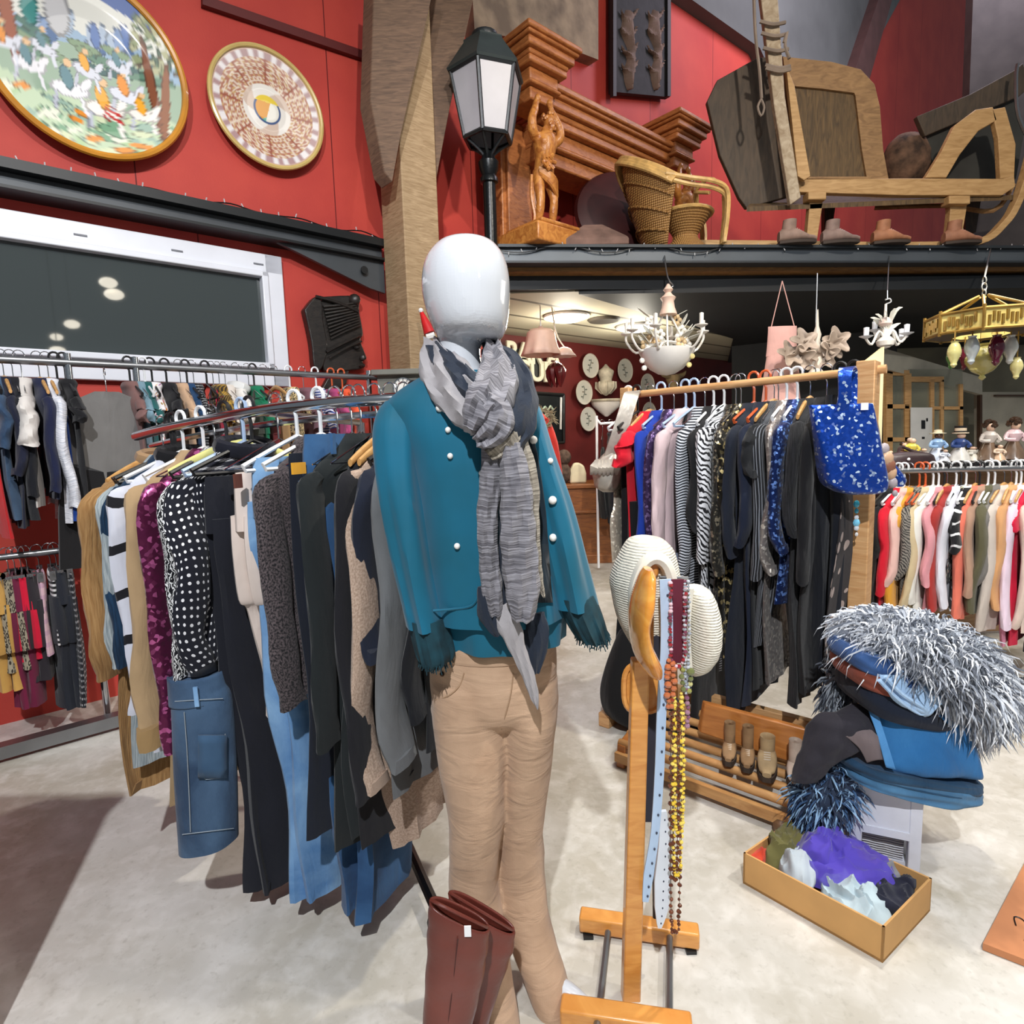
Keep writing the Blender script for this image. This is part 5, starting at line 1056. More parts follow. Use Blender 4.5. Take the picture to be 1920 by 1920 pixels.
def fr_cuff(rows_, y):
    b = MB(); b.sil(rows_, y, .09, 60, 4, lambda f, a: .07*f*sin(a*11)+.05*f*sin(a*23)); b.build('frayed_cuff', TEALD, jk)
    b = MB(); c0 = rows_[-1]; rr = random.Random(2)
    for i in range(90):
        a = 2*pi*i/90; c = P((c0[1]+c0[2])/2, c0[0], y); w_ = (c0[2]-c0[1])/2/F*y; p = c+V((w_*cos(a), .09*sin(a), .008)); b.tube([p, p+V((rr.uniform(-.008, .008), rr.uniform(-.008, .008), -.012-rr.random()*.012))], .0013, 3)
    b.build('fringe', TEALD, jk)
fr_cuff([(1150, 766, 840, .085), (1180, 772, 850, .09), (1215, 782, 858, .095), (1228, 790, 850, .09)], MY-.045)
fr_cuff([(1110, 1036, 1112, .085), (1140, 1048, 1124, .09), (1165, 1062, 1132, .095), (1188, 1078, 1138, .09)], MY-.01)
hj = surf(JK)
for px, py, r in ((824, 765, .0085), (840, 806, .0065), (844, 855, .0065), (903, 887, .0065), (857, 1024, .007), (823, 740, .005), (993, 788, .0065), (971, 785, .005), (1000, 825, .0095), (1032, 864, .0065), (1036, 938, .0095), (1037, 1008, .009)):
    p = hj(px, py, r*.4)
    if p is not None: MB().ball(p, r, 12).build('pearl', mat((240, 238, 232), .15, 0, 0, coat=.5), jk)
b = MB(); g_ = [[hj(x0+(x1-x0)*f, y, .005) for f in (0, .33, .66, 1)] for y, x0, x1 in ((812, 975, 998), (850, 975, 1008), (900, 978, 1016), (960, 980, 1024), (1020, 985, 1028), (1080, 990, 1030), (1130, 995, 1034))]
if all(p is not None for r in g_ for p in r): b.rings(g_, False, False); b.build('dark_front_strip', fab('plain', (20, 34, 44)), jk, mods=[('SOLIDIFY', dict(thickness=.004))])  # dark strip laid over the jacket front beside the scarf
# seam edge along the front flap
q = [hj(x, y, .002) for x, y in ((812, 1145), (850, 1142), (885, 1135), (900, 1110))]
if all(p is not None for p in q): MB().tube(q, .003, 6, k=4).build('hem_edge', TEAL, jk)
# scarf
SCF = fab('crinkle', (150, 148, 154), (96, 94, 100), 1); SCT = fab('crinkle', (168, 160, 146), (120, 112, 100), 1); SCN = fab('plain', (34, 42, 56)); SCL = fab('plain', (162, 158, 160))
sc = bpy.data.objects.new('scarf', None); COL.objects.link(sc); sc.parent = t
def band(pts, wd, th, mt, name, k=6, n=12):
    """soft folded band: pts = (px, py, Y), elliptical section wd x th"""
    q = vs([P(*p) for p in pts], k); N = len(q); rg = []; uv = []; dd = 0
    w2 = cr([(x,) for x in wd], k) if isinstance(wd, (list, tuple)) else [(wd,)]*N
    for i, p in enumerate(q):
        tt = (q[min(i+1, N-1)]-q[max(i-1, 0)]).normalized(); nn = V((0, -1, 0)); nn = (nn-tt*nn.dot(tt)).normalized(); sd = tt.cross(nn)
        rg.append([p+sd*(w2[i][0]/2*cos(a)*(1+.05*sin(i*1.3+a*3)))+nn*(th*sin(a)*(1+.35*sin(a*6+i*.5))) for a in [2*pi*j/20 for j in range(20)]]); dd += (q[i]-q[i-1]).length if i else 0; uv += [(2*pi*j/20*w2[i][0]*.5, dd) for j in range(20)]
    b = MB().rings(rg, True, True, 0, uv); b.build(name, mt, sc)
band([(812, 655, MY+.03), (825, 690, MY-.05), (862, 735, MY-.12), (900, 775, MY-.155), (915, 800, MY-.16)], [.05, .10, .11, .10, .08], .03, SCL, 'neck_wrap')
band([(816, 660, MY-.01), (840, 690, MY-.08), (872, 722, MY-.13), (905, 748, MY-.155)], [.05, .06, .07, .05], .022, SCN, 'navy_fold')
band([(925, 660, MY+.03), (955, 690, MY-.03), (970, 740, MY-.09), (965, 790, MY-.14), (945, 830, MY-.16)], [.05, .07, .085, .09, .08], .035, SCN, 'navy_wrap')
band([(925, 662, MY-.01), (932, 700, MY-.08), (925, 735, MY-.15), (905, 770, MY-.175), (890, 805, MY-.175)], [.05, .085, .095, .085, .05], .035, SCF, 'front_loop')
band([(912, 750, MY-.17), (935, 775, MY-.19), (925, 808, MY-.195), (900, 828, MY-.185)], [.04, .06, .065, .04], .026, SCF, 'knot')
band([(960, 795, MY-.16), (945, 825, MY-.18), (915, 850, MY-.18)], [.05, .055, .04], .018, SCT, 'knot_band')
band([(922, 835, MY-.165), (920, 900, MY-.165), (914, 970, MY-.16), (916, 1040, MY-.158), (922, 1100, MY-.155), (930, 1150, MY-.15)], [.04, .045, .045, .042, .045, .03], .02, SCF, 'hanging_end')
band([(938, 850, MY-.15), (945, 950, MY-.145), (944, 1050, MY-.14), (948, 1130, MY-.14)], [.02, .02, .02, .015], .008, SCN, 'gap_shade')  # dark band laid in as the shade between the two hanging ends
band([(955, 835, MY-.17), (966, 900, MY-.18), (970, 970, MY-.18), (974, 1040, MY-.178), (980, 1110, MY-.175), (980, 1160, MY-.17)], [.05, .062, .07, .076, .072, .045], .024, SCF, 'hanging_end')
band([(968, 830, MY-.15), (992, 900, MY-.155), (998, 970, MY-.155), (1002, 1040, MY-.155), (1008, 1085, MY-.15), (1020, 1118, MY-.15)], [.05, .04, .03, .028, .024, .006], .013, SCT, 'hanging_edge')
band([(935, 1140, MY-.15), (955, 1175, MY-.16), (972, 1220, MY-.155), (990, 1265, MY-.15), (1002, 1305, MY-.148), (1008, 1328, MY-.148)], [.05, .05, .035, .028, .02, .003], .007, SCL, 'hanging_point')
band([(1000, 1150, MY-.12), (1006, 1200, MY-.125), (1004, 1260, MY-.125)], [.05, .055, .02], .012, SCN, 'navy_point')
band([(918, 1100, MY-.15), (920, 1150, MY-.15), (935, 1190, MY-.15)], [.05, .055, .02], .012, SCN, 'navy_point')
# ================================================================= tall brown boots
LEA = mat((112, 52, 42), .36, 0, .25, 5, .25, 22, c2=(86, 38, 30))
for i, (rows_, y, lb) in enumerate((([(843, 1674, 962, 1745, .022, 1.22), (846, 1715, 960, 1775, .03, 1.22), (850, 1780, 945, 1815, .036, 1.22), (846, 1880, 918, 1900, .04, 1.22), (838, 2010, 892, 2020, .042, 1.21)], 1.22, 'tall brown leather boot behind the one with a price tag'), ([(808, 1688, 914, 1740, .022, 1.14), (806, 1730, 912, 1775, .03, 1.14), (803, 1800, 902, 1830, .036, 1.14), (798, 1900, 884, 1915, .04, 1.14), (786, 2060, 850, 2070, .042, 1.13)], 1.14, 'tall brown leather boot with white price tag'))):
    lo = rows_[-1]; c = P((lo[0]+lo[2])/2, lo[1], y); c.z = 0; t = thing('tall_boot', lb, 'boot', c, 'tall brown boots at the mannequin feet')
    b = MB(); b.quad(rows_, 28, 6, lambda f, a: .03*sin(a*3+f*16)*f+.02*sin(f*31+a), cap=False, e=.8); b.build('shaft', LEA, t, mods=[('SOLIDIFY', dict(thickness=.004))])
    zt_ = P(820, lo[1], y).z
    MB().tube([V((c.x, y, zt_+.01)), c+V((0, .01, .10)), c+V((.02, -.03, .06)), c+V((.05, -.10, .042)), c+V((.06, -.15, .03))], [.042, .045, .046, .04, .028], 14, k=3).build('foot', LEA, t)
    MB().prism([c+V((x, y_, 0)) for x, y_ in ((-.045, .05), (.035, .05), (.07, -.06), (.095, -.16), (.045, -.18), (-.005, -.1))], (0, 0, .018)).build('sole', BLK, t)
    if i: MB().box(P(877, 1746, y-.034), (.0068, .0012, .0115)).build('price_tag', WHITE, t)
    MB().tube([P(rows_[0][0]+50, rows_[1][1]+30, y-.034), P(rows_[2][0]+48, rows_[2][1]+30, y-.038), P(rows_[3][0]+42, rows_[3][1]+20, y-.042)], .0014, 5, k=3).build('seam', mat((74, 30, 24), .6), t)
    MB().tube([P(rows_[0][0]+(rows_[0][2]-rows_[0][0])*f, rows_[0][1]+(rows_[0][3]-rows_[0][1])*f, y-.022*(4*f*(1-f))**.5-.002) for f in [j/12 for j in range(13)]], .0035, 6).build('top_binding', LEA, t)
# ================================================================= valet stand
VW = wood((224, 160, 84), (200, 130, 58), (3, 3, 14), .3, .05, .3); VL = wood((230, 166, 76), (206, 128, 44), (4, 4, 8), .16, .03, .6)
vb = G(1190, 1900); v0 = G(1182, 1912); VY = 1.365
t = thing('valet_stand', 'glossy pine valet stand with curved hanger and tray, hung with hats and necklaces', 'valet stand', (P(1195, 1500, VY).x, VY, 0))
tp, bt = P(1222, 1058, VY), P(1184, 1880, VY)
MB().prism([P(x, y, VY) for x, y in ((1187, 1240), (1219, 1240), (1200, 1945), (1166, 1945))], (0, .035, 0)).build('upright', VW, t, bev=.004)
MB().prism([P(x, y, VY+.03) for x, y in ((1215, 1047), (1236, 1047), (1236, 1078), (1228, 1086), (1226, 1250), (1204, 1250), (1212, 1080))], (0, .03, 0)).build('neck', VW, t, bev=.005)
b = MB(); b.sil([(1066, 1208, 1222, .03), (1080, 1200, 1228, .05), (1105, 1192, 1226, .07), (1130, 1186, 1222, .085), (1160, 1183, 1212, .09), (1190, 1184, 1216, .09), (1220, 1188, 1230, .085), (1240, 1196, 1238, .075), (1256, 1208, 1238, .06), (1263, 1220, 1236, .03)], VY-.06, .08, 24, 5, lambda f, a: -.25*max(0, cos(a))**3*sin(pi*f)); b.build('hanger_shoulder', VL, t)
def rr_tray(y, n=10):
    c = P(1206, 1290, y); pts = []
    for j in range(28):
        a = 2*pi*j/28; pts.append(c+V((.047*math.copysign(abs(cos(a))**.6, cos(a)), 0, .062*math.copysign(abs(sin(a))**.7, sin(a)))))
    return pts
q = rr_tray(VY+.045); ty = MB().prism(q, (0, .006, 0)).build('tray', VW, t)
MB().tube(q, .007, 6, loop=True).build('tray_rim', VW, ty)
for q0, q1, th in ((G(1086, 1755), G(1312, 1790), .024), (G(1050, 1935), G(1300, 1975), .026)):
    d = (q1-q0).normalized(); n_ = V((-d.y, d.x, 0)); MB().box((q0+q1)/2+n_*th+V((0, 0, .034)), ((q1-q0).length/2, th, .024), (d, n_, V((0, 0, 1)))).build('foot', VW, t, bev=.006)
for x0, x1 in ((1140, 1118), (1256, 1255)): MB().tube([G(x0, 1748, .04), G(x1, 1935, .04)], .0088, 8).build('tie_rod', STEEL, t)
for x, y in ((1104, 1762), (1298, 1790)): MB().box(G(x, y, .005)+V((0, .02, 0)), (.014, .016, .005)).build('foot_pad', BLK, t)
MB().cyl(P(1236, 1082, VY+.02), P(1290, 1084, VY+.02), .004, n=8).build('hook_pin', STEEL, t)
MB().cyl(P(1228, 1720, VY+.1), P(1222, 1100, VY+.09), .006, n=8).build('back_rod', mat((40, 40, 44), .4, .4), t)
KN = fab('knit', (236, 232, 220), (214, 208, 192), 1.1)
t = thing('knitted_hat', 'cream knitted hat draped open over the top of the valet stand', 'hat', P(1205, 1200, VY+.1))
b = MB(); b.sil([(1006, 1190, 1225, .03), (1012, 1178, 1244, .06), (1030, 1166, 1260, .085), (1060, 1152, 1268, .1), (1085, 1145, 1272, .105), (1110, 1148, 1274, .105), (1150, 1156, 1270, .10), (1180, 1168, 1262, .09), (1205, 1182, 1250, .07)], VY+.14, .1, 36, 5, lambda f, a: .02*sin(a*13)); b.build('crown', KN, t)
MB().tube([P(x, y, VY+.03) for x, y in ((1196, 1160), (1190, 1110), (1205, 1062), (1228, 1046), (1250, 1062), (1262, 1110), (1262, 1170))], .016, 8, k=4, flat=1.3).build('brim', KN, t)
t = thing('knitted_hat', 'cream ribbed knitted beanie hanging beside the necklaces', 'hat', P(1310, 1260, VY+.06))
b = MB(); b.sil([(1100, 1290, 1320, .03), (1110, 1286, 1332, .06), (1140, 1284, 1343, .08), (1180, 1284, 1347, .09), (1215, 1285, 1342, .085), (1245, 1287, 1326, .06), (1260, 1289, 1306, .03)], VY+.06, .08, 30, 5, lambda f, a: .015*sin(a*3+f*60)); b.build('crown', KN, t)
MB().tube([P(x, y, VY+.01) for x, y in ((1292, 1102), (1287, 1150), (1286, 1200), (1290, 1258))], .012, 8, k=3).build('brim', KN, t)
# ribbons, scarf and necklaces on the hook pin
LACE = mat((178, 200, 226), .75, 0, .08); LACE2 = mat((220, 226, 234), .8, 0, .08)
def hring(label, pts, mt, name, cat, wd, th, grp=None, dots=True):
    t = thing(name, label, cat, P(*pts[-1]), grp); q = vs([P(*p) for p in pts], 6)
    MB().ribbon(q, wd, th, up=(1, 0, 0)).build('band', mt, t)
    if dots:
        b = MB()
        for i in range(2, len(q)-1, 2): b.ball(q[i]+V((wd[0]*.12 if isinstance(wd, list) else .003, -.004, 0)), (.0028, .002, .0035), 6)
        b.build('eyelet_lace', mat((60, 66, 84), .8), t)
hring('long pale blue eyelet lace ribbon on the valet stand hook', [(1247, 1086, VY-.02), (1250, 1200, VY-.02), (1241, 1320, VY-.02), (1236, 1450, VY-.02), (1228, 1560, VY-.02), (1216, 1640, VY-.02), (1210, 1690, VY-.02)], LACE, 'lace_ribbon', 'ribbon', [.026, .028, .022, .022, .02, .024, .014], .005)
hring('white lace ribbon end gathered below the pale blue ribbon', [(1243, 1520, VY-.0), (1246, 1580, VY-.0), (1242, 1650, VY), (1240, 1700, VY), (1236, 1738, VY)], LACE2, 'lace_ribbon', 'ribbon', [.016, .03, .04, .034, .008], .01)
hring('dark narrow scarf hanging behind the pale blue lace ribbon', [(1232, 1092, VY+.05), (1228, 1250, VY+.05), (1222, 1400, VY+.05), (1216, 1540, VY+.05)], mat((44, 44, 56), .8, 0, .2), 'narrow_scarf', 'scarf', .024, .006, dots=False)
hring('purple and rose patterned scarf bundle hanging on the valet hook', [(1268, 1086, VY), (1270, 1140, VY-.01), (1268, 1200, VY-.01), (1266, 1240, VY-.01)], fab('leopard', (150, 98, 118), (90, 30, 46), 2.2), 'patterned_scarf', 'scarf', [.03, .042, .04, .03], .022, dots=False)
def beads(label, pts, cols, r, k=10, step=.95, jit=.25, name='bead_necklace'):
    q = vs([P(*p) for p in pts], 14); t = thing(name, label, 'necklace', min(q, key=lambda p: p.z), 'necklaces on the valet stand'); MB().tube(q, .0009, 4).build('thread', mat((90, 80, 60), .6), t); rr = random.Random(len(label))
    bs = [MB() for _ in cols]; acc = 0
    for i in range(1, len(q)):
        d = (q[i]-q[i-1]).length; acc += d
        while acc >= 0:
            acc -= r*2*step; rad = r*(1+rr.uniform(-jit, jit)); p = q[i]+V((rr.uniform(-1, 1), rr.uniform(-1, 1), 0))*r*.3
            bs[rr.randrange(len(cols))].ball(p, (rad, rad, rad*.9), 8)
            if acc < -r*2: break
    for b_, c in zip(bs, cols):
        if b_.v: b_.build('bead_chain', mat(c, .18, 0, .1, coat=.4), t)
Yn = VY-.03
def loop(x0, x1, y0, y1, w_=8): return [(x0, y0, Yn), (x0-w_*.1, (y0+y1)/2, Yn), (x0+1, y1-18, Yn), ((x0+x1)/2, y1, Yn-.003), (x1-1, y1-18, Yn), (x1+w_*.1, (y0+y1)/2, Yn), (x1, y0, Yn)]
YB = [(232, 196, 66), (240, 212, 100)]; BRB = [(92, 50, 32), (116, 66, 44)]
beads('long yellow amber chip necklace on the valet stand', loop(1263, 1277, 1300, 1640), YB, .0048)
beads('shorter yellow amber chip necklace inside the long one', loop(1266, 1281, 1310, 1560), YB, .0046)
beads('long dark brown wooden bead necklace reaching the lower foot', loop(1258, 1274, 1330, 1745), BRB, .0048)
beads('brown seed necklace hanging behind the yellow chips', loop(1262, 1270, 1320, 1650), [(104, 58, 34)], .0046)
beads('amber red round bead necklace below the patterned scarf', loop(1252, 1262, 1236, 1330), [(150, 62, 40), (190, 110, 70)], .0075)
beads('silver sequin bead strand beside the cream beanie', loop(1284, 1291, 1090, 1300), [(190, 196, 204), (150, 156, 166)], .0042)
beads('green and gold chunky bead necklace below the silver strand', loop(1279, 1295, 1255, 1300), [(150, 150, 80), (196, 190, 130), (110, 116, 70)], .0085)
beads('purple crystal bead strand with orange tip', [(1286, 1290, Yn), (1290, 1320, Yn), (1289, 1350, Yn), (1287, 1368, Yn)], [(132, 84, 108), (160, 120, 140)], .006)
beads('red white mixed bead strand over the patterned scarf', loop(1258, 1284, 1090, 1250), [(150, 40, 48), (220, 190, 200), (120, 60, 80)], .0048)
# black draped skirt hanging behind the valet stand
t = thing('skirt', 'black draped skirt hanging low between the mannequin and the valet stand', 'skirt', P(1175, 1370, 2.78))
b = MB(); b.sil([(940, 1178, 1198, .02), (1060, 1176, 1204, .03), (1165, 1170, 1214, .04), (1190, 1158, 1232, .06), (1250, 1136, 1240, .08), (1300, 1127, 1262, .09), (1340, 1140, 1290, .09), (1362, 1180, 1318, .07)], 2.78, .06, 40, 5, lambda f, a: .05*f*sin(a*7)); b.build('drape', fab('plain', (16, 16, 18)), t)
# ================================================================= shoe bench
BW1 = wood((190, 124, 62), (160, 96, 44), (2, 2, 12), .4, .08, .2); BW2 = wood((196, 150, 96), (164, 116, 68), (3, 3, 10), .5, .1)
bl, br_ = G(1162, 1432), G(1508, 1566); bu = (br_-bl).normalized(); bn = V((-bu.y, bu.x, 0)); BLn = (br_-bl).length
t = thing('shoe_bench', 'low pine shoe rack bench with round slats and a plank seat', 'bench', (bl+br_)/2)
axb = (bu, bn, V((0, 0, 1)))
def bb(b, s, o, zz, hs, ho, hz): return b.box(bl+bu*s+bn*o+V((0, 0, zz)), (hs, ho, hz), axb)
def bd(px): r = ray(px, 1400); h = V((r.x, r.y, 0)); return (bl.dot(bn)/h.dot(bn))*h.y
d0, d1 = bd(1322)+.16, bd(1511)+.16
q = [P(1322, 1318, d0), P(1513, 1368, d1), P(1511, 1440, d1), P(1312, 1374, d0)]; MB().prism(q, V((0, .035, 0))).build('plank', BW1, t, bev=.006)
for s in (.02, BLn-.02):
    q = [bl+bu*(s-.02)+bn*o+V((0, 0, z_)) for o, z_ in ((-.03, 0), (.05, 0), (.14, .07), (.36, .07), (.42, 0), (.48, 0), (.46, .42), (.38, .44), (.34, .16), (.05, .12), (-.02, .1))]
    MB().prism(q, bu*.04).build('end_leg', BW1, t, bev=.004)
for i in range(6):
    b = MB(); b.cyl(bl+bu*.0+bn*(.0+i*.07)+V((0, 0, .10+i*.012)), bl+bu*BLn+bn*(.0+i*.07)+V((0, 0, .10+i*.012)), .017, n=10); b.build('slat', BW2, t)
bb(MB(), BLn/2, -.03, .05, BLn/2, .012, .02).build('front_rail', BW2, t)
for i, (px, c, L_, bo, lb) in enumerate(((1365, (150, 118, 84), .13, .55, 'small tan suede boot first of the footwear on the shoe bench'), (1398, (146, 114, 80), .13, .6, 'small tan suede boot second along the shoe bench'), (1432, (176, 150, 112), .17, .2, 'beige canvas shoe between the tan boots and the cream boot'), (1478, (196, 176, 160), .14, .5, 'cream baby boot beside the dark clothes pile'))):
    f_ = (px-1162)/(1508-1162); p = bl+bu*(BLn*(f_*.98+.02*f_))+bn*.10+V((0, 0, .135)); shoe(p, math.atan2(bu.y, bu.x)-1.25, L_, mat(c, .85, 0, .2, 14), lb, 'footwear on the shoe bench', bo, 'small_boot' if bo > .3 else 'canvas_shoe')
t = thing('shoe_tree', 'curved metal shoe stretcher with wooden block lying on the bench plank', 'shoe stretcher', q[0])
h = q[0]+V((-.03, .03, .0)); b = MB(); b.tube([h, h+bu*.05+V((0, 0, .05)), h+bu*.12+V((0, 0, .09)), h+bu*.17+V((0, 0, .05)), h+bu*.19+V((0, 0, .0))], .006, 6, k=5); b.tube([h+bu*.165+V((0, 0, .05)), h+bu*.23+V((0, 0, .07))], .005, 6); b.build('metal_arm', BRASS, t)
MB().ball(h+bu*.02+V((0, 0, .02)), (.04, .03, .035), 10).build('block', wood((110, 80, 54), (80, 56, 36)), t)
# ================================================================= stool with pile of clothes
WP = mat((214, 216, 226), .55, 0, .08, 8, .1, 30); sy_ = 1.93
sq = [G(1598, 1640), G(1727, 1664), G(1800, 1578), G(1672, 1545)]
f0 = V((G(1592, 1632).x, G(1592, 1632).y, 0)); f1_ = V((G(1722, 1662).x, G(1722, 1662).y, 0)); ua = (f1_-f0).normalized(); va = V((-ua.y, ua.x, 0)); wS = (f1_-f0).length; dS = wS*.95; hS = P(1598, 1458, f0.y).z
t = thing('stool', 'white painted wooden stool with woven basket drawer under the clothes pile', 'stool', f0+ua*wS/2+va*dS/2); axs = (ua, va, V((0, 0, 1)))
def sb(u, v_, z0, z1, hu, hv): return MB().box(f0+ua*u+va*v_+V((0, 0, (z0+z1)/2)), (hu, hv, (z1-z0)/2), axs)
for u in (.015, wS-.015):
    for v_ in (.015, dS-.015): sb(u, v_, 0, hS, .017, .017).build('leg', WP, t, bev=.003)
sb(wS/2, dS/2, hS-.0, hS+.015, wS/2+.01, dS/2+.01).build('top', WP, t, bev=.003)
for v_ in (.008, dS-.008): sb(wS/2, v_, hS-.15, hS, wS/2-.03, .008).build('apron', WP, t); sb(wS/2, v_, hS-.175, hS-.15, wS/2-.03, .012).build('rail', WP, t)
for u in (.008, wS-.008): sb(u, dS/2, hS-.13, hS, .008, dS/2-.03).build('apron', WP, t)
sb(wS/2, dS/2, .03, .05, wS/2-.03, dS/2-.03).build('shelf', WP, t)
bk = thing('basket', 'white woven paper basket inside the stool', 'basket', f0+ua*wS/2+va*dS/2+V((0, 0, .05)))
k = NT('woven'); ob = k.co('Object'); w1 = k.n('TexWave', {'Vector': ob, 'Scale': 40, 'Distortion': 2, 'Detail': 2}, bands_direction='Z').outputs['Fac']; k.set(Base_Color=k.mix(w1, lin((120, 120, 130)), lin((226, 226, 232))), Roughness=.8); k.bump(w1, .7, .01)
b = MB(); hw = wS/2-.035; hd_ = dS/2-.035; cc = f0+ua*wS/2+va*dS/2
b.rings([[cc+ua*(x*hw*q_)+va*(y*hd_*q_)+V((0, 0, z_)) for x, y in ((-1, -1), (1, -1), (1, 1), (-1, 1))] for q_, z_ in ((.94, .05), (1, .2), (.96, .2), (.92, .06))]); b.build('weave', k.m, bk)
# pile
PO = f0+ua*wS/2+va*dS/2
SY = PO.y; FY = f0.y+.02
DNM = fab('denim', (34, 96, 152), (58, 122, 178)); DN2 = fab('denim', (52, 96, 134), (84, 130, 166)); DN3 = fab('denim', (24, 52, 78), (44, 80, 110)); LBD = fab('denim', (150, 186, 224), (190, 216, 242))
GP_ = 'clothes piled on the stool'
def fold(rows_, b_, mt, label, name, cat, f=.03, e=.55, part='cloth', fr=5):
    rows_ = [r if len(r) == 6 else r+(b_, SY-.02) for r in rows_]; lo = rows_[-1]; t = thing(name, label, cat, P((lo[0]+lo[2])/2, lo[3], lo[5]), GP_)
    MB().quad(rows_, 40, 5, lambda q, a: f*sin(a*fr+q*9)*.5+f*.4*sin(a*3-q*14), e=e).build(part, mt, t); return t
def drape(curves, mt, label, name, cat, th=.014, wob=.005, seed=1, part='cloth', grp=GP_):
    c = min((P(*p) for q in curves for p in q), key=lambda p: p.z); t = thing(name, label, cat, c, grp)
    MB().sheet(curves, 26, 7, wob, seed).build(part, mt, t, mods=[('SOLIDIFY', dict(thickness=th, offset=0))]); return t
fold([(1572, 1420, 1800, 1452), (1570, 1432, 1812, 1466), (1575, 1440, 1806, 1476), (1600, 1446, 1770, 1482)], .13, DN2, 'faded blue jeans folded flat at the bottom of the pile', 'folded_jeans', 'jeans')
fold([(1566, 1398, 1790, 1440), (1562, 1410, 1812, 1448), (1570, 1420, 1808, 1458), (1590, 1425, 1790, 1462)], .13, DN3, 'dark blue jeans folded second from the bottom of the pile', 'folded_jeans', 'jeans')
t = drape([[(1640, 1326, SY+.06), (1720, 1334, SY+.05), (1806, 1336, SY+.05)], [(1634, 1332, FY-.03), (1722, 1342, FY-.07), (1812, 1345, FY-.05)], [(1650, 1385, FY-.07), (1735, 1392, FY-.11), (1822, 1395, FY-.08)], [(1664, 1436, FY-.09), (1750, 1445, FY-.13), (1836, 1446, FY-.10)], [(1690, 1446, FY-.07), (1760, 1452, FY-.10), (1832, 1452, FY-.07)], [(1680, 1440, FY-.0), (1760, 1446, FY-.0), (1826, 1446, FY)]], DNM, 'bright blue denim trousers folded over the front of the pile', 'folded_jeans', 'jeans', .02, .006)
MB().sheet([[(1630, 1334, FY-.05), (1646, 1336, FY-.065)], [(1646, 1385, FY-.095), (1662, 1388, FY-.105)], [(1660, 1436, FY-.115), (1678, 1440, FY-.125)]], 8, 6, .001).build('seam_band', fab('denim', (60, 122, 180), (90, 150, 204)), t, mods=[('SOLIDIFY', dict(thickness=.012))])
drape([[(1600, 1322, SY), (1630, 1326, SY), (1660, 1345, SY)], [(1570, 1332, FY-.02), (1600, 1345, FY-.05), (1650, 1362, FY-.06)], [(1528, 1348, FY-.02), (1570, 1368, FY-.07), (1640, 1388, FY-.08)], [(1506, 1390, FY-.0), (1545, 1405, FY-.06), (1600, 1412, FY-.08)], [(1494, 1430, FY), (1520, 1440, FY-.05), (1560, 1440, FY-.06)], [(1486, 1466, FY), (1502, 1472, FY-.04), (1530, 1470, FY-.04)]], fab('plain', (44, 42, 50)), 'black trousers draped off the side of the pile', 'draped_trousers', 'trousers', .018, .012, 3)
drape([[(1584, 1378, FY-.08), (1612, 1370, FY-.09), (1632, 1368, FY-.09)], [(1610, 1400, FY-.09), (1632, 1392, FY-.105), (1652, 1392, FY-.10)], [(1626, 1428, FY-.09), (1644, 1422, FY-.105), (1662, 1424, FY-.10)]], fab('plain', (112, 100, 102)), 'taupe waistband of trousers tucked under the blue denim', 'folded_trousers', 'trousers', .014, .002, 5)
fold([(1590, 1268, 1680, 1290, .11, SY-.02), (1588, 1290, 1735, 1325, .13, SY-.02), (1600, 1312, 1748, 1340, .13, SY-.02), (1620, 1325, 1740, 1346, .11, SY-.02)], .13, fab('plain', (20, 28, 44)), 'dark navy trousers folded in the middle of the pile', 'folded_trousers', 'trousers')
fold([(1582, 1238, 1640, 1248), (1578, 1250, 1680, 1268), (1582, 1262, 1700, 1284), (1590, 1270, 1690, 1290)], .12, fab('plain', (132, 66, 50)), 'rust brown garment folded in the pile', 'folded_blouse', 'top')
fold([(1584, 1205, 1640, 1214), (1574, 1218, 1660, 1240), (1576, 1232, 1690, 1262), (1588, 1242, 1690, 1268)], .12, fab('denim', (36, 66, 116), (60, 94, 146)), 'indigo shirt folded above the rust brown garment', 'folded_shirt', 'shirt')
t = drape([[(1600, 1208, SY), (1625, 1200, SY+.02), (1665, 1205, SY+.04)], [(1618, 1215, FY-.03), (1650, 1212, FY-.02), (1690, 1225, FY+.02)], [(1640, 1240, FY-.09), (1672, 1238, FY-.07), (1718, 1250, FY-.02)], [(1650, 1275, FY-.11), (1695, 1280, FY-.11), (1745, 1290, FY-.06)], [(1680, 1312, FY-.11), (1715, 1318, FY-.12), (1762, 1310, FY-.09)], [(1725, 1338, FY-.10), (1742, 1334, FY-.12), (1770, 1318, FY-.10)]], LBD, 'pale blue jeans folded diagonally near the top of the pile', 'folded_jeans', 'jeans', .02, .012, 7)
MB().tube([P(x, y, Y) for x, y, Y in ((1648, 1275, FY-.135), (1685, 1312, FY-.135), (1725, 1338, FY-.125), (1735, 1330, FY-.14), (1690, 1300, FY-.14), (1660, 1268, FY-.14))], .006, 6, k=4).build('hem_fold', LBD, t)
fold([(1800, 1322, 1825, 1335, .04, SY+.05), (1796, 1340, 1842, 1355, .05, SY+.05), (1800, 1356, 1850, 1374, .05, SY+.05), (1826, 1366, 1850, 1376, .04, SY+.05)], .04, fab('plain', (186, 142, 124)), 'dusty pink garment corner sticking out below the fur', 'folded_blouse', 'top')
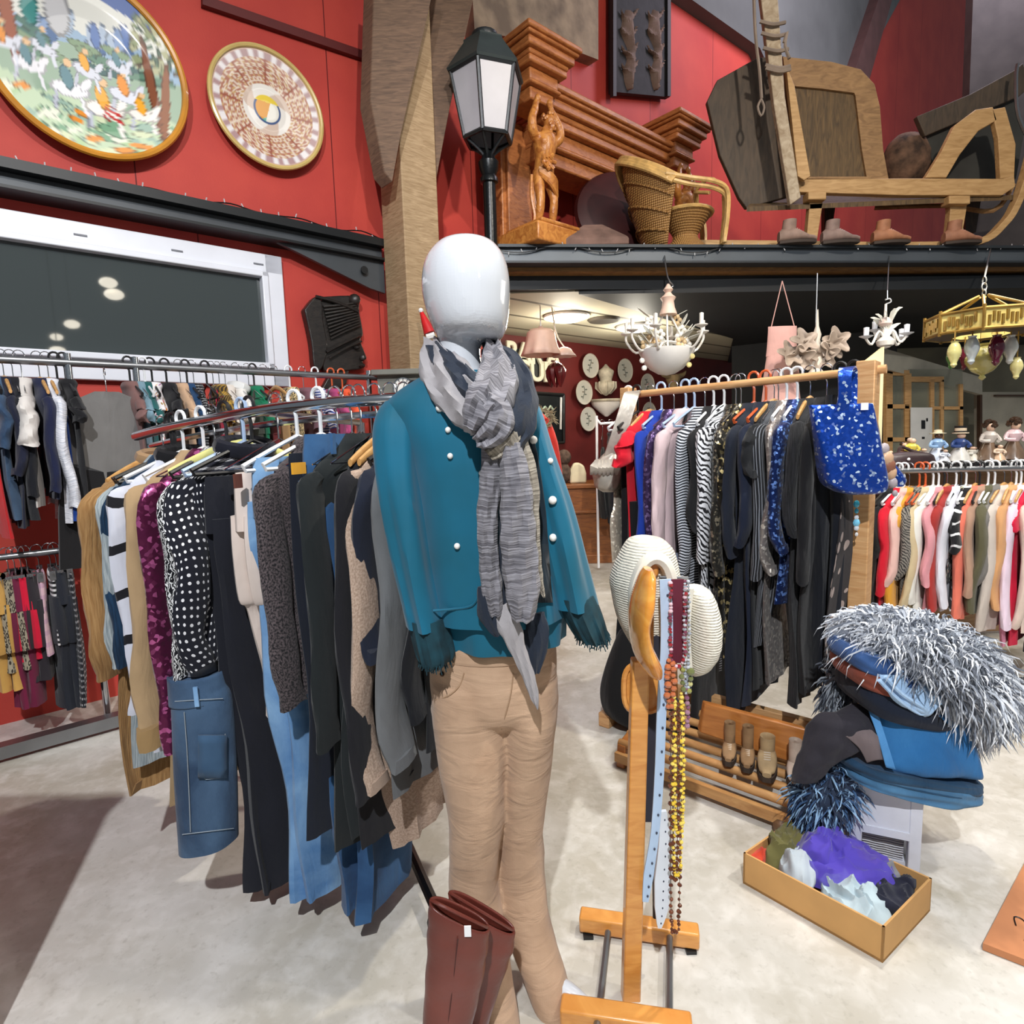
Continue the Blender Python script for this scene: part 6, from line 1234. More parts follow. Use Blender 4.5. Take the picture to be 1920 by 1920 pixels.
def fur(rows_, Y, b_, label, n=1500, lg=.06, base=(120, 126, 138), cols=((226, 230, 238), (170, 176, 188), (108, 114, 126)), seed=1, name='fur_throw'):
    t = thing(name, label, 'fur', P((rows_[-1][1]+rows_[-1][2])/2, rows_[-1][0], Y), 'shaggy fur pieces on the pile'); b = MB(); b.sil(rows_, Y, b_, 40, 5, lambda q, a: .05*sin(a*5+q*6)); ob = b.build('hide', mat(base, .9, 0, .4, 12), t)
    rr = random.Random(seed); hs = [MB() for _ in cols]; N = len(b.v)//40; c = sum(b.v, V())/len(b.v)
    for _ in range(n):
        i, j = rr.randrange(N-1), rr.randrange(40); u_, v_ = rr.random(), rr.random()
        p = b.v[i*40+j].lerp(b.v[i*40+(j+1) % 40], u_).lerp(b.v[(i+1)*40+j].lerp(b.v[(i+1)*40+(j+1) % 40], u_), v_)
        if p.y > Y+b_*.7: continue
        nn = (p-c).normalized(); d = (nn+V((rr.uniform(-.8, .8), rr.uniform(-.4, .4), rr.uniform(-.7, .5)))).normalized(); L_ = lg*rr.uniform(.5, 1.25); sw = V((rr.uniform(-.5, .5), rr.uniform(-.2, .2), -.75))
        q = [p, p+d*L_*.4+sw*L_*.08, p+d*L_*.65+sw*L_*.35, p+d*L_*.7+sw*L_*.75]; sd = d.cross(V((0, 1, 0))).normalized()*.0028
        hb = hs[rr.randrange(len(cols))]; hb.add([q[0]-sd, q[0]+sd, q[1]-sd*1.2, q[1]+sd*1.2, q[2]-sd*.9, q[2]+sd*.9, q[3]], [(0, 1, 3, 2), (2, 3, 5, 4), (4, 5, 6)])
    for hb, cc_ in zip(hs, cols): hb.build('hair', mat(cc_, .6, 0, .05, spec=.3), t)
fur([(1162, 1640, 1690, .06), (1175, 1610, 1760, .14), (1200, 1600, 1810, .19), (1235, 1640, 1838, .20), (1270, 1700, 1850, .18), (1300, 1740, 1845, .13), (1330, 1772, 1832, .08), (1345, 1785, 1815, .04)], SY, .18, 'big shaggy grey white fur throw on top of the pile', 4200, .09, (140, 146, 156), ((240, 243, 248), (196, 202, 212), (120, 126, 138)))
fur([(1215, 1580, 1605, .03), (1245, 1560, 1592, .05), (1290, 1552, 1588, .05), (1325, 1548, 1580, .04)], SY+.12, .05, 'narrow grey fur strip hanging behind the folded clothes', 700, .05, (84, 88, 98), ((150, 156, 164), (90, 96, 106), (60, 64, 74)), 2, 'fur_strip')
fur([(1425, 1545, 1590, .04), (1455, 1515, 1600, .07), (1490, 1502, 1588, .08), (1515, 1505, 1560, .05), (1530, 1510, 1535, .03)], SY+.0, .08, 'blue grey fur collar hanging down beside the white stool', 1100, .06, (44, 58, 82), ((150, 186, 220), (70, 100, 140), (40, 50, 72)), 3, 'fur_collar')
# ================================================================= cardboard tray of fabrics
CB = mat((206, 158, 98), .8, 0, .1, 5); c0, c1, c2_ = G(1655, 1806), G(1393, 1656), G(1744, 1708)
u1 = c1-c0; u2 = c2_-c0; hh = .105; t = thing('cardboard_tray', 'shallow brown cardboard box full of fabric on the concrete floor', 'box', c0+(u1+u2)/2); zz = V((0, 0, 1))
MB().prism([c0, c0+u2, c0+u1+u2, c0+u1], zz*.008).build('bottom', CB, t)
for a, d, th in ((c0, u1, u2), (c0, u2, u1), (c0+u1, u2, -u1), (c0+u2, u1, -u2)): MB().prism([a, a+d, a+d+zz*hh, a+zz*hh], th.normalized()*.006).build('side', CB, t)
def cl(u, v_, ru, rv, rz, z0, mt, label, name='fabric', seed=1, amp=.25):
    c = c0+u1*u+u2*v_; rg = []; uv = []; n = 64; sv = V((seed*3.7, seed*1.9, 0)); e1, e2 = u1.normalized(), u2.normalized()
    for i in range(22):
        th = pi/2*i/21; ring = []
        for j in range(n):
            a = 2*pi*j/n; x, y = cos(a)*sin(th+.01), sin(a)*sin(th+.01)
            p = c+e1*(ru*x)+e2*(rv*y)+zz*(z0+rz*cos(th)**.8); q = p*25+sv; rg_ = 1-abs(noise.noise(q))*2; d = noise.noise(q*.5)+.5*noise.noise(q*1.7)
            ring.append(p+zz*(amp*(.05*rg_*rg_+.05*d)*(1-(i/21)**4))+e1*(amp*.06*noise.noise(q*.8+V((5, 0, 0))))+e2*(amp*.06*noise.noise(q*.8+V((0, 7, 0))))); uv.append((a*.1, i*.02))
        rg.append(ring)
    t = thing(name, label, 'fabric', c+zz*.01, 'fabrics in the cardboard box'); MB().rings(rg, True, True, 0, uv).build('cloth', mt, t)
A1, A2 = u1.length, u2.length
cl(.86, .55, A1*.13, A2*.40, .07, .06, fab('plain', (104, 100, 58)), 'crumpled olive green satin in the far corner of the box', seed=1, amp=.45)
cl(.93, .22, A1*.06, A2*.2, .03, .07, fab('plain', (206, 66, 40)), 'orange red cloth edge peeking out in the box corner', seed=2)
cl(.66, .26, A1*.13, A2*.22, .05, .07, fab('plain', (186, 196, 204)), 'light grey satin bunch in front of the olive satin', seed=3, amp=.45)
cl(.30, .28, A1*.22, A2*.24, .05, .06, fab('plain', (190, 208, 216)), 'pale aqua and grey silk along the front edge of the box', seed=4, amp=.5)
cl(.12, .62, A1*.10, A2*.32, .05, .06, fab('plain', (34, 36, 52)), 'dark navy velvet at the near end of the box', seed=5, amp=.4)
cl(.22, .80, A1*.06, A2*.12, .05, .08, fab('plain', (140, 140, 146)), 'grey wool end tucked beside the navy velvet', seed=6)
k = NT('tulle'); k.set(Base_Color=lin((84, 66, 188)), Roughness=.8, Alpha=.72, Sheen_Weight=.3)
cl(.50, .62, A1*.36, A2*.44, .075, .07, k.m, 'violet tulle heap spilling over the middle of the box', 'tulle', 7, .3)
cl(.58, .55, A1*.2, A2*.3, .10, .08, k.m, 'inner violet tulle layer bunched at the top of the heap', 'tulle', 8, .35)
# second flat cardboard at the frame edge
q = [G(1842, 1782), G(1935, 1600), V((1.95, 1.85, 0)), V((1.80, 1.38, 0)), G(1925, 1815)]
t = thing('cardboard_sheet', 'flat brown cardboard sheet with scribbled ink marks on the floor', 'cardboard', sum(q, V())/5)
MB().prism([p+zz*.002 for p in q], zz*.02).build('sheet', mat((190, 126, 84), .8, 0, .15, 4), t)
b = MB(); p = G(1905, 1735, .024); 
for a in ([(0, 0), (.02, .03), (.035, .02), (.03, -.01), (.015, -.02)], [(-.02, -.05), (.02, -.06), (.06, -.09)], [(-.01, -.07), (.03, -.09)]): b.tube([p+V((x, y, 0)) for x, y in a], .0018, 4, k=3)
b.build('ink_mark', BLK, t)
# rolling base behind the pine rack and other floor pieces
t = thing('rolling_rack_base', 'chrome wheeled base of a rolling rack behind the pine rack', 'rack base', P(1480, 1215, 3.0))
def fl(px, py, z_=0): return G(px, py, z_)
for a, c_ in ((fl(1420, 1235, .1), fl(1560, 1165, .1)), (fl(1485, 1205, .1), fl(1500, 1245, .1))): MB().tube([a, c_], .012, 8).build('bar', CHROME, t)
for px, py in ((1487, 1228), (1548, 1222)):
    p = G(px, py); MB().cyl(p+V((0, 0, .05)), p+V((0, 0, .2)), .014).build('leg', CHROME, t); MB().lathe(p+V((0, -.015, .036)), [(.001, 0), (.03, 0), (.036, .008), (.036, .022), (.03, .03), (.001, .03)], 14, 0, (0, 1, 0)).build('caster', BLK, t)
# ================================================================= back shop under the gallery
LIT = mat((255, 250, 232), .4, 0, 0, emit=7.0)
for px, py, rx in ((1062, 591, .21), (1192, 611, .2)):
    c = G(px, py, 2.55); t = thing('round_light', 'round lit ceiling light %s' % ('nearest the mannequin head' if px < 1100 else 'behind the white bowl chandelier'), 'ceiling light', c-V((0, 0, .02)), 'ceiling lights of the back shop')
    MB().lathe(c-V((0, 0, .022)), [(.001, -.035), (rx*.6, -.03), (rx*.9, -.008), (rx*.92, .006), (.001, .006)], 28).build('diffuser', LIT, t); MB().tube([c+V((rx*.96*cos(a), rx*.96*sin(a), -.012)) for a in [2*pi*j/30 for j in range(30)]], .014, 6, loop=True).build('rim', WHITE, t)
    d = bpy.data.lights.new('ceiling_light', 'POINT'); d.energy = 36; d.color = (1, .93, .78); d.shadow_soft_size = .12; o = bpy.data.objects.new('ceiling_light_glow', d); COL.objects.link(o); o.location = c-V((0, 0, .22))
c = G(1132, 599, 2.545); t = thing('air_vent', 'dark round vent in the pale board ceiling', 'vent', c)
MB().lathe(c-V((0, 0, .02)), [(.001, 0), (.14, 0), (.16, .02), (.001, .02)], 24).build('grille', mat((62, 54, 42), .7), t)
DBK = 5.0
def K(px, py, off=0): return W(px, py, off, DBK)
PUP = V((0, 0, 1))
def wplate(px, py, r, i, lb):
    c = K(px, py, .03)
    def pt(x, y):
        q = math.hypot(x, y)
        if q > .86: return (206, 200, 190)
        g = (92, 98, 92); sx = .13*sin(y*4+i)
        if abs(y) < .55 and abs(x-sx) < .045: return g
        for q in range(5):
            ly = -.35+q*.2; lx = (.18 if q % 2 else -.18)+.13*sin(ly*4+i)
            if ((x-lx)/.13)**2+((y-ly)/.06)**2 < 1: return g if (q+i) % 3 else (120, 112, 100)
        return (196, 194, 186)
    plate('decorative_plate', c, r, [.03, .03, .05, .1], glaze(.3), mat((196, 190, 178), .35, 0, .1), lb, paint=pt, group='white plates on the dark red back wall')
for i, (px, py, r, lb) in enumerate(((1106, 686, .145, 'white oval plate with grey figure, highest beside the pink lamp'), (1094, 736, .145, 'white plate with grey sprig, middle of the three stacked plates'), (1102, 786, .145, 'white plate with dark flower sprig, lowest of the three stacked plates'), (1171, 695, .15, 'white plate with dark figure beside the upper wall fountain'), (1213, 722, .15, 'dim white plate behind the pine rack rail end'), (1216, 775, .15, 'dim plate behind the hangers of the pine rack'), (1180, 740, .10, 'small brass plate above the pine rack post'))): wplate(px, py, r, i, lb)
STW = mat((206, 196, 176), .55, 0, .3, 10, .2, 20)
t = thing('stone_fountain', 'pale stone wall fountain urn with pointed tip on the back wall', 'wall fountain', K(1136, 740, .05))
q = [K(1136, y, .06) for y in (683, 690, 696, 706, 714, 720, 730, 737, 742)]
MB().tube(q, [.01, .05, .10, .085, .075, .12, .11, .06, .012], 16, flat=.6, k=3).build('urn', STW, t)
b = MB()
for i in range(8): b.tube([K(1136, 716, .06)+V((.12*cos(i*pi/4), .07*sin(i*pi/4), 0)), K(1136, 727, .06)+V((.125*cos(i*pi/4), .075*sin(i*pi/4), 0)), K(1136, 738, .06)+V((.05*cos(i*pi/4), .03*sin(i*pi/4), 0))], .014, 5)
b.build('gadroon', STW, t)
t = thing('shell_basin', 'white shell shaped wall basin below the wall fountain', 'basin', K(1138, 781, .05)); b = MB()
b.tube([K(1137, y, .09) for y in (751, 753, 762, 770, 775, 781)], [.20, .205, .17, .11, .07, .02], 20, flat=.6); b.build('bowl', mat((216, 210, 204), .45, 0, .12), t)
MB().tube([K(1137, 751, .09)+V((.2*cos(a), .12*sin(a), .0)) for a in [2*pi*j/24 for j in range(24)]], .018, 6, loop=True).build('rim', STW, t)
t = thing('skull_trophy', 'pale horned animal skull on the dark wall below the bowl chandelier', 'trophy', K(1262, 730, .05)); SKB = mat((196, 170, 126), .6, 0, .25, 8)
MB().tube([K(1262, y, .1) for y in (704, 712, 720, 730)], [.11, .10, .07, .045], 12).build('skull', SKB, t)
for s in (-1, 1): MB().tube([K(1262+s*6, 706, .1), K(1262+s*18, 703, .12), K(1262+s*24, 696, .12)], [.035, .03, .008], 8, k=3).build('horn', SKB, t)
# sign
t = thing('shop_sign', 'black sign board with cream cut letters on the dark red back wall', 'sign', K(985, 715, .05))
MB().prism([K(930, 648, .05), K(1018, 660, .05), K(1018, 715, .05), K(930, 708, .05)], NW*.04).build('board', mat((20, 22, 22), .6), t)
def text(s, p, size, mt, parent, name, xd, ext=.008):
    cu = bpy.data.curves.new('lettering', 'FONT'); cu.body = s; cu.size = size; cu.extrude = ext; cu.bevel_depth = size*.035; cu.space_character = .95
    o = bpy.data.objects.new('lettering', cu); COL.objects.link(o); dg = bpy.context.evaluated_depsgraph_get(); me = bpy.data.meshes.new_from_object(o.evaluated_get(dg)); bpy.data.objects.remove(o)
    xd = xd.normalized(); zd = V((0, 0, 1)); n = xd.cross(zd); m = Matrix((xd, zd, n)).transposed().to_4x4(); m.translation = p; me.transform(m)
    b = MB(); b.add([v.co.copy() for v in me.vertices], [tuple(f.vertices) for f in me.polygons]); return b.build(name, mt, parent)
LET = mat((222, 218, 196), .5, 0, .05)
text('BAR A', K(948, 677, .07), .30, LET, t, 'lettering', U); text('IGUES', K(957, 711, .07), .30, LET, t, 'lettering', U)
t = thing('menu_board', 'framed black chalkboard with pale script below the sign', 'board', K(1015, 815, .04))
MB().prism([K(978, 735, .04), K(1057, 740, .04), K(1057, 830, .04), K(978, 830, .04)], NW*.03).build('slate', mat((22, 26, 28), .35, 0, .1), t)
b = MB(); fp = [K(978, 735, .05), K(1057, 740, .05), K(1057, 830, .05), K(978, 830, .05)]
for i in range(4): b.tube([fp[i], fp[(i+1) % 4]], .018, 6)
b.build('frame', BLK, t)
MB().tube([K(1052, 745, .06), K(1051, 805, .06)], .014, 6).build('light_strip', mat((226, 226, 226), .3), t)
b = MB(); b.tube([K(1003+i*3.2, 768-i*.3+4*sin(i*1.9), .055) for i in range(12)], .012, 5, k=3); b.tube([K(1008+i*3, 779+2*sin(i*2.3), .055) for i in range(9)], .008, 5, k=3); b.build('script_stroke', mat((190, 214, 196), .5), t)
# desk with bust and red coat
dk = G(1100, 1052); t = thing('desk', 'old wooden desk with moulded edge in the back shop', 'desk', V((.80, 7.05, 0))); DKW = wood((150, 92, 44), (112, 64, 30), (2, 2, 10), .45)
xl, xr = P(1040, 1000, 6.75).x, P(1190, 1000, 6.75).x; xm = (xl+xr)/2; hx = (xr-xl)/2; zt3 = P(1100, 908, 6.75).z
MB().box((xm, 7.05, zt3-.02), (hx+.03, .34, .025)).build('desk_top', DKW, t, bev=.01)
MB().box((xm, 7.05, zt3-.17), (hx, .31, .13)).build('drawer_front', DKW, t); MB().box((xm, 6.73, zt3-.31), (hx+.01, .02, .015)).build('edge_moulding', DKW, t, bev=.006)
MB().box((xm+.12, 7.05, zt3/2-.16), (hx-.12, .3, zt3/2-.16)).build('pedestal', DKW, t); MB().box((xm+.12, 7.05, .05), (hx-.1, .32, .05)).build('plinth', DKW, t, bev=.008)
def on(px, py): p = P(px, py, 6.9); return V((p.x, 6.9, zt3+.005))
t = thing('necklace_bust', 'cream neck shaped jewellery display on the desk', 'display bust', on(1082, 900)); p = on(1082, 900); s_ = 7/F
MB().rings([[p+V((x*s_, -.03+d, z_*s_)) for x, z_ in ((-14, 0), (17, 0), (17, 18), (13, 32), (4, 38), (-6, 37), (-12, 26), (-13, 12))] for d in (0, .10)]).build('bust', mat((232, 222, 190), .6), t, bev=.02)
t = thing('brown_figure', 'brown fuzzy figure beside the cream jewellery display', 'figure', on(1058, 900)); p = on(1058, 900); BF = mat((104, 84, 72), .95, 0, .4, 20, .5, 60)
MB().ball(p+V((0, 0, .12)), (.08, .07, .12), 12).build('body', BF, t); MB().ball(p+V((0, 0, .30)), (.085, .08, .09), 12).build('head', BF, t)
t = thing('coat', 'bright red coat with fur collar on a stand behind the mannequin arm', 'coat', V((P(1030, 900, 5.6).x, 5.6, 0))); cx_ = 5.6
REDC = fab('plain', (226, 62, 52)); b = MB(); b.sil([(765, 985, 1005, .06), (780, 968, 1022, .1), (800, 962, 1034, .13), (860, 966, 1044, .14), (930, 960, 1058, .16), (1010, 955, 1070, .18)], cx_, .1, 28, 4); b.build('body', REDC, t)
for s in (0, 1): b = MB(); b.sil([(785, 1006-40*s, 1030-40*s, .06), (830, 1022-70*s, 1046-70*s, .07), (900, 1030-86*s, 1056-86*s, .07), (915, 1034-88*s, 1056-88*s, .06)], cx_-.02, .06, 16, 3); b.build('sleeve', REDC, t)
b = MB(); rr = random.Random(4)
for i in range(180):
    a = rr.uniform(0, 2*pi); p = P(1016+20*cos(a), 785+16*sin(a), cx_-.12); b.tube([p, p+V((rr.uniform(-.06, .06), rr.uniform(-.05, .0), rr.uniform(-.06, .06)))], [.008, .002], 4)
b.build('fur_collar', mat((176, 162, 132), .9, 0, .3), t)
MB().cyl((P(1010, 900, cx_).x, cx_, 0), (P(1010, 900, cx_).x, cx_, 1.3), .02).build('stand_pole', IRON, t)
# small white rack with dark clothes
t = thing('clothes_rack', 'small white framed rack with dark clothes in the back shop', 'clothes rack', V((P(1140, 900, 6.4).x, 6.4, 0))); wy = 6.4
pz = P(1140, 794, wy).z; xa, xb = P(1119, 794, wy).x, P(1200, 794, wy).x
MB().tube([(xa, wy, .02), (xa, wy, pz-.04), (xa+.04, wy, pz), (xb-.04, wy, pz), (xb, wy, pz-.04), (xb, wy, .02)], .014, 8, k=3).build('frame', WHITE, t)
for i in range(5):
    x = xa+.06+i*(xb-xa-.1)/4; garment(V((x, wy, pz+.014)), pi/2+.1*(i-2), ('dress', 'coat', 'dress', 'jacket', 'dress')[i], 1.0+.08*(i % 3), fab('plain', [(16, 16, 20), (24, 24, 34), (20, 18, 24), (30, 30, 38), (18, 20, 28)][i]), ('black dress first on the small white rack', 'ink blue coat second on the small white rack', 'black dress in the middle of the small white rack', 'charcoal jacket fourth on the small white rack', 'black dress last on the small white rack')[i], 'garments on the small white rack', SL=(0, .5, 0, .5, .3)[i], hk='wire', hkm=CHROME, hlab='chrome wire hanger on the small white rack, %s place' % ('first', 'second', 'third', 'fourth', 'fifth')[i], hgrp='hangers on the small white rack')
# pendant lamps and chandeliers
PKG = mat((236, 196, 176), .5, 0, .12, 6); CWH = mat((226, 216, 200), .5, 0, .15, 12); IVO = mat((232, 228, 220), .45, 0, .12, 14)
def chain(p0, p1, r=.006, name='chain', par=None, mt=None):
    n = max(3, int((p1-p0).length/.03)); b = MB(); d = (p1-p0)/n
    for i in range(n):
        c = p0+d*(i+.5); a = V((1, 0, 0)) if i % 2 else V((0, 1, 0)); b.tube([c+d*.62*cos(q)+a*(r*1.6*sin(q)) for q in [2*pi*j/8 for j in range(8)]], r*.4, 4, loop=True)
    return b.build(name, mt or BRASS, par)
py_ = 5.3; c = P(1015, 666, py_); top = V((c.x, c.y, 2.56)); t = thing('pendant_lamp', 'pink frilled bell shade pendant lamp near the mannequin', 'pendant lamp', c)
MB().lathe(c, [(.17, 0), (.15, .05), (.13, .13), (.12, .19), (.09, .215), (.02, .22), (.02, .24)], 48, rip=lambda u, r, z_: 1+(.06*sin(u*2*pi*9) if z_ < .06 else 0), cap=False).build('shade', PKG, t, mods=[('SOLIDIFY', dict(thickness=.008))])
MB().tube([c+V((0, 0, .24)), top], .005, 6).build('cord', WHITE, t)
c = P(1058, 668, py_+.1); t = thing('pendant_lamp', 'small pink frilled glass shade beside the larger pink lamp', 'pendant lamp', c)
MB().lathe(c, [(.105, 0), (.08, .03), (.06, .06), (.03, .075), (.012, .08)], 36, rip=lambda u, r, z_: 1+(.08*sin(u*2*pi*8) if z_ < .02 else 0), cap=False).build('shade', mat((226, 196, 182), .4, 0, .1), t, mods=[('SOLIDIFY', dict(thickness=.006))])
MB().tube([c+V((0, 0, .08)), c+V((-.05, 0, .16)), c+V((-.08, 0, .26)), V((c.x-.1, c.y, 2.56))], .006, 6, k=3).build('cord', IVO, t)
for i in range(1): 
    c2 = P(1042, 700, py_+.2); t = thing('glass_flower', 'dark red glass flower pendant hanging under the pink lamps', 'pendant', c2)
    b = MB()
    for a in range(6): b.tube([c2+V((0, 0, .1)), c2+V((.06*cos(a), .06*sin(a), .02)), c2+V((.05*cos(a+.4), .05*sin(a+.4), -.12))], [.012, .035, .006], 7, k=3)
    b.build('petal', mat((110, 34, 36), .2, 0, .3, coat=.4), t); MB().tube([c2+V((0, 0, .1)), V((c2.x, c2.y, 2.56))], .004, 5).build('cord', IVO, t)
# bowl chandelier
cy = 4.40; c = P(1250, 700, cy); t = thing('chandelier', 'white bowl chandelier with flowers, candle arms and bell top under the gallery edge', 'chandelier', c); ztp = P(1253, 548, cy).z
pt = lambda px, py, dy=0: P(px, py, cy+dy)
bz = pt(1250, 704).z; R0 = (pt(1300, 660).x-pt(1198, 660).x)/2
MB().lathe(V((c.x, cy, bz)), [(.005, 0), (R0*.3, .01), (R0*.6, .045), (R0*.85, .10), (R0, .165), (R0*1.02, .18), (R0*.96, .17), (R0*.8, .11), (.005, .03)], 36).build('bowl', mat((232, 230, 226), .35, 0, .08, 4, coat=.2), t)
MB().lathe(V((c.x+.01, cy, pt(1252, 590).z)), [(.005, .0), (.062, .0), (.058, .015), (.045, .05), (.04, .09), (.055, .115), (.03, .135), (.02, .15), (.035, .17), (.02, .19), (.008, .21)], 20).build('bell_top', mat((226, 196, 178), .5, 0, .1), t)
for a in (0.3, 2.4, 4.5): MB().tube([V((c.x+.03*cos(a), cy+.03*sin(a), pt(1252, 590).z)), V((c.x+R0*.9*cos(a), cy+R0*.9*sin(a), bz+.18))], .007, 6).build('stay', IVO, t)
for i, a in enumerate((2.9, 3.5, 4.2, .2, 1.2, 5.4)):
    d = V((cos(a), sin(a), 0)); o = V((c.x, cy, bz+.24)); e = o+d*(R0*1.45)+V((0, 0, .06))
    MB().tube([o, o+d*R0*.6+V((0, 0, -.03)), o+d*R0*1.1+V((0, 0, -.07)), e+V((0, 0, -.05)), e], .0085, 7, k=4).build('arm', IVO, t); MB().lathe(e, [(.01, -.01), (.04, .005), (.042, .012), (.014, .015), (.014, .085), (.003, .09)], 14).build('candle_cup', IVO, t)
LF = mat((206, 206, 196), .6, 0, .2); FL = mat((226, 196, 150), .6, 0, .3); rr = random.Random(8)
for i in range(16):
    a = rr.uniform(0, 6.28); r = R0*rr.uniform(.3, 1.0); o = V((c.x+r*cos(a), cy+r*sin(a), bz+rr.uniform(.2, .42))); b = MB()
    d = V((cos(a), sin(a), rr.uniform(.2, 1.4))).normalized(); b.ribbon([o, o+d*.04, o+d*.085, o+d*.12], [.008, .04, .03, .004], .004, k=2, up=(sin(a), -cos(a), .3)); b.build('leaf', LF, t)
    b = MB()
    for j in range(5): b.ball(o+V((.024*cos(j*1.257), -.012, .024*sin(j*1.257)-.03)), (.017, .01, .017), 6)
    b.build('flower', FL if i % 2 else IVO, t)
for q in ((1204, 676), (1298, 668), (1208, 690), (1292, 684)): MB().ball(pt(q[0], q[1], -.1), (.02, .014, .02), 8).build('rim_flower', mat((226, 208, 140), .6) if q[0] > 1290 else IVO, t)
MB().tube([V((c.x+.01, cy, ztp-.01)), pt(1257, 540), pt(1262, 535), pt(1252, 520), E_(1246, -.02)+V((0, 0, 2.75))], .005, 6, k=3).build('hook_wire', STEEL, t)
# white three arm chandelier
cy = 4.3; c = P(1660, 650, cy); t = thing('chandelier', 'small white painted chandelier with curled candle arms above the blue bag', 'chandelier', c); o = P(1660, 640, cy)
MB().tube([P(1660, 652, cy), P(1660, 600, cy), P(1661, 570, cy)], [.03, .012, .008], 8, k=4).build('stem', IVO, t); MB().ball(P(1660, 604, cy), (.045, .045, .035), 10).build('knop', mat((222, 200, 190), .5), t); MB().lathe(P(1660, 648, cy), [(.01, -.02), (.05, 0), (.06, .03), (.03, .06)], 14).build('cup', IVO, t)
for x, y in ((1700, 624), (1624, 630), (1690, 632), (1640, 618)):
    e = P(x, y, cy+(-.05 if x in (1700, 1624) else .12)); MB().tube([o, o.lerp(e, .35)+V((0, 0, .055)), o.lerp(e, .7)+V((0, 0, -.045)), e+V((.0, 0, -.02))], .0085, 7, k=4).build('arm', IVO, t)
    MB().lathe(e, [(.008, -.02), (.04, -.005), (.045, .0), (.016, .002), (.018, .055), (.002, .06)], 12).build('candle_cup', mat((232, 236, 244), .35), t)
for i in range(9): a = i*.7; MB().ribbon([o+V((0, 0, .05)), o+V((.05*cos(a), .05*sin(a), .1+.012*i)), o+V((.10*cos(a), .08*sin(a), .12+.012*i))], [.006, .03, .004], .004, k=2, up=(0, .2, 1)).build('leaf', LF, t)
b = MB(); b.tube([P(1661, 570, cy), P(1670, 566, cy), P(1668, 560, cy), P(1660, 562, cy)], .006, 5, k=4); b.tube([P(1664, 562, cy), P(1664, 545, cy), E_(1662, -.02)+V((0, 0, 2.75))], .004, 5); b.build('hook_wire', STEEL, t)
# flower lamp and pink dress on the dark partition
cy = 4.55; t = thing('flower_lamp', 'pale metal flower lamp with petal shades hanging behind the pine rack', 'hanging lamp', P(1530, 700, cy)); PL = mat((176, 158, 142), .5, .1, .25)
MB().lathe(P(1530, 690, cy), [(.008, -.09), (.05, -.07), (.06, -.04), (.03, 0), (.045, .05), (.028, .1), (.04, .15), (.022, .2), (.03, .24), (.012, .30), (.004, .42)], 16).build('stem', CWH, t)
for i, (x, y) in enumerate(((1508, 640), (1560, 650), (1500, 672), (1568, 640), (1480, 665), (1545, 668))):
    p = P(x, y, cy-.05); MB().tube([P(1530, 665, cy), (P(1530, 665, cy)+p)/2+V((0, 0, .05)), p], .007, 6, k=3).build('arm', PL, t); b = MB(); ax = V((.3*sin(i*2.1), -1, .5*cos(i*1.7))).normalized()
    b.lathe(p-ax*.04, [(.012, 0), (.03, .02), (.055, .05), (.085, .06), (.09, .055), (.05, .045), (.015, .02)], 36, 0, ax, rip=lambda u, r, z_: 1+.28*sin(u*2*pi*5)*(r > .05))
    b.build('flower_shade', PL, t)
MB().tube([P(1530, 612, cy), V((P(1530, 600, cy).x, cy, 2.56))], .004, 5).build('wire', STEEL, t)
cy = 4.75; t = thing('dress', 'pale pink layered slip dress hanging high behind the pine rack', 'dress', P(1460, 800, cy)); PK = fab('plain', (226, 176, 166)); PK2 = fab('plain', (222, 186, 186))
b = MB(); b.sil([(612, 1440, 1494, .02), (622, 1440, 1494, .03), (650, 1438, 1494, .04), (668, 1436, 1496, .04)], cy, .04, 20, 3); b.build('bodice', PK, t)
for i, (y0, y1, a, c_) in enumerate(((664, 712, 1434, 1498), (705, 760, 1430, 1500), (752, 812, 1428, 1500))): b = MB(); b.sil([(y0, a+4, c_-4, .04), ((y0+y1)/2, a+1, c_-1, .055), (y1, a-2, c_+2, .06)], cy-.004*i, .05, 30, 3, lambda f, q: .03*f*sin(q*9)); b.build('tier', PK if i != 2 else PK2, t)
for x in (1446, 1490): MB().tube([P(x, 614, cy), V((P(1466, 560, cy).x, cy, 2.56))], .004, 5).build('strap', PK, t)
# oriental glass lantern
cy = 3.55; lc = P(1842, 606, cy); t = thing('glass_lantern', 'gilt octagonal lantern with cut panels and coloured glass drops on a chain', 'lantern', P(1842, 700, cy)); GI = mat((176, 142, 72), .4, .6, .3, 12); PN = mat((214, 196, 120), .35, 0, .1, 8, emit=.15)
Ro = .275
def oc(r, dz, k_=0): return [lc+V((r*cos(pi/4*j+.15), r*sin(pi/4*j+.15), dz)) for j in range(8)]
zt4, zb4 = .045, -.06; b = MB()
for j in range(8):
    for dz in (zt4, zb4): b.tube([oc(Ro, dz)[j], oc(Ro, dz)[(j+1) % 8]], .009, 6)
    b.tube([oc(Ro, zb4-.015)[j], oc(Ro, zt4+.02)[j]], .009, 6)
    b.tube([oc(Ro, zt4)[j], lc+V((.03*cos(pi/4*j), .03*sin(pi/4*j), .15))], .008, 6)
b.build('frame', GI, t)
for j in range(8):
    p, q = oc(Ro-.003, zb4)[j], oc(Ro-.003, zb4)[(j+1) % 8]; hh_ = V((0, 0, zt4-zb4)); n_ = ((p+q)/2-lc); n_.z = 0; n_.normalize(); po = MB().prism([p, q, q+hh_, p+hh_], -n_*.004).build('panel', PN, t); b = MB()
    for f in [.12+.1*i for i in range(8)]: o = p.lerp(q, f)+n_*.003; b.box(o+hh_*(.5+.12*sin(f*40)), (.006, .006, .026))
    b.build('fret', GI, po)
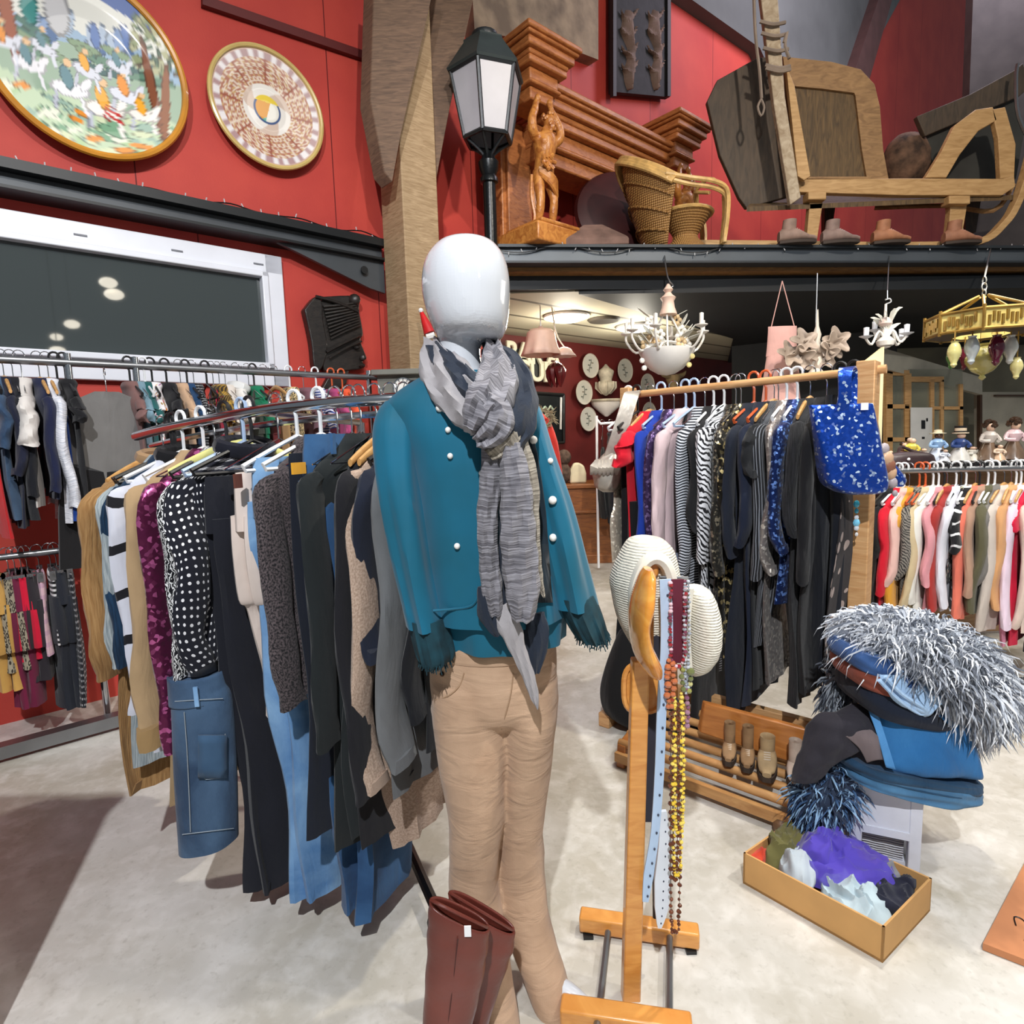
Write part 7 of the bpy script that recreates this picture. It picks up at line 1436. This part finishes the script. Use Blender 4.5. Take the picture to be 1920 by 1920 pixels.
MB().rings([oc(Ro, zb4), oc(Ro*.5, zb4-.01)], False).build('base_plate', mat((70, 50, 34), .5), t)
for i, (x, y, h_, r, col) in enumerate(((1783, 672, .10, .026, (76, 150, 70)), (1789, 664, .12, .034, (226, 220, 150)), (1808, 672, .11, .026, (110, 30, 50)), (1822, 656, .13, .036, (206, 216, 222)), (1868, 656, .14, .038, (96, 20, 50)), (1894, 655, .13, .036, (216, 218, 214)), (1906, 690, .10, .03, (226, 216, 150)))):
    p = P(x, y, cy+(.1 if i in (0, 2) else -.12)); GL = mat(col, .08, 0, .05, trans=.25, coat=.6); MB().lathe(p, [(.004, -h_*.62), (r*.5, -h_*.5), (r*.45, -h_*.38), (r*.95, -h_*.05), (r, h_*.15), (r*.75, h_*.4), (r*.5, h_*.5), (r*.62, h_*.58)], 16, k=2).build('glass_drop', GL, t); MB().tube([p+V((0, 0, h_*.55)), V((p.x, p.y, lc.z+zb4))], .004, 5).build('link', GI, t)
p = P(1843, 680, cy); MB().lathe(p, [(.004, -.10), (.02, -.085), (.012, -.07), (.05, -.05), (.085, 0), (.088, .03), (.06, .075), (.045, .09), (.06, .105)], 20, k=2).build('glass_globe', mat((214, 206, 130), .08, 0, .1, trans=.3, coat=.6), t)
chain(lc+V((0, 0, .15)), P(1846, 520, cy), .009, 'chain', t, mat((196, 196, 190), .3, .7)); MB().tube([P(1846, 520, cy), V((P(1850, 470, 4.9).x, 4.86, 2.78))], .005, 5).build('cord', BLK, t)
# ================================================================= shelf with figurines beyond the low rail
fy = 3.72; fz = P(1800, 866, fy).z; xa, xb = P(1640, 870, fy).x, 4.3
t = thing('display_shelf', 'black topped display shelf with a pale side board, full of figurines', 'shelf', V(((xa+xb)/2, fy, 0)))
MB().box(((xa+xb)/2, fy+.12, fz-.02), ((xb-xa)/2, .22, .02)).build('shelf_top', BLK, t, bev=.004)
MB().box(((xa+xb)/2, fy+.30, fz/2), ((xb-xa)/2, .015, fz/2-.02)).build('back_board', wood((176, 140, 104), (150, 112, 78)), t)
MB().prism([P(1594, 700, fy+.05), P(1658, 650, fy+.05), P(1652, 870, fy+.05), P(1590, 900, fy+.05)], (0, .03, 0)).build('side_board', mat((236, 214, 168), .6, 0, .06), t)
for x in (xa+.04, xb-.04): MB().box((x, fy+.12, fz/2-.02), (.02, .2, fz/2-.02)).build('end_panel', BLK, t)
def fpos(px, dy=0): p = P(px, 860, fy+dy); return V((p.x, fy+dy, fz))
SKN = (222, 184, 156)
def figurine(px, h, label, skirt, top, hat=None, dy=0, kind=0, hair=(60, 44, 32), skin=SKN, w_=1):
    c = fpos(px, dy); t = thing('figurine', label, 'figurine', c, 'porcelain figurines on the black shelf'); m_ = lambda q: mat(q, .22, 0, .12, 25, coat=.3); k_ = h*w_
    MB().lathe(c, [(.22*k_, 0), (.26*k_, .04*h), (.2*k_, .25*h), (.12*k_, .42*h), (.1*k_, .48*h)], 18, rip=lambda u, r, z_: 1+.08*sin(u*2*pi*6)*(z_ < .3*h)).build('base', m_(skirt), t)
    MB().lathe(c, [(.10*k_, .42*h), (.15*k_, .52*h), (.17*k_, .62*h), (.12*k_, .70*h), (.05*k_, .74*h)], 16).build('torso', m_(top), t)
    MB().ball(c+V((0, -.01, .80*h)), (.1*k_, .1*k_, .1*h), 12).build('head', m_(skin), t)
    for s in (-1, 1): MB().tube([c+V((s*.15*k_, 0, .64*h)), c+V((s*.24*k_, -.06*k_, .5*h)), c+V((s*.1*k_, -.18*k_, .48*h))], .045*k_, 7, k=3).build('arm', m_(top), t)
    if hat == 'straw': MB().lathe(c, [(.2*k_, .86*h), (.21*k_, .88*h), (.11*k_, .9*h), (.1*k_, .97*h), (.01, .99*h)], 18).build('hat', m_((236, 224, 190)), t)
    elif hat == 'top':
        MB().lathe(c, [(.19*k_, .87*h), (.19*k_, .9*h), (.14*k_, .9*h), (.13*k_, 1.08*h), (.01, 1.09*h)], 18).build('hat', m_((226, 206, 176)), t); MB().lathe(c, [(.145*k_, .91*h), (.145*k_, .95*h), (.14*k_, .95*h)], 18, cap=False).build('hat_band', BLK, t); MB().lathe(c, [(.136*k_, 1.04*h), (.14*k_, 1.1*h), (.01, 1.105*h)], 18).build('hat_crown', BLK, t)
    elif hat == 'curls':
        b = MB(); rr = random.Random(px)
        for i in range(26): a = rr.uniform(0, 6.28); e = rr.uniform(-.2, 1.5); b.ball(c+V((.13*k_*cos(a)*cos(e), .13*k_*sin(a)*cos(e), .84*h+.13*h*sin(e))), .045*h, 6)
        b.build('curly_hair', m_(hair), t)
    else: MB().ball(c+V((0, .015, .84*h)), (.105*k_, .1*k_, .085*h), 10).build('hair', m_(hair), t)
figurine(1668, .09, 'small cream seated figurine nearest the blue sequin bag', (226, 206, 186), (236, 226, 214), w_=1.3, dy=.02)
figurine(1694, .14, 'brown haired figurine with dark cap next to the yellow figurine', (176, 132, 96), (120, 84, 64), w_=1.2, dy=.08)
figurine(1708, .17, 'yellow and white figurine behind the dark handbag', (222, 190, 150), (236, 214, 96), w_=1.1, dy=.03, hair=(206, 180, 160))
figurine(1730, .10, 'small grey white animal figurine group beside the yellow figurine', (206, 200, 190), (186, 176, 166), w_=1.5)
figurine(1756, .205, 'blue and white figurine wearing a straw hat', (206, 216, 232), (142, 176, 214), 'straw', skin=(96, 66, 50), w_=1.05)
figurine(1770, .09, 'small white swan shaped figurine before the straw hat figurine', (226, 228, 236), (216, 222, 234), w_=1.4, dy=-.06)
figurine(1798, .20, 'stout figurine with striped top hat and blue bow', (226, 222, 214), (52, 76, 132), 'top', w_=1.15)
figurine(1822, .10, 'low white porcelain piece between top hat figurine and doll', (232, 226, 212), (226, 222, 210), w_=1.9, dy=.05)
figurine(1852, .255, 'brown curly haired doll figurine with pale lace front', (120, 96, 76), (206, 196, 186), 'curls', w_=.95)
figurine(1872, .11, 'peach toned small figurine between the two curly dolls', (226, 190, 156), (232, 206, 180), w_=1.3, dy=-.05)
figurine(1898, .265, 'second curly haired doll figurine with pink floral bodice', (112, 90, 72), (216, 186, 190), 'curls', w_=.95)
# handbags
HB = mat((62, 44, 46), .4, 0, .3, 6, .2, 20); t = thing('handbag', 'dark brown leather handbag lying on the black shelf', 'handbag', fpos(1708, -.12))
b = MB(); b.sil([(847, 1684, 1712, .02), (852, 1660, 1745, .05), (862, 1652, 1752, .06), (872, 1650, 1754, .06), (877, 1656, 1750, .04)], fy-.16, .05, 26, 3); b.build('bag_body', HB, t); MB().ball(P(1704, 861, fy-.225), (.01, .004, .009), 8).build('clasp', WHITE, t); MB().tube([P(1684, 850, fy-.16), P(1690, 838, fy-.15), P(1712, 846, fy-.15), P(1742, 852, fy-.16)], .010, 6, k=4).build('handle', HB, t)
by = 2.18; t = thing('tote_bag', 'royal blue sequin tote bag hanging from the pine rack post', 'bag', P(1595, 925, by)); SEQ = fab('glitter', (14, 62, 158), (210, 232, 255), .9); SEQF = fab('plain', (10, 40, 120))
b = MB(); b.sil([(758, 1518, 1634, .012), (764, 1519, 1634, .02), (790, 1524, 1638, .03), (840, 1533, 1646, .045), (880, 1539, 1653, .055), (905, 1546, 1655, .055), (920, 1568, 1652, .05), (926, 1590, 1640, .03)], by, .05, 44, 5, lambda f, a: .012*sin(a*3+f*12), e=.45, yaw=-.05); b.build('bag_body', SEQ, t)
MB().ribbon([P(1578, 770, by-.02), P(1584, 740, by-.03), P(1584, 700, by-.02), P(1590, 690, by+.02), P(1596, 705, by+.08), P(1594, 765, by+.05)], .045, .006, k=4, up=(1, 0, .1)).build('handle', SEQ, t)
MB().box(P(1621, 762, by-.035), (.013, .0015, .0125)).build('price_tag', WHITE, t)
t = thing('pouch', 'small blue sequin pouch with brown ring hanging behind the tote bag', 'bag', P(1672, 910, by+.5)); b = MB(); b.sil([(858, 1650, 1666, .02), (880, 1660, 1684, .03), (900, 1668, 1697, .035), (912, 1676, 1692, .02)], by+.45, .03, 24, 4); b.build('bag_body', SEQ, t)
b = MB()
for i, (y, r, col) in enumerate(((842, .022, 0), (860, .03, 1), (874, .03, 2), (886, .026, 1), (905, .02, 0), (925, .012, 0))): MB().ball(P(1658+i*4, y, by+.36), (r, r*.7, r*1.2), 10).build('wooden_bead', mat([(170, 160, 166), (206, 168, 136), (140, 92, 72)][col], .4, 0, .1), t)
MB().tube([P(1632, 700, by+.15), P(1640, 760, by+.2), P(1652, 835, by+.36)], .004, 5, k=3).build('cord', CWH, t)
b = MB(); t = thing('necklace', 'turquoise and silver pendant necklace hung on the pine rack post', 'necklace', P(1606, 1005, 2.26)); MB().tube([P(1606, 935, 2.26), P(1607, 1005, 2.26)], .0015, 4).build('chain', STEEL, t)
for y, r, col in ((945, .013, (60, 176, 206)), (958, .009, (60, 176, 206)), (970, .009, (216, 220, 226)), (980, .014, (120, 196, 226)), (990, .010, (210, 216, 222)), (1002, .007, (216, 216, 216))): MB().ball(P(1606, y, 2.255), (r, r*.6, r*1.15), 8).build('bead', mat(col, .15, 0, .1, coat=.4), t)
t = thing('shoulder_bag', 'silver metallic shoulder bag hanging by a broad strap from the pine rack end', 'bag', P(1140, 918, 2.92)); SIL = mat((206, 198, 186), .32, .35, .3, 9, .4, 14); sy2 = 2.90
MB().ribbon([P(1188, 735, sy2+.06), P(1182, 745, sy2), P(1165, 800, sy2-.03), P(1150, 845, sy2-.03), P(1138, 880, sy2)], .07, .012, k=4, up=(1, 0, .1)).build('strap', SIL, t)
b = MB(); b.sil([(848, 1135, 1158, .03), (862, 1122, 1164, .06), (880, 1112, 1165, .075), (900, 1114, 1162, .075), (914, 1118, 1158, .06), (922, 1130, 1152, .03)], sy2, .07, 36, 4, lambda f, a: .06*sin(a*7+f*9)); b.build('bag_body', SIL, t)
b = MB()
for i in range(7): b.ribbon([P(1120+i*6, 862, sy2-.07), P(1114+i*7, 876, sy2-.10), P(1108+i*8, 890, sy2-.08)], [.02, .04, .01], .005, k=2, up=(1, 0, .5))
b.build('ruffle', SIL, t)

# lit globes hung behind the camera, seen only as reflections in the window pane
for i, (px, py, dist, r) in enumerate(((203, 530, 4.2, .09), (214, 552, 4.4, .10), (135, 608, 6.0, .09), (106, 632, 7.0, .08), (108, 658, 5.5, .09))):
    p = W(px, py, .02); d = (p-O).normalized(); d = d-NW*(2*d.dot(NW)); c = p+d*dist
    t = thing('globe_lamp', 'lit round globe lamp behind the camera, %s of the row mirrored in the window' % ('first', 'second', 'third', 'fourth', 'fifth')[i], 'pendant lamp', c-V((0, 0, r)), 'globe lamps mirrored in the window')
    MB().ball(c, (r, r, r*.6), 14).build('globe', mat((255, 246, 226), .4, 0, 0, emit=16.0), t); MB().tube([c+V((0, 0, r*.6)), c+V((0, 0, 2.5))], .006, 5).build('cord', BLK, t)
q = [G(1838, 1278), G(2050, 1262), G(2060, 1305), G(1856, 1303)]
tag(MB().prism(q, (0, 0, .008)).build('rug', mat((70, 68, 68), .95, 0, .2, 20, .3, 80)), 'dark grey rug lying on the floor beyond the fur throw', 'rug')
